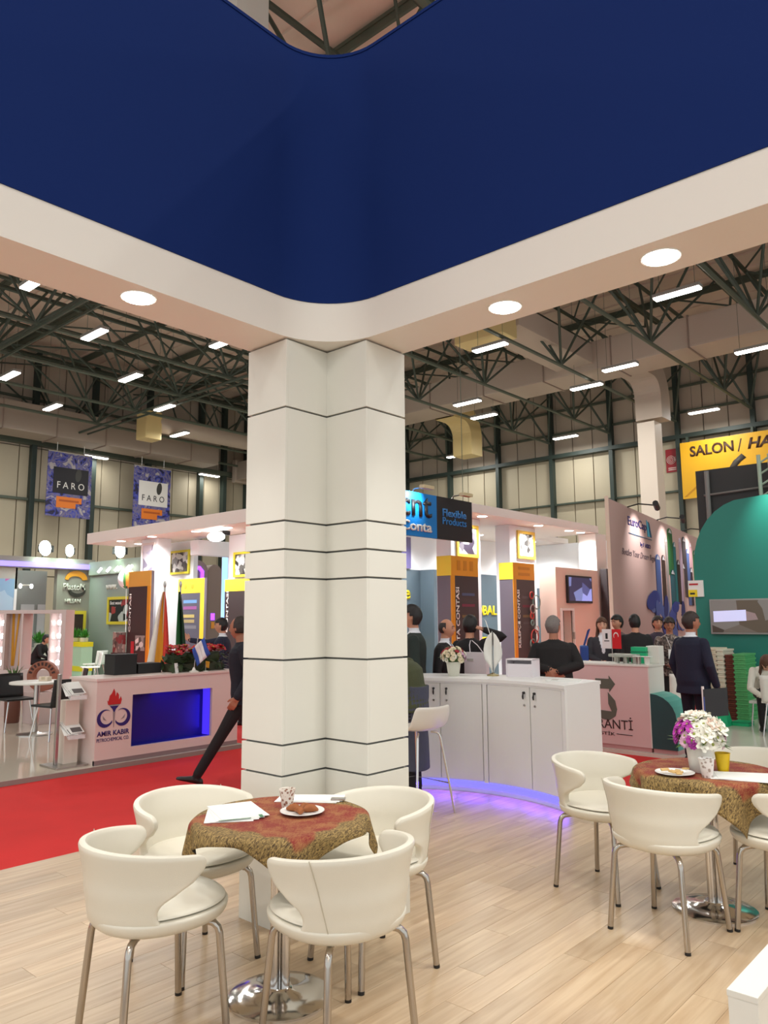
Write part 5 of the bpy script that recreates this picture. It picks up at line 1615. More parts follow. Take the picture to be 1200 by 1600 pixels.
MB().box(-21.9, -21.86, 6.0, 11.45, 3.13, 3.27).build('violet_line', M('violet_line', S(110, 100, 220), 0.4, emit=(0.28, 0.22, 1, 1), es=1.3), t)
MB().box(-22.0, -21.95, 10.45, 11.35, 0, 0.12).build('skirting', GG, t)
flat_on_u([(10.62 + 0.34 * (1 - cos(RAD(a))) + 0.0, 2.82 + 0.26 * sin(RAD(a))) for a in range(0, 181, 15)] + [(11.18 - 0.25 + 0.22 * cos(RAD(a)), 2.80 + 0.12 * sin(RAD(a))) for a in range(0, 181, 30)], -21.99, M('logo_orange', S(214, 140, 30), 0.5), 'logo_arc', t, 0.03)
flat_on_u([(11.0 + 0.26 * cos(RAD(a)), 2.50 + 0.20 * sin(RAD(a))) for a in range(180, 361, 15)] + [(11.02 + 0.22 * cos(RAD(a)), 2.53 + 0.12 * sin(RAD(a))) for a in range(360, 179, -15)], -21.99, M('logo_dark', S(48, 44, 40), 0.5), 'logo_arc', t, 0.03)
text('PlastoM', on_u(10.58, 2.50, -21.99), 0.66, 0.20, M('silver_letters', S(206, 200, 190), 0.4), t, 0.03, bold=0.01)
text('HILSAN', on_u(10.64, 2.12, -21.99), 0.48, 0.13, M('silver_letters'), t, 0.03, bold=0.01)
# yellow framed dark poster
f = thing('framed_poster', 'tall dark poster in a yellow frame below the sage stand logo', 'poster', (-21.96, 11.1, 0.4))
YF2 = M('yellow_frame_far', S(206, 186, 50), 0.5)
for (a, b_, c, d) in ((10.86, 11.30, 1.80, 1.90), (11.22, 11.30, 0.4, 1.80), (10.86, 10.91, 0.4, 1.80), (10.91, 11.22, 0.4, 0.46)):
    MB().box(-21.998, -21.93, a, b_, c, d).build('frame', YF2, f)
MB().box(-21.998, -21.95, 10.91, 11.22, 0.46, 1.80).build('print', M('poster_brown', S(56, 40, 32), 0.5, noise=(6, 0.5)), f)
t = thing('poster', 'pink and blue poster at the left picture edge', 'poster', (-21.9, 9.0, 1.0))
MB().box(-21.999, -21.95, 8.3, 9.17, 0.9, 2.78).build('board', pic_mat('pink_blue_print', [S(180, 210, 236), S(206, 120, 190), S(226, 214, 232), S(150, 190, 226)], 2.2), t)
MB().box(-21.999, -21.94, 9.17, 9.24, 0.9, 2.5).build('edge', CWB, t)
t = thing('sage_stand_side', 'grey side wall of the sage stand with white web lettering', 'partition', (-20, 11.5, 0))
MB().box(-22.0, -17.6, 11.4, 11.55, 0, 2.95).build('board', M('side_grey', S(136, 142, 134), 0.6), t)
MB().box(-21.9, -17.6, 11.3, 11.6, 2.95, 3.34).build('fascia', M('fascia_sage', S(140, 150, 134), 0.6), t)
text('www.', on_v(-21.0, 2.50, 11.399), 0.62, 0.14, M('silver_letters'), t, 0.02, bold=0.01)
for xx in (-21.0, -20.5, -20.05, -19.9, -19.45, -19.3):
    MB().tube([(xx, 11.22, 3.12), (xx, 11.12, 3.0)], 0.035, 8).build('spot', M('spot_glow', (1, 1, 1, 1), 0.4, emit=(1, 1, 0.95, 1), es=6), t)
t = thing('framed_poster', 'dark wall picture in a yellow frame on the side wall', 'poster', (-20.1, 11.36, 1.5))
for (a, b_, c, d) in ((-20.8, -19.5, 1.50, 1.58), (-20.8, -19.5, 2.20, 2.28), (-20.8, -20.72, 1.58, 2.20), (-19.58, -19.5, 1.58, 2.20)):
    MB().box(a, b_, 11.33, 11.398, c, d).build('frame', YF2, t)
MB().box(-20.72, -19.58, 11.36, 11.398, 1.58, 2.20).build('print', pic_mat('night_print', [S(22, 24, 24), S(30, 40, 34), S(20, 20, 22), S(150, 46, 46), S(26, 30, 28), S(170, 176, 170)], 4.5), t)
text('Best wood', on_v(-20.66, 2.06, 11.358), 0.6, 0.10, WTX, t, 0.006)
# big floodlights
for (x, y, z, rx, rz_, lab) in ((-21.9, 9.95, 3.69, 0.34, 0.22, 'large greenish white floodlight on the sage fascia'), (-21.9, 10.68, 3.66, 0.20, 0.18, 'smaller white floodlight beside the large one'), (-20.4, 11.45, 3.62, 0.34, 0.22, 'tilted greenish white floodlight over the side wall')):
    t = thing('floodlight', lab, 'lamp', (x, y, z))
    MB().ball((x, y, z), 0.10, rx, rz_, 14, 8, rot=Matrix.Rotation(YAW, 3, 'Z') if y < 11 else Matrix.Rotation(YAW, 3, 'Z')).build('lens', M('flood_green_glow', (1, 1, 1, 1), 0.4, emit=(0.85, 1, 0.9, 1), es=9), t)
    MB().bbox(x - 0.26, x - 0.10, y - rx * 0.6 + 0.1, y + rx * 0.6 + 0.1, z - 0.1, z + 0.1, 0.02).build('housing', BLACK, t)
    MB().tube([(x - 0.15, y, z - 0.1), (x - 0.15, y, z - 0.28)], 0.02, 6).build('bracket', BLACK, t)
    L = bpy.data.lights.new('flood', 'SPOT'); L.energy = 70; L.spot_size = RAD(120); L.spot_blend = 0.8; L.color = (0.7, 1, 0.8); L.shadow_soft_size = 0.2
    lo = bpy.data.objects.new('flood', L); COL.objects.link(lo); lo.parent = t
    lo.location = (0.25, -0.15, -0.05); lo.rotation_euler = Vector((-0.35, 0.2, -1)).to_track_quat('-Z', 'Y').to_euler()
# beaded lamp string in the recess
t = thing('track_lamp', 'short white lamp track in the sage recess', 'lamp', (-22.6, 9.7, 2.6))
MB().tube([(-22.7, 9.62, 2.64), (-22.7, 9.98, 2.66)], 0.02, 6).build('track', WHITE, t)
for yy in (9.64, 9.96): MB().ball((-22.68, yy, 2.62), 0.05, 0.05, 0.07, 8, 6).build('lens', M('spot_glow'), t)
t = thing('tube_lamp', 'thin upright white tube lamp in the sage recess', 'lamp', (-22.5, 9.42, 0))
MB().tube([(-22.5, 9.42, 0.02), (-22.5, 9.42, 2.42)], 0.03, 8).build('tube', M('tube_white', S(226, 226, 222), 0.4), t)
MB().ball((-22.5, 9.42, 2.46), 0.05, 0.05, 0.10, 8, 6).build('lens', M('spot_glow'), t)
t = thing('wall_sheets', 'pair of pale sheets hung on the recess wall', 'sheets', (-23.05, 10, 1.5))
MB().box(-23.09, -23.07, 9.85, 10.25, 1.2, 2.1).build('sheet', M('pale_sheet', S(206, 206, 210), 0.6), t)
MB().box(-23.09, -23.07, 10.35, 10.58, 1.2, 2.1).build('sheet', M('pale_sheet'), t)
# planter box and white chairs
def bush(x, y, z, r, h, label, seed):
    t = thing('potted_shrub', label, 'plant', (x, y, z))
    rr = random.Random(seed)
    MB().lathe([(r * 0.5, 0), (r * 0.55, 0.01), (r * 0.6, 0.12), (r * 0.5, 0.12)], 16).build('pot', WHITE, t, False)
    q = MB()
    for k in range(70):
        a = rr.uniform(0, 6.28); e = rr.uniform(0.1, 1.4); d = Vector((cos(a) * cos(e), sin(a) * cos(e), sin(e))); L_ = h * rr.uniform(0.6, 1.0)
        s_ = Vector((-sin(a), cos(a), 0)) * 0.03; p0 = Vector((0, 0, 0.1))
        q.add([p0 + d * 0.03, p0 + d * L_ * 0.6 + s_, p0 + d * L_, p0 + d * L_ * 0.6 - s_], [(0, 1, 2, 3)], True)
    tag(q.build('leaves', M('bright_leaf', S(70, 140, 50), 0.5, noise=(10, 0.3)), t, False), kind='stuff')
t = thing('planter_box', 'pale green planter box with yellow bands', 'planter', (-21.3, 11.1, 0.02))
MB().bbox(-21.75, -20.85, 10.65, 10.98, 0.02, 1.0, 0.01).build('box', M('mint_box', S(190, 214, 186), 0.5), t)
MB().box(-21.76, -20.84, 10.64, 10.99, 0.88, 1.01).build('band', YEL, t)
MB().box(-21.76, -20.84, 10.64, 10.99, 0.20, 0.34).build('band', YEL, t)
bush(-21.54, 10.82, 1.01, 0.2, 0.36, 'bright green shrub at the left of the planter box', 1)
bush(-21.06, 10.82, 1.01, 0.2, 0.32, 'bright green shrub at the right of the planter box', 2)
bush(-22.5, 10.2, 0.85, 0.25, 0.45, 'green shrub seen through the showcase', 3)
t = thing('shrub_stand', 'white pedestal under the shrub seen through the showcase', 'pedestal', (-22.5, 10.2, 0))
MB().bbox(-22.7, -22.3, 10.0, 10.4, 0, 0.83, 0.01).build('body', WHITE, t); MB().bbox(-22.72, -22.28, 9.98, 10.42, 0.83, 0.85, 0.005).build('top', WHITE, t)
WCH = M('white_chair_plastic', S(236, 236, 228), 0.35)
black_chair(-18.4, 9.65, 250, 'white chair in front of the mint planter box', 'white chairs of the sage stand', WCH, 0.02, 'white_chair')
black_chair(-17.6, 10.6, 200, 'white chair near the dark wall picture', 'white chairs of the sage stand', WCH, 0.02, 'white_chair')
black_chair(-20.2, 9.75, 30, 'white chair seen through the showcase glass', 'white chairs of the sage stand', WCH, 0.02, 'white_chair')
black_chair(-19.6, 10.4, 200, 'white chair with rosy back beside the showcase', 'white chairs of the sage stand', WCH, 0.02, 'white_chair')
# balloon by the left panel
t = thing('balloon', 'striped white orange and green balloon beside the orange headed panel', 'balloon', (-16.75, 9.6, 0))
bm_ = MB().ball((-16.75, 9.6, 2.60), 0.21, 0.20, 0.24, 20, 14)
bmat = [CWB, M('stripe_orange', S(226, 140, 50), 0.5), M('stripe_green', S(60, 120, 60), 0.5), BLACK]
o = bm_.build('skin', bmat, t)
for p in o.data.polygons:
    s_ = (Vector(p.center) - Vector((-16.75, 9.6, 2.60))).dot(CR)
    p.material_index = 0 if s_ < -0.03 or s_ > 0.14 else (2 if s_ < 0.02 else (3 if s_ < 0.05 else 1))
MB().tube([(-16.75, 9.6, 2.36), (-16.73, 9.62, 1.2), (-16.75, 9.6, 0.0)], 0.006, 5).build('string', PAPER, t)
t = thing('carpet_sample', 'brown patterned leaflet column at the foot of the left panel', 'display', (-16.05, 9.1, 0))
MB().bbox(-16.2, -15.94, 9.0, 9.18, 0, 1.35, 0.01).build('column', pic_mat('ticket_print', [S(110, 96, 90), S(70, 56, 52), S(160, 144, 134), S(120, 50, 50)], 11), t)
MB().bbox(-16.22, -15.92, 8.98, 9.19, 0, 0.9, 0.01).build('base', M('base_brown', S(70, 52, 48), 0.6), t)

# ================================================================ BANNERS AND HALL SIGN
def marble_mat(name, cols):
    mt = M(name, cols[0], 0.6)
    nt = mt.node_tree; bs = nt.nodes['Principled BSDF']
    tc = nt.nodes.new('ShaderNodeTexCoord'); n = nt.nodes.new('ShaderNodeTexNoise'); n.inputs['Scale'].default_value = 1.3; n.inputs['Distortion'].default_value = 3.0; n.inputs['Detail'].default_value = 2
    nt.links.new(tc.outputs['Object'], n.inputs['Vector'])
    cr = nt.nodes.new('ShaderNodeValToRGB')
    cr.color_ramp.elements[0].position = 0.36; cr.color_ramp.elements[0].color = cols[0]
    cr.color_ramp.elements[1].position = 0.64; cr.color_ramp.elements[1].color = cols[-1]
    for k, c in enumerate(cols[1:-1]):
        e = cr.color_ramp.elements.new(0.36 + 0.28 * (k + 1) / (len(cols) - 1)); e.color = c
    nt.links.new(n.outputs['Fac'], cr.inputs[0]); nt.links.new(cr.outputs[0], bs.inputs['Base Color'])
    return mt
MARB = marble_mat('marbled_print', [S(30, 26, 60), S(64, 72, 170), S(120, 110, 130), S(50, 54, 140), S(170, 160, 160)])
def banner(y0, y1, z0, z1, dark, lab):
    t = thing('hanging_banner', lab, 'banner', (-29.0, (y0 + y1) / 2, z0))
    MB().box(-29.03, -29.0, y0, y1, z0, z1).build('cloth', MARB, t)
    MB().tube([(-29.015, y0, z1), (-29.015, y1, z1)], 0.03, 6).build('rod', STEEL, t)
    for yy in (y0 + 0.35, y1 - 0.35):
        MB().tube([(-29.015, yy, z1), (-29.015, yy, 8.56)], 0.012, 4).build('wire', PAPER, t)
    py0, py1, pz0, pz1 = y0 + 0.24, y1 - 0.14, z0 + (z1 - z0) * 0.36, z0 + (z1 - z0) * 0.76
    ink, card = M('banner_ink', S(22, 18, 26), 0.6), M('banner_card', S(226, 220, 214), 0.6)
    c, k = (ink, card) if dark else (card, ink)
    MB().box(-29.0, -28.985, py0, py1, pz0, pz1).build('card', c, t)
    text('F A R O', on_u(py0 + 0.16, pz0 + 0.20, -28.984), py1 - py0 - 0.32, 0.26, k, t, 0.006)
    flat_on_u([(py1 - 0.42 + 0.13 * sin(RAD(a)) * (1 if a < 180 else 1), pz0 + 0.78 - 0.26 * cos(RAD(a)) + 0.05 * sin(RAD(a))) for a in range(0, 360, 24)], -28.985, M('leaf_logo', S(60, 58, 54), 0.6), 'leaf_logo', t, 0.006)
    MB().box(-29.0, -28.985, y0 + 0.40, y1 - 0.38, z0 + (z1 - z0) * 0.22, z0 + (z1 - z0) * 0.31).build('orange_tag', M('orange_tag', S(224, 120, 36), 0.6), t)
    MB().box(-29.0, -28.985, y0 + 0.40, y1 - 0.62, z0 + (z1 - z0) * 0.14, z0 + (z1 - z0) * 0.22).build('orange_tag', M('orange_tag'), t)
    MB().box(-28.985, -28.98, y0 + 0.5, y1 - 0.5, z0 + (z1 - z0) * 0.235, z0 + (z1 - z0) * 0.265).build('tag_print', M('tag_print', S(176, 84, 24), 0.6), t)
banner(13.1, 14.9, 5.62, 8.18, True, 'blue marbled hanging banner with a black card, left of the pair')
banner(16.78, 18.55, 5.50, 8.14, False, 'blue marbled hanging banner with a white card, right of the pair')
t = thing('hall_sign', 'large yellow hall number sign on the far wall', 'sign', (-9, 28.5, 5.9))
SY = M('sign_yellow', S(232, 172, 22), 0.5, noise=(0.6, 0.06))
MB().box(-10.40, -4.6, 28.55, 28.62, 5.95, 8.08).build('board', SY, t)
SBR = M('sign_brown', S(70, 40, 20), 0.6); SGR = M('sign_grey', S(66, 60, 52), 0.6)
text('SALON', on_v(-10.05, 7.50, 28.549), 1.56, 0.40, SBR, t, 0.01, bold=0.03)
text('/', on_v(-8.36, 7.46, 28.549), 0.16, 0.46, SBR, t, 0.01)
text('HALL', on_v(-8.02, 7.50, 28.549), 1.35, 0.40, SBR, t, 0.01, shear=0.25, bold=0.03)
text('6', on_v(-8.75, 6.25, 28.549), 0.80, 1.12, SGR, t, 0.01, bold=0.02)
flat_on_v([(-10.35, 6.02), (-10.25, 6.02), (-9.3, 6.75), (-9.4, 6.78)], 28.549, M('sign_stain', S(198, 136, 20), 0.6), 'faded_arrow', t, 0.004)
for xx in (-10.2, -7.9): MB().box(xx, xx + 0.08, 28.62, 28.78, 6.2, 8.3).build('bracket', GREEN, t)
t = thing('hose_sign', 'small red fire hose sign left of the yellow hall sign', 'sign', (-10.93, 29.05, 7.13))
MB().box(-11.15, -10.70, 29.04, 29.079, 7.12, 8.02).build('board', M('sign_red', S(156, 30, 40), 0.5), t)
q = MB(); pts = []
for k in range(60):
    a = k * 0.32; r_ = 0.02 + 0.0028 * k; pts.append((-10.95 + r_ * cos(a), 29.03, 7.61 + r_ * sin(a)))
q.tube(pts, 0.012, 5); q.build('coil_symbol', M('sign_pink', S(226, 196, 190), 0.6), t)
for k in range(2): MB().box(-11.07, -10.77, 29.033, 29.04, 7.19 + 0.07 * k, 7.23 + 0.07 * k).build('caption', M('sign_pink'), t)
MB().tube([(-10.79, 29.03, 7.71), (-10.79, 29.03, 7.51)], 0.014, 5).build('arrow_symbol', M('sign_pink'), t)

# ================================================================ FAR RIGHT: rosy wall with printed tubes
EA = Vector((-6.3725, 13.6002, 0)); EB = Vector((-7.6038, 21.7894, 0))
ed = (EB - EA).normalized(); en = Vector((ed.y, -ed.x, 0))
t = thing('printed_wall', 'tall rosy exhibition wall printed with coloured tubes and blue petals', 'partition', EA[:])
def ep(s, z, d=0.0):
    p = EA + ed * s + en * d; return (p.x, p.y, z)
RZ = M('rosy_print_wall', S(206, 172, 164), 0.55)
q = MB(); vs = [ep(0, 0, -0.04), ep(9, 0, -0.04), ep(9, 0), ep(0, 0), ep(0, 3.86, -0.04), ep(9, 3.78, -0.04), ep(9, 3.78), ep(0, 3.86)]
q.add(vs, [(3, 2, 1, 0), (4, 5, 6, 7), (0, 1, 5, 4), (1, 2, 6, 5), (2, 3, 7, 6), (3, 0, 4, 7)]); q.build('board', RZ, t)
q = MB(); vs = [ep(-0.02, 0, -0.06), ep(0.0, 0, -0.06), ep(0.0, 0, 0.01), ep(-0.02, 0, 0.01), ep(-0.02, 3.9, -0.06), ep(0.0, 3.9, -0.06), ep(0, 3.9, 0.01), ep(-0.02, 3.9, 0.01)]
q.add(vs, [(3, 2, 1, 0), (4, 5, 6, 7), (0, 1, 5, 4), (1, 2, 6, 5), (2, 3, 7, 6), (3, 0, 4, 7)]); q.build('edge_strip', M('edge_cream', S(226, 206, 186), 0.5), t)
def eflat(poly, mat, name, th=0.01, d0=0.002):
    q = MB(); n = len(poly)
    a = sum(poly[i][0] * poly[(i + 1) % n][1] - poly[(i + 1) % n][0] * poly[i][1] for i in range(n))
    if a < 0: poly = poly[::-1]
    q.add([ep(s, z, d0) for s, z in poly] + [ep(s, z, d0 + th) for s, z in poly], [tuple(range(n))[::-1], tuple(range(n, 2 * n))])
    for i in range(n):
        j = (i + 1) % n; q.f.append((i, j, n + j, n + i)); q.sm.append(False); q.mi.append(0)
    return q.build(name, mat, t)
def strip(s0, s1, z0, z1, col, nm):
    w = (s1 - s0) / 2; c = (s0 + s1) / 2
    pts = [(s0, z0), (s1, z0), (s1, z1 - 0.12)] + [(c + w * cos(RAD(a)), z1 - 0.12 + 0.12 * sin(RAD(a))) for a in range(0, 181, 30)] + [(s0, z1 - 0.12)]
    eflat(pts, M('print_' + nm, S(*col), 0.5), 'tube_print')
    eflat([(s0 + w * 0.3, z1 - 0.12), (s1 - w * 0.3, z1 - 0.12), (c, z1 - 0.02)], M('cap_light', S(200, 196, 200), 0.4), 'tube_cap', 0.006, 0.013)
tubes = [(3.35, 3.78, 1.75, 3.02, (70, 92, 150), 'steel_blue'), (3.92, 4.25, 1.65, 3.04, (56, 36, 30), 'umber'), (4.35, 4.55, 1.7, 3.5, (150, 138, 134), 'taupe'), (4.62, 5.12, 2.6, 3.74, (34, 98, 50), 'leaf'), (4.72, 5.2, 1.6, 2.75, (40, 92, 104), 'petrol'),
         (5.16, 5.42, 1.55, 3.44, (24, 120, 124), 'teal'), (5.46, 5.78, 1.5, 3.02, (44, 30, 28), 'espresso'), (5.82, 6.1, 1.7, 3.60, (196, 170, 190), 'mauve'), (6.0, 6.35, 1.6, 2.95, (190, 158, 150), 'shell'), (6.18, 6.6, 2.1, 3.66, (52, 40, 46), 'plum'),
         (6.62, 6.95, 1.9, 3.38, (74, 92, 140), 'denim'), (6.95, 7.25, 1.9, 2.9, (40, 30, 44), 'night'), (7.05, 7.3, 2.9, 3.58, (186, 140, 146), 'rose'), (7.45, 7.9, 1.9, 3.4, (50, 110, 70), 'moss')]
for k, (s0, s1, z0, z1, col, nm) in enumerate(tubes):
    strip(s0, s1, z0, z1, col, nm)
rr = random.Random(41)
pc = [(46, 60, 140), (78, 96, 160), (60, 74, 150), (40, 46, 110), (100, 112, 168), (206, 176, 166)]
for k in range(22):
    c0 = (3.9 + rr.uniform(-1.2, 1.9), 1.72 + rr.uniform(-0.5, 0.35)); rx, rz_ = rr.uniform(0.3, 0.5), rr.uniform(0.2, 0.32); ro = rr.uniform(0, 3)
    pts = [(c0[0] + rx * cos(RAD(a)) * cos(ro) - rz_ * 0.8 * sin(RAD(a)) * sin(ro), c0[1] + 0.62 * (rx * cos(RAD(a)) * sin(ro) + rz_ * sin(RAD(a)) * cos(ro))) for a in range(0, 360, 24)]
    eflat(pts, M('petal_print_%d' % (k % 6), S(*pc[k % 6]), 0.5), 'petal_print', 0.003, 0.014 + 0.0006 * k)
eflat([(7.2, 0.9), (8.3, 0.9), (8.3, 2.0), (7.6, 2.1)], M('print_flame', S(226, 130, 40), 0.5), 'flame_print', 0.003, 0.016)
eflat([(7.9, 0.9), (8.3, 0.9), (8.3, 2.0), (8.0, 1.9)], M('print_flame_red', S(200, 60, 30), 0.5), 'flame_print', 0.003, 0.02)
EF = Matrix(((ed.x, 0, en.x, 0), (ed.y, 0, en.y, 0), (0, 1, 0, 0), (0, 0, 0, 1)))
def etext(s, z, txt, w, h, mat, shear=0.0, bold=0.0):
    me = text_mesh(txt, w, h, mat, 0.006, shear, bold); F = EF.copy(); F.translation = Vector(ep(s, z, 0.002)); me.transform(F); link('lettering', me, t)
INK = M('ink_violet', S(58, 46, 110), 0.5)
etext(1.28, 3.42, 'EuroCap', 1.45, 0.24, INK, 0, 0.015)
eflat([(2.78, 3.36), (2.98, 3.36), (2.86, 3.66), (2.74, 3.72)], M('ink_cyan', S(80, 180, 210), 0.5), 'logo_wing')
eflat([(3.02, 3.36), (3.14, 3.36), (2.98, 3.66), (2.88, 3.70)], M('ink_teal', S(40, 90, 120), 0.5), 'logo_wing')
eflat([(1.30, 3.30), (3.12, 3.30), (3.12, 3.315), (1.30, 3.315)], M('ink_teal'), 'rule')
etext(2.15, 3.07, 'by F ASSO', 0.85, 0.12, INK, 0, 0.02)
etext(0.75, 2.80, 'Bottles Your Dream Begins', 2.75, 0.17, M('ink_grey', S(120, 100, 104), 0.5), 0.35)
for s_, z_ in ((1.5, 3.84), (3.9, 3.82), (6.5, 3.80)):
    a_ = MB().tube([ep(s_ - 0.2, z_), ep(s_ - 0.1, z_ + 0.06, 0.2), ep(s_, z_ + 0.02, 0.5)], 0.015, 6).build('lamp_arm', BLACK, t)
    MB().tube([ep(s_ - 0.15, z_ + 0.04, 0.55), ep(s_ + 0.2, z_ - 0.02, 0.5)], 0.06, 8).build('lamp_head', BLACK, a_)
    L = bpy.data.lights.new('wall_washer', 'SPOT'); L.energy = 75; L.spot_size = RAD(95); L.spot_blend = 0.9; L.color = (1, 1, 1)
    lo = bpy.data.objects.new('wall_washer', L); COL.objects.link(lo); lo.parent = t; lo.matrix_parent_inverse = Matrix.Translation(-t.location)
    lo.location = ep(s_ + 0.3, z_ - 0.03, 0.7); lo.rotation_euler = (Vector((-en.x, -en.y, -1.1))).to_track_quat('-Z', 'Y').to_euler()

# ================================================================ GREEN STAND ON THE RIGHT
struct('floor_white_stand', MB().box(-4.78, 4, 9.0, 13.8, -0.0118, 0.03), M('white_tile_floor', S(222, 220, 206), 0.15, noise=(0.8, 0.05)))
TEAL = M('teal_wall', S(30, 124, 110), 0.5); TEALD = M('teal_dark', S(40, 84, 86), 0.5)
t = thing('teal_wall', 'tall teal stand wall with one rounded upper corner', 'partition', (-4, 13.7, 0))
pts = [(-4.84, 0.03), (2.0, 0.03), (2.0, 3.62), (-3.6, 3.60)]
for k in range(1, 9):
    a = pi / 2 * k / 8; pts.append((-3.9 - 0.9 * sin(a), 2.50 + 1.08 * cos(a)))
flat_on_v(pts, 13.62, TEAL, 'board', t, 0.12)
flat_on_v([(-4.82, 0.03), (2, 0.03), (2, 0.12), (-4.82, 0.12)], 13.499, TEALD, 'skirting', t, 0.012)
L = bpy.data.lights.new('teal_wash', 'SPOT'); L.energy = 70; L.spot_size = RAD(80); L.spot_blend = 0.8; L.color = (0.7, 1, 0.9)
lo = bpy.data.objects.new('teal_wash', L); COL.objects.link(lo); lo.parent = t; lo.matrix_parent_inverse = Matrix.Translation(-t.location); lo.location = (-3.3, 12.9, 4.0); lo.rotation_euler = Vector((0.0, 0.5, -0.6)).to_track_quat('-Z', 'Y').to_euler()
t = thing('teal_television', 'wide silver framed television on the teal wall', 'television', (-3.8, 13.45, 1.3))
MB().bbox(-4.56, -2.75, 13.42, 13.498, 1.32, 1.90, 0.008).build('casing', M('tv_silver', S(150, 148, 144), 0.35), t)
MB().box(-4.53, -2.78, 13.414, 13.42, 1.35, 1.875).build('screen', screen_mat('street_video', [S(70, 62, 56), S(96, 86, 78), S(60, 50, 42), S(110, 104, 100), S(80, 68, 56)], 2.6, 0.35), t)
flat_on_v([(-4.50, 1.52), (-3.98, 1.54), (-3.98, 1.72), (-4.50, 1.70)], 13.413, M('truck_print', S(190, 190, 226), 0.5, emit=S(190, 190, 226), es=0.5), 'screen_truck', t, 0.002)
flat_on_v([(-3.98, 1.54), (-3.80, 1.56), (-3.84, 1.66), (-3.98, 1.70)], 13.413, M('truck_cab', S(130, 110, 110), 0.5, emit=S(130, 110, 110), es=0.4), 'screen_cab', t, 0.002)
t = thing('dark_tower', 'dark grey box structure with scaffold rails above the teal wall', 'tower', (-4, 15, 0))
q = MB(); q.box(-5.06, -3.0, 14.6, 15.6, 0, 4.34); q.build('shell', M('tower_dark', S(58, 58, 58), 0.7), t)
MB().tube([(-4.83, 14.52, 3.2), (-4.83, 14.52, 4.30)], 0.045, 8).build('upright', M('rail_grey', S(130, 128, 124), 0.5), t)
MB().tube([(-4.9, 14.52, 3.85), (-3.0, 14.52, 3.92)], 0.02, 6).build('rail', M('rail_grey'), t)
for xx in (-3.88, -3.70):
    MB().tube([(xx, 14.4, 3.4), (xx, 14.4, 4.45)], 0.035, 8).build('truss_leg', M('rail_pale', S(170, 190, 170), 0.4), t)
for k in range(5):
    MB().tube([(-3.88, 14.4, 3.5 + 0.2 * k), (-3.70, 14.4, 3.6 + 0.2 * k)], 0.018, 6).build('truss_rung', M('rail_pale'), t)
t = thing('price_card', 'white and yellow card fixed at the edge of the teal wall', 'card', (-4.8, 13.4, 1.95))
MB().box(-4.91, -4.66, 13.46, 13.50, 1.95, 2.23).build('card', PAPER, t)
MB().box(-4.91, -4.76, 13.454, 13.46, 1.95, 2.07).build('yellow_field', YEL, t)
MB().box(-4.89, -4.74, 13.454, 13.46, 2.15, 2.18).build('caption', M('print_red'), t)
MB().box(-4.88, -4.80, 13.45, 13.454, 1.99, 2.02).build('digits', BLACK, t)

# counter with letters
GPK = M('rosy_counter', S(226, 198, 196), 0.45)
t = thing('brand_counter', 'rosy white counter with grey arrow emblem and dark lettering', 'counter', (-4.3, 9.2, 0.03))
MB().bbox(-4.95, -3.84, 9.05, 9.50, 0.08, 1.02, 0.004).build('body', GPK, t)
MB().box(-3.842, -3.83, 9.05, 9.50, 0.08, 1.02).build('side_panel', WHITE, t)
MB().bbox(-4.96, -3.82, 9.04, 9.52, 1.02, 1.045, 0.004).build('worktop', WHITE, t)
MB().box(-4.95, -3.845, 9.06, 9.50, 0.03, 0.08).build('kickboard', M('kick_rosy', S(206, 150, 150), 0.3), t)
MB().bbox(-3.98, -3.82, 9.36, 9.52, 1.045, 1.26, 0.01).build('raised_end', WHITE, t)
AG = M('arrow_grey', S(98, 104, 92), 0.6)
VF = 9.049
flat_on_v([(-4.52, 0.74), (-4.34, 0.74), (-4.34, 0.70), (-4.26, 0.80), (-4.34, 0.90), (-4.34, 0.86), (-4.52, 0.86)], VF, AG, 'arrow', t)
flat_on_v([(-4.36, 0.70), (-4.27, 0.60), (-4.25, 0.50), (-4.27, 0.42), (-4.36, 0.36), (-4.48, 0.38), (-4.50, 0.48), (-4.32, 0.47), (-4.36, 0.56)], VF, AG, 'arrow', t)
INKD = M('ink_dark', S(60, 50, 46), 0.5)
text('GARANTİ', on_v(-4.72, 0.265, VF), 0.66, 0.15, INKD, t, 0.004)
text('PLASTİK', on_v(-4.62, 0.185, VF), 0.33, 0.05, INKD, t, 0.004)
flat_on_v([(-4.27, 0.205), (-4.07, 0.20), (-4.07, 0.207), (-4.27, 0.212)], VF, INKD, 'rule', t)
t = thing('teal_quarter_round', 'teal quarter round side piece beside the rosy counter', 'side piece', (-3.68, 9.27, 0.03))
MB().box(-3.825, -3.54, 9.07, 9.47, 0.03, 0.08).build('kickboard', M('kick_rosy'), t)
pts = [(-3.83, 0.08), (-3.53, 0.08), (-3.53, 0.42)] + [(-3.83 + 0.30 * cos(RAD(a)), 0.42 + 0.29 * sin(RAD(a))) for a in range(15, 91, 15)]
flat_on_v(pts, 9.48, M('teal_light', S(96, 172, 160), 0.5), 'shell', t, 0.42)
flat_on_v(pts, 9.06, M('teal_face', S(44, 82, 84), 0.5), 'face', t, 0.006)
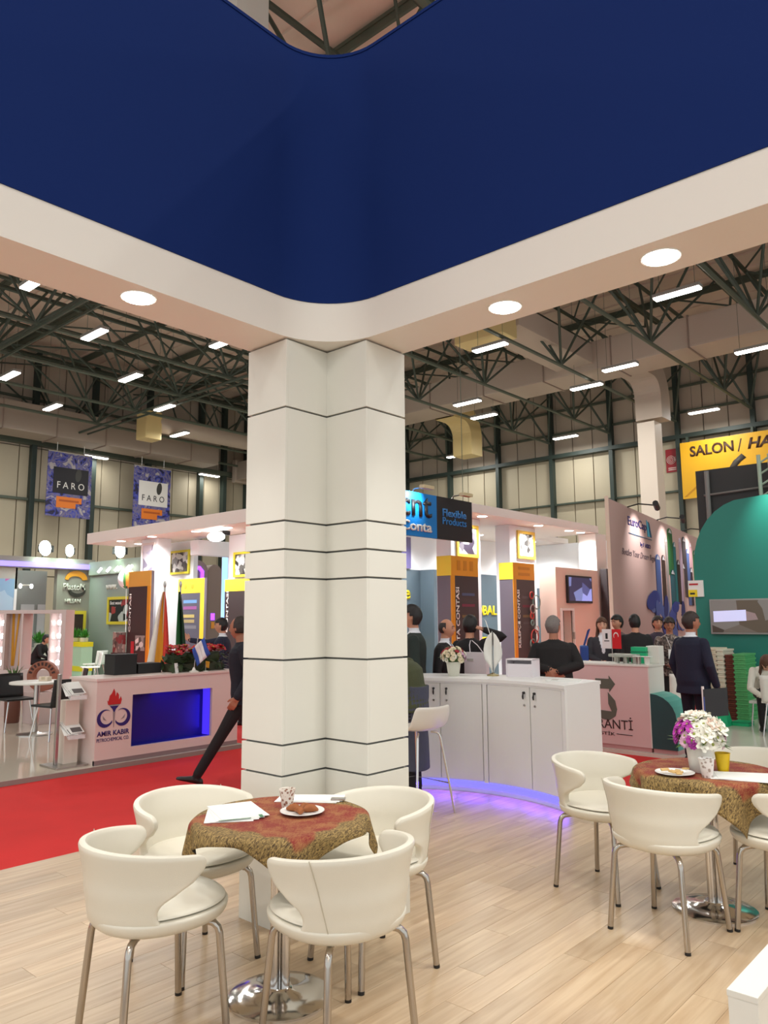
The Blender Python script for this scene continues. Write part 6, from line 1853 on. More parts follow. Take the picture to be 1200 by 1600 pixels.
# things on that counter
t = thing('table_flags', 'white flag and red crescent flag on one small desk stand', 'flag', (-4.33, 9.16, 1.045))
MB().lathe([(0.05, 0), (0.05, 0.01), (0.01, 0.02)], 16).build('base', WHITE, t, False)
MB().tube([(0, 0, 0.01), (0, 0, 0.42)], 0.004, 6).build('pole', STEEL, t, False)
q = MB(); q.box(-0.125, -0.006, -0.004, 0.0, 0.18, 0.42); o = q.build('white_flag', FWt, t, False)
MB().box(-0.08, -0.05, -0.006, -0.004, 0.30, 0.37).build('flag_mark', BLACK, t, False)
MB().box(-0.10, -0.03, -0.006, -0.004, 0.27, 0.28).build('flag_caption', BLACK, t, False)
RF = M('flag_crimson', S(206, 24, 34), 0.7)
q = MB(); q.box(0.006, 0.125, -0.004, 0.0, 0.18, 0.42); q.build('red_flag', RF, t, False)
pts = [(0.06 + 0.034 * cos(RAD(a)), 0.34 + 0.044 * sin(RAD(a))) for a in range(-20, 221, 20)] + [(0.06 + 0.027 * cos(RAD(a)), 0.332 + 0.036 * sin(RAD(a))) for a in range(210, -21, -20)]
flat_on_v(pts, -0.004, WTX, 'crescent', None, 0.002)
_c = [o for o in COL.objects if o.name.startswith('crescent')][-1]; _c.parent = t
t = thing('display_tray', 'glass tray on steel cups on the rosy counter', 'tray', (-4.22, 9.30, 1.045))
MB().bbox(-0.19, 0.19, -0.10, 0.10, 0.075, 0.115, 0.02).build('tray', M('tray_grey', S(176, 180, 170), 0.3), t, False)
for dx in (-0.12, 0.0, 0.12): MB().lathe([(0.034, 0), (0.034, 0.06), (0.045, 0.075)], 14, (dx, 0, 0)).build('cup', STEEL, t, False)
t = thing('green_carton', 'bright green carton on the rosy counter', 'box', (-3.98, 9.36, 1.045))
EMG = M('emerald_card', S(26, 186, 126), 0.5)
MB().bbox(-0.17, 0.02, -0.06, 0.06, 0, 0.20, 0.005).build('carton', EMG, t, False)
MB().bbox(-0.175, 0.025, -0.065, 0.065, 0.13, 0.15, 0.003).build('lid_edge', M('emerald_dark', S(16, 130, 90), 0.5), t, False)
t = thing('cup_row', 'short row of steel and white cups at the counter corner', 'cups', (-3.93, 9.14, 1.045))
for dx in (-0.06, 0.05): MB().lathe([(0.03, 0), (0.036, 0.09), (0.034, 0.09)], 14, (dx, 0, 0)).build('cup', [STEEL, WHITE][dx > 0], t, False)
MB().bbox(-0.11, 0.10, -0.05, 0.05, 0.09, 0.097, 0.002).build('lid_sheet', PAPER, t, False)

# stacked plastic trays
def tray_mesh(w, d, h, mat):
    q = MB()
    q.box(-w / 2, w / 2, -d / 2, d / 2, 0, h * 0.55)
    q.box(-w / 2 - 0.012, w / 2 + 0.012, -d / 2 - 0.012, d / 2 + 0.012, h * 0.55, h * 0.96)
    for k in range(3):
        xx = -w / 2 + w * (k + 0.5) / 3
        q.box(xx - 0.02, xx + 0.02, -d / 2 - 0.02, -d / 2 - 0.012, h * 0.6, h * 0.9)
    return q.mesh('crate', mat)
for (x0, x1, yc, zt, n, col, nm) in ((-4.50, -4.23, 12.85, 1.12, 16, (226, 216, 192), 'cream'), (-4.215, -4.125, 12.85, 1.10, 16, (232, 226, 206), 'ivory'), (-4.105, -3.985, 12.9, 1.02, 15, (112, 52, 34), 'brown'), (-3.965, -3.80, 12.85, 1.04, 15, (92, 178, 110), 'green')):
    h = (zt - 0.03) / n
    me = tray_mesh(x1 - x0, 0.5, h, M('crate_' + nm, S(*col), 0.5))
    for k in range(n):
        o = bpy.data.objects.new('crate', me); COL.objects.link(o)
        o.location = ((x0 + x1) / 2, yc, 0.03 + k * h)
        tag(o, 'flat %s plastic crate, %s from the floor in its stack' % (nm, ORD[k]), 'crate', '%s plastic crates stacked by the teal wall' % nm)
t = thing('green_bag', 'emerald carrier bag with a white label on the white floor', 'bag', (-3.98, 11.95, 0.03))
q = MB(); q.add([(-4.09, 11.82, 0.03), (-3.86, 11.82, 0.03), (-3.86, 12.05, 0.03), (-4.09, 12.05, 0.03), (-4.06, 11.86, 0.26), (-3.90, 11.86, 0.28), (-3.90, 11.98, 0.28), (-4.06, 11.98, 0.26)], [(3, 2, 1, 0), (4, 5, 6, 7), (0, 1, 5, 4), (1, 2, 6, 5), (2, 3, 7, 6), (3, 0, 4, 7)]); q.build('body', EMG, t)
q = MB(); q.add([(-4.04, 11.843, 0.16), (-3.98, 11.843, 0.16), (-3.98, 11.853, 0.24), (-4.04, 11.853, 0.24)], [(0, 1, 2, 3)]); o = q.build('label', PAPER, t); o.modifiers.new('thick', 'SOLIDIFY').thickness = 0.004
MB().tube([(-4.03, 11.92, 0.26), (-4.02, 11.92, 0.34), (-3.94, 11.92, 0.34), (-3.93, 11.92, 0.27)], 0.006, 6).build('handle', EMG, t)
t = thing('green_carton', 'flat emerald carton lying on the white floor', 'box', (-3.75, 12.1, 0.03))
MB().bbox(-3.86, -3.63, 12.0, 12.25, 0.03, 0.09, 0.004).build('carton', EMG, t)
MB().bbox(-3.865, -3.625, 11.995, 12.255, 0.075, 0.085, 0.002).build('lid_edge', M('emerald_dark'), t)
black_chair(-3.02, 11.42, 95, 'white plastic chair with its back turned before the crate stacks', 'white chairs of the teal stand', WCH, 0.03, 'white_chair')
black_chair(-4.2, 11.05, 120, 'white chair half hidden behind the man in the navy suit', 'white chairs of the teal stand', WCH, 0.03, 'white_chair')
# ================================================================ PEOPLE
def head_shape(p):
    """unit sphere direction -> head surface point, y forward, z up, metres"""
    x, y, z = p
    hx, hy, hz = 0.076, 0.098, 0.118
    X, Y, Z = x * hx, y * hy, z * hz
    if z < 0:
        k = -z
        X *= 1 - 0.30 * k ** 1.6
        if y < 0: Y *= 1 - 0.45 * k
        else: Y *= 1 - 0.10 * k ** 2
    if z > 0.2 and y > 0: Y *= 1 - 0.10 * (z - 0.2)
    if y > 0:
        g = lambda a, c, s: exp(-((a - c) / s) ** 2)
        Y += 0.024 * g(x, 0, 0.13) * g(z, -0.22, 0.15) + 0.012 * g(x, 0, 0.12) * g(z, 0.0, 0.15)     # nose
        Y -= 0.010 * (g(x, 0.38, 0.18) + g(x, -0.38, 0.18)) * g(z, 0.04, 0.12)                       # eye hollows
        Y += 0.006 * g(abs(x), 0.3, 0.3) * g(z, 0.22, 0.10)                                          # brow
        Y += 0.007 * g(x, 0, 0.25) * g(z, -0.55, 0.12)                                               # lips
        Y += 0.010 * g(x, 0, 0.28) * g(z, -0.88, 0.18)                                               # chin
    return Vector((X, Y, Z))

def uv_sphere(nu, nv):
    vs = [(0, 0, -1)]
    for j in range(1, nv):
        t_ = pi * j / nv
        for k in range(nu):
            a = 2 * pi * k / nu
            vs.append((sin(t_) * cos(a), sin(t_) * sin(a), -cos(t_)))
    vs.append((0, 0, 1))
    fs = [(0, 1 + (k + 1) % nu, 1 + k) for k in range(nu)]
    for j in range(nv - 2):
        for k in range(nu):
            a = 1 + j * nu + k; b_ = 1 + j * nu + (k + 1) % nu
            fs.append((a, b_, b_ + nu, a + nu))
    L = len(vs) - 1
    fs += [(L, L - nu + k, L - nu + (k + 1) % nu) for k in range(nu)]
    return vs, fs

class Body:
    def __init__(s):
        s.mb = MB(); s.tags = []
    def _tag(s, t):
        s.tags += [t] * (len(s.mb.v) - len(s.tags))
    def limb(s, pts, rs, tg, seg=14, step=0.035):
        """tapered tube with round ends through joints"""
        P = [Vector(pts[0])]; Rr = [rs[0]]
        for a, c, r0, r1 in zip(pts[:-1], pts[1:], rs[:-1], rs[1:]):
            a = Vector(a); c = Vector(c); n = max(1, int((c - a).length / step))
            for k in range(1, n + 1):
                P.append(a.lerp(c, k / n)); Rr.append(r0 + (r1 - r0) * k / n)
        d0 = (P[0] - P[1]).normalized(); d1 = (P[-1] - P[-2]).normalized()
        for f, rf in ((0.55, 0.82), (0.92, 0.35)):
            P = [P[0] + d0 * Rr[0] * (f if f == 0.55 else 0.37)] + P if False else P
        Pa = [P[0] + d0 * Rr[0] * 0.93, P[0] + d0 * Rr[0] * 0.6] + P + [P[-1] + d1 * Rr[-1] * 0.6, P[-1] + d1 * Rr[-1] * 0.93]
        Ra = [Rr[0] * 0.35, Rr[0] * 0.8] + Rr + [Rr[-1] * 0.8, Rr[-1] * 0.35]
        s.mb.tube(Pa, Ra, seg); s._tag(tg)
    def loft(s, secs, tg, seg=28):
        """secs: [(centre, rx, ry)] ellipses in planes across the spine"""
        fine = []
        for a, b_ in zip(secs[:-1], secs[1:]):
            m_ = max(1, int((Vector(b_[0]) - Vector(a[0])).length / 0.03))
            ta = a[3] if len(a) > 3 else 0.0; tb = b_[3] if len(b_) > 3 else 0.0
            for k in range(m_):
                f = k / m_
                fine.append((Vector(a[0]).lerp(Vector(b_[0]), f), a[1] + (b_[1] - a[1]) * f, a[2] + (b_[2] - a[2]) * f, ta + (tb - ta) * f))
        secs = fine + [secs[-1]]
        vs = []; n = len(secs)
        for i, (c, rx, ry, *tl) in enumerate(secs):
            tilt = tl[0] if tl else 0.0
            for k in range(seg):
                a = 2 * pi * k / seg
                e = 2.4
                cx_, sy_ = cos(a), sin(a)
                X = rx * abs(cx_) ** (2 / e) * (1 if cx_ >= 0 else -1); Y = ry * abs(sy_) ** (2 / e) * (1 if sy_ >= 0 else -1)
                vs.append((c[0] + X, c[1] + Y * cos(tilt), c[2] - Y * sin(tilt)))
        fs = [(i * seg + k, i * seg + (k + 1) % seg, (i + 1) * seg + (k + 1) % seg, (i + 1) * seg + k) for i in range(n - 1) for k in range(seg)]
        fs += [tuple(range(seg))[::-1], tuple(range((n - 1) * seg, n * seg))]
        s.mb.add(vs, fs); s._tag(tg)
    def head(s, Mx, ears=True):
        vs, fs = uv_sphere(36, 26)
        s.mb.add([(Mx @ head_shape(v))[:] for v in vs], fs); s._tag('skin')
        for sx in (-1, 1):
            s.mb.ball((0, 0, 0), 0.012, 0.020, 0.032, 10, 8)
            n = 10 * 7 + 2
            for i in range(len(s.mb.v) - n, len(s.mb.v)):
                p = Vector(s.mb.v[i]) + Vector((sx * 0.078, -0.008, -0.004)); s.mb.v[i] = (Mx @ p)[:]
            s._tag('skin')
    def hand(s, wr, d, nrm, curl=0.5, side=1, sc=1.0, tg='skin', thumb_out=0.6):
        """palm and five fingers; d along the hand, nrm palm normal, side +1 when the thumb leaves towards d x nrm"""
        d = Vector(d).normalized(); nrm = Vector(nrm); nrm = (nrm - d * nrm.dot(d)).normalized(); w = d.cross(nrm).normalized() * side
        wr = Vector(wr)
        s.limb([wr, wr + d * 0.03 * sc], [0.027 * sc, 0.026 * sc], tg, 10, 0.02)
        for k in range(4):
            o = w * (0.030 - 0.020 * k) * sc
            s.limb([wr + d * 0.02 * sc + o * 0.7, wr + d * 0.088 * sc + o], [0.014 * sc, 0.0125 * sc], tg, 8, 0.02)
            L = (0.075, 0.085, 0.078, 0.060)[k] * sc
            a = curl
            p = wr + d * 0.09 * sc + o; dd = d
            pts = [p]
            for f in (0.45, 0.32, 0.23):
                dd = (dd * cos(a) + nrm * sin(a)).normalized()
                nn = (nrm * cos(a) - d * sin(a))
                p = p + dd * L * f; pts.append(p)
            s.limb(pts, [0.0108 * sc, 0.0102 * sc, 0.0092 * sc, 0.0078 * sc], tg, 8, 0.012)
        t0 = wr + d * 0.028 * sc + w * 0.026 * sc
        t1 = t0 + (d * 0.6 + w * thumb_out + nrm * 0.25).normalized() * 0.042 * sc
        t2 = t1 + (d * 0.85 + w * 0.15 + nrm * 0.3 * (1 + curl)).normalized() * 0.034 * sc
        s.limb([t0, t1, t2], [0.0145 * sc, 0.0115 * sc, 0.009 * sc], tg, 8, 0.012)
    def shoe(s, an, fwd, pitch=0.0, tg='shoe', L=1.0):
        f = Vector(fwd); f.z = 0; f.normalize(); an = Vector(an)
        fd = (f * cos(pitch) + Vector((0, 0, 1)) * sin(pitch)).normalized(); u_ = (Vector((0, 0, 1)) * cos(pitch) - f * sin(pitch)).normalized(); w = fd.cross(u_)
        base = an - u_ * 0.085
        secs = [(-0.075, 0.018, 0.030, 0.045), (-0.06, 0.034, 0.062, 0.045), (0.0, 0.038, 0.085, 0.05), (0.06, 0.042, 0.070, 0.04), (0.12, 0.047, 0.052, 0.03), (0.17, 0.044, 0.040, 0.022), (0.205, 0.026, 0.028, 0.016)]
        vs = []; seg = 14
        for (x_, wd, h, c) in secs:
            for k in range(seg):
                a = 2 * pi * k / seg
                zz = h / 2 + h / 2 * sin(a); zz = max(zz, 0.004)
                vs.append((base + fd * x_ * L + w * wd * cos(a) + u_ * zz)[:])
        n = len(secs)
        fs = [(i * seg + k, i * seg + (k + 1) % seg, (i + 1) * seg + (k + 1) % seg, (i + 1) * seg + k) for i in range(n - 1) for k in range(seg)]
        fs += [tuple(range(seg))[::-1], tuple(range((n - 1) * seg, n * seg))]
        s.mb.add(vs, fs); s._tag(tg)

SKIN1 = M('skin_warm', S(196, 140, 112), 0.5); SKIN2 = M('skin_fair', S(216, 166, 140), 0.5); SKIN3 = M('skin_tan', S(170, 112, 86), 0.5)
HAIRB = M('hair_black', S(24, 20, 20), 0.55, noise=(60, 0.3)); HAIRG = M('hair_grey', S(120, 112, 108), 0.6, noise=(60, 0.3)); HAIRBR = M('hair_brown', S(86, 54, 36), 0.55, noise=(60, 0.3)); HAIRD = M('hair_dark_brown', S(46, 34, 30), 0.55, noise=(60, 0.3))
EYEM = M('eye_dark', S(24, 20, 20), 0.3); LIPM = M('lip', S(164, 92, 84), 0.5)
def cloth(nm, c, r=0.85):
    return M('cloth_' + nm, S(*c), r, noise=(9, 0.12), bump=(60, 0.25))

def person(label, loc, face, H=1.74, J=None, top='navy', legs='charcoal', shoes='black_shoe', skin=SKIN1, hair=HAIRB, hairstyle='short', jacket=True, shirt=None, tie=None, head_yaw=0, head_pitch=0,
           hem=0.80, belly=0.0, skirt=None, hands=None, voxel=0.0085, scarf=None, slim=1.0, loose=0.0, pattern=None, collar=None):
    """face: heading in degrees from +x. J overrides joints of the standing figure (local x = right hand side, y = front)."""
    j = dict(pel=(0, 0, 0.95), waist=(0, 0.0, 1.08), chest=(0, 0.0, 1.30), neck=(0, -0.005, 1.475), head=(0, 0.022, 1.63),
             shL=(-0.178, -0.005, 1.388), elL=(-0.245, -0.03, 1.13), wrL=(-0.235, 0.05, 0.89), shR=(0.178, -0.005, 1.388), elR=(0.245, -0.03, 1.13), wrR=(0.235, 0.05, 0.89),
             hiL=(-0.092, 0, 0.92), knL=(-0.10, 0.012, 0.50), anL=(-0.105, -0.02, 0.088), hiR=(0.092, 0, 0.92), knR=(0.10, 0.012, 0.50), anR=(0.105, -0.02, 0.088),
             toeL=(-0.15, 1, 0), toeR=(0.15, 1, 0), tpL=0.0, tpR=0.0)
    if J: j.update(J)
    V = {k: (Vector(v) if isinstance(v, tuple) else v) for k, v in j.items()}
    B = Body()
    # torso rings along the spine
    lean = atan2(V['neck'].y - V['pel'].y, max(0.05, V['neck'].z - V['pel'].z))
    ex = (0.012 if jacket else 0.0) + loose
    def c_(a, b_, k): return V[a].lerp(V[b_], k)
    secs = []
    dirp = (V['waist'] - V['pel']).normalized()
    if jacket and hem < 0.9:
        low = V['pel'] - Vector((0, 0, 1)) * (0.95 - hem)
        secs += [(low, 0.172 * slim + ex + 0.014, 0.122 + ex + 0.012 + belly * 0.3)]
    secs += [(V['pel'] - dirp * 0.06, 0.168 * slim + ex, 0.118 + ex + belly * 0.5), (V['pel'], 0.172 * slim + ex, 0.122 + ex + belly * 0.8, lean * 0.5), (c_('pel', 'waist', 0.6), 0.160 * slim + ex, 0.116 + ex + belly, lean),
             (V['waist'], 0.156 * slim + ex, 0.112 + ex + belly, lean), (c_('waist', 'chest', 0.5), 0.166 * slim + ex, 0.118 + ex + belly * 0.6, lean), (V['chest'], 0.178 * slim + ex, 0.122 + ex, lean),
             (c_('chest', 'neck', 0.42), 0.182 * slim + ex, 0.112 + ex * 0.8, lean), (c_('chest', 'neck', 0.66), 0.172 * slim + ex * 0.6, 0.094 + ex * 0.5, lean), (c_('chest', 'neck', 0.82), 0.130 * slim, 0.080, lean), (c_('chest', 'neck', 0.93), 0.088, 0.070, lean), (V['neck'], 0.066, 0.062, lean)]
    B.loft(secs, 'top')
    # neck
    B.limb([V['neck'] - (V['head'] - V['neck']).normalized() * 0.03, V['head'] - (V['head'] - V['neck']).normalized() * 0.07], [0.056, 0.054], 'skin', 14, 0.02)
    Mh = Matrix.Translation(V['head']) @ Matrix.Rotation(RAD(head_yaw), 4, 'Z') @ Matrix.Rotation(RAD(head_pitch), 4, 'X')
    B.head(Mh)
    for S_ in 'LR':
        sg = -1 if S_ == 'L' else 1
        B.limb([V['sh' + S_], V['el' + S_], V['wr' + S_]], [0.056 + ex * 0.5, 0.047 + ex * 0.5, 0.035 + ex * 0.5], 'sleeve')
        fa = (V['wr' + S_] - V['el' + S_]).normalized()
        hd = (hands or {}).get(S_, {})
        dirv = hd.get('d', fa); nr = hd.get('n', Vector((-sg, 0.2, 0)))
        B.hand(V['wr' + S_] + fa * 0.018, dirv, nr, hd.get('curl', 0.45), hd.get('side', sg), 1.0, 'skin', hd.get('thumb', 0.6))
        if not (skirt and skirt[0] < 0.2):
            lr = [0.090 * slim, 0.062, 0.050] if legs != 'skin' else [0.078, 0.052, 0.036]
            B.limb([V['hi' + S_], V['kn' + S_], V['an' + S_] + Vector((0, 0, 0.015))], lr, 'legs')
        B.shoe(V['an' + S_], V['toe' + S_], V['tp' + S_])
    if skirt:
        zlow, wd = skirt[:2]
        B.loft([(Vector((V['pel'].x, V['pel'].y, zlow)), 0.19 * wd, 0.16 * wd), (V['pel'] - Vector((0, 0, 0.35)), 0.19 * wd, 0.15 * wd), (V['pel'] - Vector((0, 0, 0.12)), 0.185, 0.145), (V['pel'] + Vector((0, 0, 0.08)), 0.215 if loose > 0.03 else 0.165, 0.17 if loose > 0.03 else 0.12), (V['pel'] + Vector((0, 0, 0.2)), 0.222 if loose > 0.03 else 0.12, 0.172 if loose > 0.03 else 0.08)], 'skirt')
    if scarf:
        B.loft([(V['neck'] + Vector((0, 0.0, -0.16)), 0.16, 0.14), (V['neck'] + Vector((0, 0.005, -0.07)), 0.15, 0.13), (V['neck'] + Vector((0, 0.01, 0.02)), 0.11, 0.105), (V['neck'] + Vector((0, 0.01, 0.06)), 0.08, 0.08)], 'scarf')
    # fuse into one skin
    me = B.mb.mesh('body_tmp', BLACK)
    ob = bpy.data.objects.new('body_tmp', me); COL.objects.link(ob)
    md = ob.modifiers.new('r', 'REMESH'); md.mode = 'VOXEL'; md.voxel_size = voxel
    ms = ob.modifiers.new('s', 'SMOOTH'); ms.factor = 0.5; ms.iterations = 2
    dg = bpy.context.evaluated_depsgraph_get()
    nm = bpy.data.meshes.new_from_object(ob.evaluated_get(dg))
    bpy.data.objects.remove(ob); 
    kd = kdtree.KDTree(len(B.mb.v))
    for i, p in enumerate(B.mb.v): kd.insert(p, i)
    kd.balance()
    nm.name = 'body'
    nm.materials.clear()
    topm = cloth(*top) if isinstance(top, tuple) else top
    legm = skin if legs == 'skin' else (cloth(*legs) if isinstance(legs, tuple) else legs)
    mlist = [skin, topm, legm, M('shoe_leather', S(22, 20, 20), 0.4), cloth(*(shirt or ('shirt_white', (228, 230, 236)))), cloth(*(tie or ('tie_dark', (40, 42, 70)))), cloth(*(scarf or ('scarf', (70, 74, 50)))), cloth(*(skirt[2])) if skirt and len(skirt) > 2 else legm]
    for mt in mlist: nm.materials.append(mt)
    idx = {'skin': 0, 'top': 1, 'sleeve': 1, 'legs': 2, 'shoe': 3, 'scarf': 6, 'skirt': 7}
    n0 = V['neck']; ch = V['chest']
    sp = (n0 - ch).normalized(); fr_ = Vector((0, cos(lean), -sin(lean)))
    for p in nm.polygons:
        p.use_smooth = True
        c = Vector(p.center)
        tg = B.tags[kd.find(c)[1]]
        mi = idx[tg]
        if tg in ('top', 'skin') and shirt:
            r = c - n0; h = r.dot(sp); f = r.dot(fr_)
            if tg == 'top' and f > 0.03 and -0.30 < h < 0.03 and abs(r.x) < 0.062 * (1 + (h + 0.02) / 0.34) + 0.006:
                mi = 4
                if tie and abs(r.x) < 0.022: mi = 5
            if -0.012 < h < 0.042 and r.length < 0.12 and tg in ('top', 'skin'): mi = 4
        p.material_index = mi
    t = thing('person', label, 'person', (loc[0], loc[1], loc[2] if len(loc) > 2 else 0.0), RAD(face - 90))
    t.scale = (H / 1.75 * (0.94 if not J or 'pel' not in J or J['pel'][2] > 0.7 else 1.0),) * 3
    o = bpy.data.objects.new('body', nm); COL.objects.link(o); o.parent = t
    # hair shell from the head surface
    vs, fs = uv_sphere(40, 30)
    rr = random.Random(len(label))
    def covered(v):
        x, y, z = v
        if hairstyle == 'bald': return (z < 0.55 and z > -0.45 and y < 0.18) and not (y > -0.1 and z < -0.05)
        if hairstyle == 'receding': return (z > -0.45 and y < 0.10 and not (y > -0.05 and z < -0.02)) and (z < 0.93 or y < -0.15)
        line = 0.50 - 0.55 * abs(x) if y > 0 else 0.0
        if y > 0.10: return z > max(0.42, 0.60 - 0.5 * abs(x))
        if y > -0.15: return z > 0.10 - (0.3 if hairstyle == 'long' else 0.0)
        return z > (-0.55 if hairstyle != 'long' else -0.9)
    used = {}; hv = []; hf = []
    for f in fs:
        c = sum((Vector(vs[i]) for i in f), Vector()) / len(f)
        if not covered(c.normalized()): continue
        for i in f:
            if i not in used:
                used[i] = len(hv)
                p = head_shape(vs[i]); n_ = Vector(vs[i])
                th = 0.013 + 0.004 * sin(23 * n_.x + 7 * n_.z) * sin(19 * n_.y) + (0.008 if hairstyle in ('full', 'long') else 0) + 0.006 * max(0, n_.z)
                if hairstyle in ('bald',): th = 0.008
                hv.append((Mh @ (p + n_ * th))[:])
        hf.append(tuple(used[i] for i in f))
    q = MB(); q.add(hv, hf, True)
    ho = q.build('hair', hair, t, False)
    md = ho.modifiers.new('thick', 'SOLIDIFY'); md.thickness = 0.022; md.offset = -1
    if hairstyle == 'long':
        q = MB(); g = []
        for i in range(9):
            f = i / 8; row = []
            for k in range(15):
                a = RAD(-112 + 224 * k / 14)
                r_ = 0.092 + 0.02 * f - 0.01 * sin(9 * a + 4 * f)
                p = Vector((r_ * sin(a), -0.10 * cos(a) * (1 + 0.1 * f) + 0.0, -0.01 - 0.30 * f))
                row.append((Matrix.Translation(V['head']) @ Matrix.Rotation(RAD(head_yaw), 4, 'Z') @ Matrix.Rotation(RAD(head_pitch * 0.6), 4, 'X') @ p)[:])
            g.append(row)
        q.sheet(g); lo_ = q.build('hair_length', hair, t, False); md = lo_.modifiers.new('thick', 'SOLIDIFY'); md.thickness = 0.025
    # eyes, brows and mouth
    for sx in (-1, 1):
        q = MB(); p = head_shape(Vector((0.36 * sx, 0.92, 0.04)).normalized()); q.ball((0, 0, 0), 0.011, 0.006, 0.006, 10, 6)
        q.v = [(Mh @ (Vector(v) + p + Vector((0, 0.001, 0))))[:] for v in q.v]; q.build('eye', EYEM, t, False)
        q = MB(); pts = []
        for k in range(5):
            pts.append((Mh @ (head_shape(Vector(((0.18 + 0.11 * k) * sx, 0.9, 0.24 + 0.03 * sin(k))).normalized()) + Vector((0, 0.002, 0))))[:])
        q.tube(pts, 0.004, 5); q.build('eyebrow', hair, t, False)
    q = MB(); pts = [(Mh @ (head_shape(Vector((x_, 0.82, -0.52)).normalized()) + Vector((0, 0.001, 0))))[:] for x_ in (-0.22, -0.1, 0, 0.1, 0.22)]
    q.tube(pts, [0.002, 0.005, 0.0055, 0.005, 0.002], 6); q.build('mouth', LIPM, t, False)
    return t
def carry(t, p):
    """hall position of a local point of a person"""
    return Matrix.Translation(t.location) @ Matrix.Rotation(t.rotation_euler.z, 4, 'Z') @ Matrix.Scale(t.scale[0], 4) @ Vector(p)

LEFT, RIGHT, AWAY, TOCAM = 221.6, 41.6, 131.6, 311.6
NAVYC = ('navy', (30, 34, 56)); CHAR = ('charcoal', (34, 32, 34)); BLK = ('black', (26, 24, 26)); WSH = ('shirt_white', (228, 230, 236))
# walking man beside the column
person('man in a dark quilted jacket striding past the reception counter', (-6.30, 4.97, 0), LEFT, 1.77,
       J=dict(pel=(0, 0, 0.93), waist=(0, 0.01, 1.06), chest=(0, 0.035, 1.285), neck=(0, 0.05, 1.46), head=(0, 0.085, 1.61),
              hiL=(-0.09, 0, 0.90), hiR=(0.09, 0, 0.90), knL=(-0.095, 0.22, 0.52), anL=(-0.10, 0.46, 0.105), knR=(0.095, -0.06, 0.50), anR=(0.10, -0.36, 0.20), tpL=0.25, tpR=-0.7,
              elL=(-0.25, -0.10, 1.14), wrL=(-0.25, 0.03, 0.92), elR=(0.24, -0.02, 1.14), wrR=(0.22, 0.03, 0.92)),
       top=('quilted', (26, 28, 40)), legs=('trousers_black', (24, 22, 24)), hair=HAIRD, hairstyle='receding', hem=0.84, skin=SKIN3, loose=0.016, head_yaw=-18, voxel=0.007)
# pointing man and his companion
person('man in a dark suit pointing with an outstretched arm at the grey panel', (-9.52, 7.06, 0), LEFT, 1.74,
       J=dict(shR=(0.178, 0.02, 1.395), elR=(0.24, 0.30, 1.36), wrR=(0.22, 0.56, 1.40)), top=NAVYC, legs=CHAR, shirt=WSH, hair=HAIRB, hands=dict(R=dict(d=(0, 0.75, 0.66), n=(-1, 0, 0), curl=0.15, side=1)), head_yaw=0, voxel=0.0085)
person('grey haired man half hidden behind the pointing man', (-9.75, 7.62, 0), LEFT, 1.72, top=('grey_coat', (70, 72, 80)), legs=CHAR, hair=HAIRG, shirt=WSH, voxel=0.011)
# people around the curved counter
person('woman in a grey dress with an olive fur collar beside the bar stool', (-4.62, 5.58, 0), 205, 1.62, J=dict(waist=(0, 0.02, 1.08), chest=(0, 0.06, 1.28), neck=(0, 0.15, 1.42), head=(0, 0.25, 1.54), shL=(-0.178, 0.09, 1.36), shR=(0.178, 0.09, 1.36), elL=(-0.22, 0.05, 1.14), wrL=(-0.10, 0.24, 1.10), elR=(0.22, 0.06, 1.14), wrR=(0.10, 0.24, 1.06)),
       top=('olive_fur', (74, 78, 52)), legs=('stockings', (30, 26, 30)), hair=HAIRD, hairstyle='long', skirt=(0.30, 1.08, ('slate_dress', (74, 76, 92))), jacket=False, loose=0.045, slim=1.05, skin=SKIN2, voxel=0.0085)
person('dark haired man in a bottle green jacket behind the woman in grey', (-5.38, 6.54, 0), 215, 1.86, top=('bottle_green', (34, 44, 40)), legs=CHAR, shirt=WSH, hair=HAIRB, hairstyle='full', voxel=0.0095)
person('balding man in a black suit looking to the right behind the flower pot', (-5.33, 7.03, 0), 20, 1.71, top=BLK, legs=BLK, shirt=WSH, hair=HAIRD, hairstyle='bald', belly=0.03, tie=('tie_grey', (110, 110, 120)), voxel=0.0095)
tp = person('man in black with one hand behind his head and a white bag', (-5.34, 7.53, 0), 100, 1.74, J=dict(shR=(0.185, 0.0, 1.41), elR=(0.44, 0.03, 1.50), wrR=(0.20, 0.02, 1.58)), top=BLK, legs=BLK, hair=HAIRB, hairstyle='full',
       hands=dict(R=dict(d=(-0.8, 0.0, 0.25), n=(0, 0.3, -1), curl=0.25, side=-1)), voxel=0.0095)
t = thing('tote_bag', 'white tote bag slung from the shoulder of the man in black', 'bag', carry(tp, (0.17, -0.18, 0.99))[:], tp.rotation_euler.z)
BGW = M('bag_white', S(232, 224, 228), 0.6)
MB().bbox(-0.14, 0.14, -0.04, 0.04, 0.0, 0.30, 0.006).build('body', BGW, t, False)
MB().tube([(-0.08, 0.0, 0.30), (-0.10, 0.03, 0.38), (-0.12, 0.10, 0.43), (-0.12, 0.19, 0.43)], 0.005, 6).build('handle', BGW, t, False)
MB().tube([(0.08, 0.0, 0.30), (0.0, 0.03, 0.38), (-0.10, 0.10, 0.43), (-0.11, 0.19, 0.43)], 0.005, 6).build('handle', BGW, t, False)
MB().box(-0.10, -0.02, -0.046, -0.04, 0.20, 0.23).build('print', M('print_grey'), t, False)
MB().box(-0.13, -0.05, -0.046, -0.04, 0.04, 0.055).build('print', M('print_grey'), t, False)
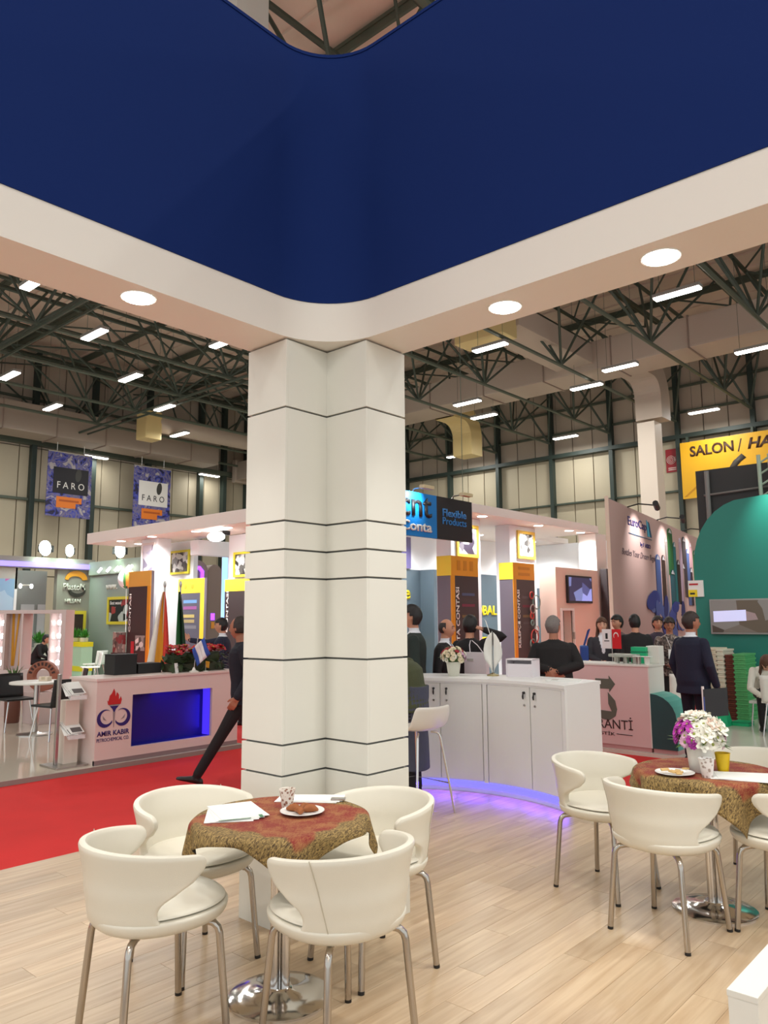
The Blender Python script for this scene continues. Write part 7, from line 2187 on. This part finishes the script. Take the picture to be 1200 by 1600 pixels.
person('stout man in black seen from behind with hands clasped at his back', (-4.36, 7.76, 0), 118, 1.73, J=dict(elL=(-0.29, -0.08, 1.16), wrL=(-0.07, -0.20, 1.13), elR=(0.29, -0.08, 1.18), wrR=(0.06, -0.215, 1.115), shL=(-0.20, 0, 1.375), shR=(0.20, 0, 1.375)),
       top=('black_shirt', (28, 25, 26)), legs=BLK, hair=HAIRG, hairstyle='short', belly=0.045, slim=1.16, loose=0.015, skin=SKIN3, head_yaw=-32, collar=True,
       hands=dict(L=dict(d=(0.9, -0.1, -0.4), n=(0, 1, 0), curl=0.4, side=-1), R=dict(d=(-0.9, -0.15, -0.35), n=(0, 1, 0), curl=0.4, side=1)), voxel=0.008)
# group before the rosy printed wall
tp = person('woman with brown hair and a blue bag behind the small desk flags', (-5.30, 10.90, 0), 300, 1.70, J=dict(elR=(0.24, 0.06, 1.14), wrR=(0.06, 0.22, 1.05)), top=('grey_vest', (56, 56, 62)), legs=BLK, hair=HAIRBR, hairstyle='long', skin=SKIN2, shirt=WSH, voxel=0.011)
t = thing('shoulder_bag', 'blue shoulder bag beside the woman with brown hair', 'bag', carry(tp, (0.30, 0.0, 0.98))[:], tp.rotation_euler.z + pi / 2)
MB().bbox(-0.13, 0.13, -0.06, 0.06, 0, 0.30, 0.03).build('body', M('bag_blue', S(30, 66, 140), 0.5), t, False)
MB().tube([(-0.08, 0, 0.29), (-0.04, 0.07, 0.52), (0.02, 0.09, 0.54), (0.08, 0, 0.29)], 0.01, 6).build('strap', M('bag_blue'), t, False)
person('person with black hair just behind the woman with the blue bag', (-5.32, 11.5, 0), 250, 1.74, top=('mauve_top', (96, 78, 80)), legs=BLK, hair=HAIRB, hairstyle='full', voxel=0.012)
person('broad man in a black shirt seen from behind at the rosy counter', (-4.78, 10.9, 0), 128, 1.75, top=('tee_black', (24, 24, 26)), legs=BLK, hair=HAIRB, hairstyle='short', slim=1.2, jacket=False, loose=0.02, belly=0.03, voxel=0.011)
tp = person('woman in a patterned brown jacket with a white badge', (-4.60, 11.72, 0), 300, 1.70, J=dict(elL=(-0.25, 0.06, 1.13), wrL=(-0.08, 0.22, 1.0), elR=(0.25, 0.06, 1.13), wrR=(0.08, 0.23, 1.0)), top='PAT' and pic_mat('leopard_cloth', [S(70, 58, 54), S(120, 104, 96), S(50, 42, 40), S(150, 136, 128), S(84, 70, 64)], 42), legs=BLK, hair=HAIRD, hairstyle='full', skin=SKIN3, head_pitch=-14, voxel=0.010)
t = thing('name_badge', 'white name badge on a lanyard worn over the patterned jacket', 'badge', (0, 0, 0))
c_b = carry(tp, (0, 0.165, 1.16)); t.location = c_b; t.rotation_euler = (0, 0, tp.rotation_euler.z)
MB().box(-0.055, 0.055, 0, 0.004, -0.07, 0.07).build('card', PAPER, t, False)
MB().tube([(-0.01, 0.002, 0.07), (-0.07, -0.03, 0.26)], 0.006, 6).tube([(0.01, 0.002, 0.07), (0.07, -0.03, 0.26)], 0.006, 6).build('lanyard', M('lanyard_pale', S(206, 200, 196), 0.6), t, False)
person('person whose face shows behind the patterned jacket', (-5.10, 12.5, 0), 310, 1.72, top=('plum_top', (60, 50, 66)), legs=BLK, hair=HAIRD, hairstyle='full', skin=SKIN1, voxel=0.012)
# man in the navy suit
tp = person('man in a navy suit carrying a dark folder beside the teal side piece', (-3.26, 8.92, 0), 70, 1.77, J=dict(elL=(-0.255, -0.03, 1.14), elR=(0.26, -0.02, 1.13), wrR=(0.24, 0.10, 0.90), wrL=(-0.24, 0.08, 0.90)), top=('navy_suit', (24, 27, 50)), legs=('navy_trousers', (20, 22, 40)), shirt=WSH, hair=HAIRD, hairstyle='short', skin=SKIN3,
       belly=0.03, slim=1.05, loose=0.006, head_yaw=-25, hands=dict(R=dict(curl=0.75, n=(-1, 0.1, 0))), voxel=0.007)
t = thing('folder', 'dark document folder under the arm of the man in navy', 'folder', carry(tp, (0.285, 0.03, 0.56))[:], tp.rotation_euler.z + RAD(0))
FD = M('folder_black', S(34, 34, 38), 0.5)
MB().bbox(-0.012, 0.012, -0.22, 0.17, 0.0, 0.30, 0.004).build('cover', FD, t, False)
MB().box(-0.008, 0.008, -0.225, -0.20, 0.02, 0.33).build('papers', PAPER, t, False)
MB().box(0.008, 0.0125, -0.222, -0.205, 0.06, 0.22).build('printed_edge', M('print_navy', S(60, 80, 150), 0.6), t, False)
# seated woman bending forward
person('woman in white bending over her lap on the teal stand', (-3.42, 12.15, 0.03), 292, 1.66,
       J=dict(pel=(0, -0.02, 0.52), waist=(0, 0.06, 0.62), chest=(0, 0.22, 0.79), neck=(0, 0.36, 0.90), head=(0, 0.46, 0.985), shL=(-0.18, 0.31, 0.86), shR=(0.18, 0.31, 0.86), elL=(-0.24, 0.36, 0.60), wrL=(-0.10, 0.52, 0.50), elR=(0.24, 0.36, 0.60), wrR=(0.10, 0.52, 0.50),
              hiL=(-0.09, 0.0, 0.50), hiR=(0.09, 0, 0.50), knL=(-0.11, 0.42, 0.50), knR=(0.11, 0.42, 0.50), anL=(-0.11, 0.40, 0.09), anR=(0.11, 0.44, 0.09)),
       top=('white_blouse', (226, 222, 210)), legs=BLK, hair=HAIRBR, hairstyle='long', jacket=False, skin=SKIN2, head_pitch=-58, hem=0.95, voxel=0.009)
t = thing('stool', 'low white stool under the bending woman', 'stool', (-3.42, 12.2, 0.03))
MB().bbox(-0.2, 0.2, -0.16, 0.2, 0.33, 0.37, 0.01).build('seat', WCH, t, False)
for sx in (-1, 1):
    for sy in (-1, 1): MB().tube([(sx * 0.15, sy * 0.13, 0.34), (sx * 0.18, sy * 0.16, 0)], 0.012, 8).build('leg', CHROME, t, False)
# far visitor in the sage stand
person('visitor in black seated far away behind the showcase', (-20.95, 9.36, 0.02), 40, 1.70,
       J=dict(pel=(0, -0.02, 0.54), waist=(0, 0.06, 0.66), chest=(0, 0.18, 0.85), neck=(0, 0.26, 1.0), head=(0, 0.34, 1.13), shL=(-0.18, 0.21, 0.95), shR=(0.18, 0.21, 0.95), elL=(-0.24, 0.30, 0.70), wrL=(-0.10, 0.46, 0.62), elR=(0.24, 0.30, 0.70), wrR=(0.10, 0.46, 0.62),
              hiL=(-0.09, 0.0, 0.52), hiR=(0.09, 0, 0.52), knL=(-0.11, 0.42, 0.52), knR=(0.11, 0.42, 0.52), anL=(-0.11, 0.40, 0.09), anR=(0.11, 0.44, 0.09)), top=BLK, legs=BLK, hair=HAIRB, hairstyle='full', hem=0.95, voxel=0.014)
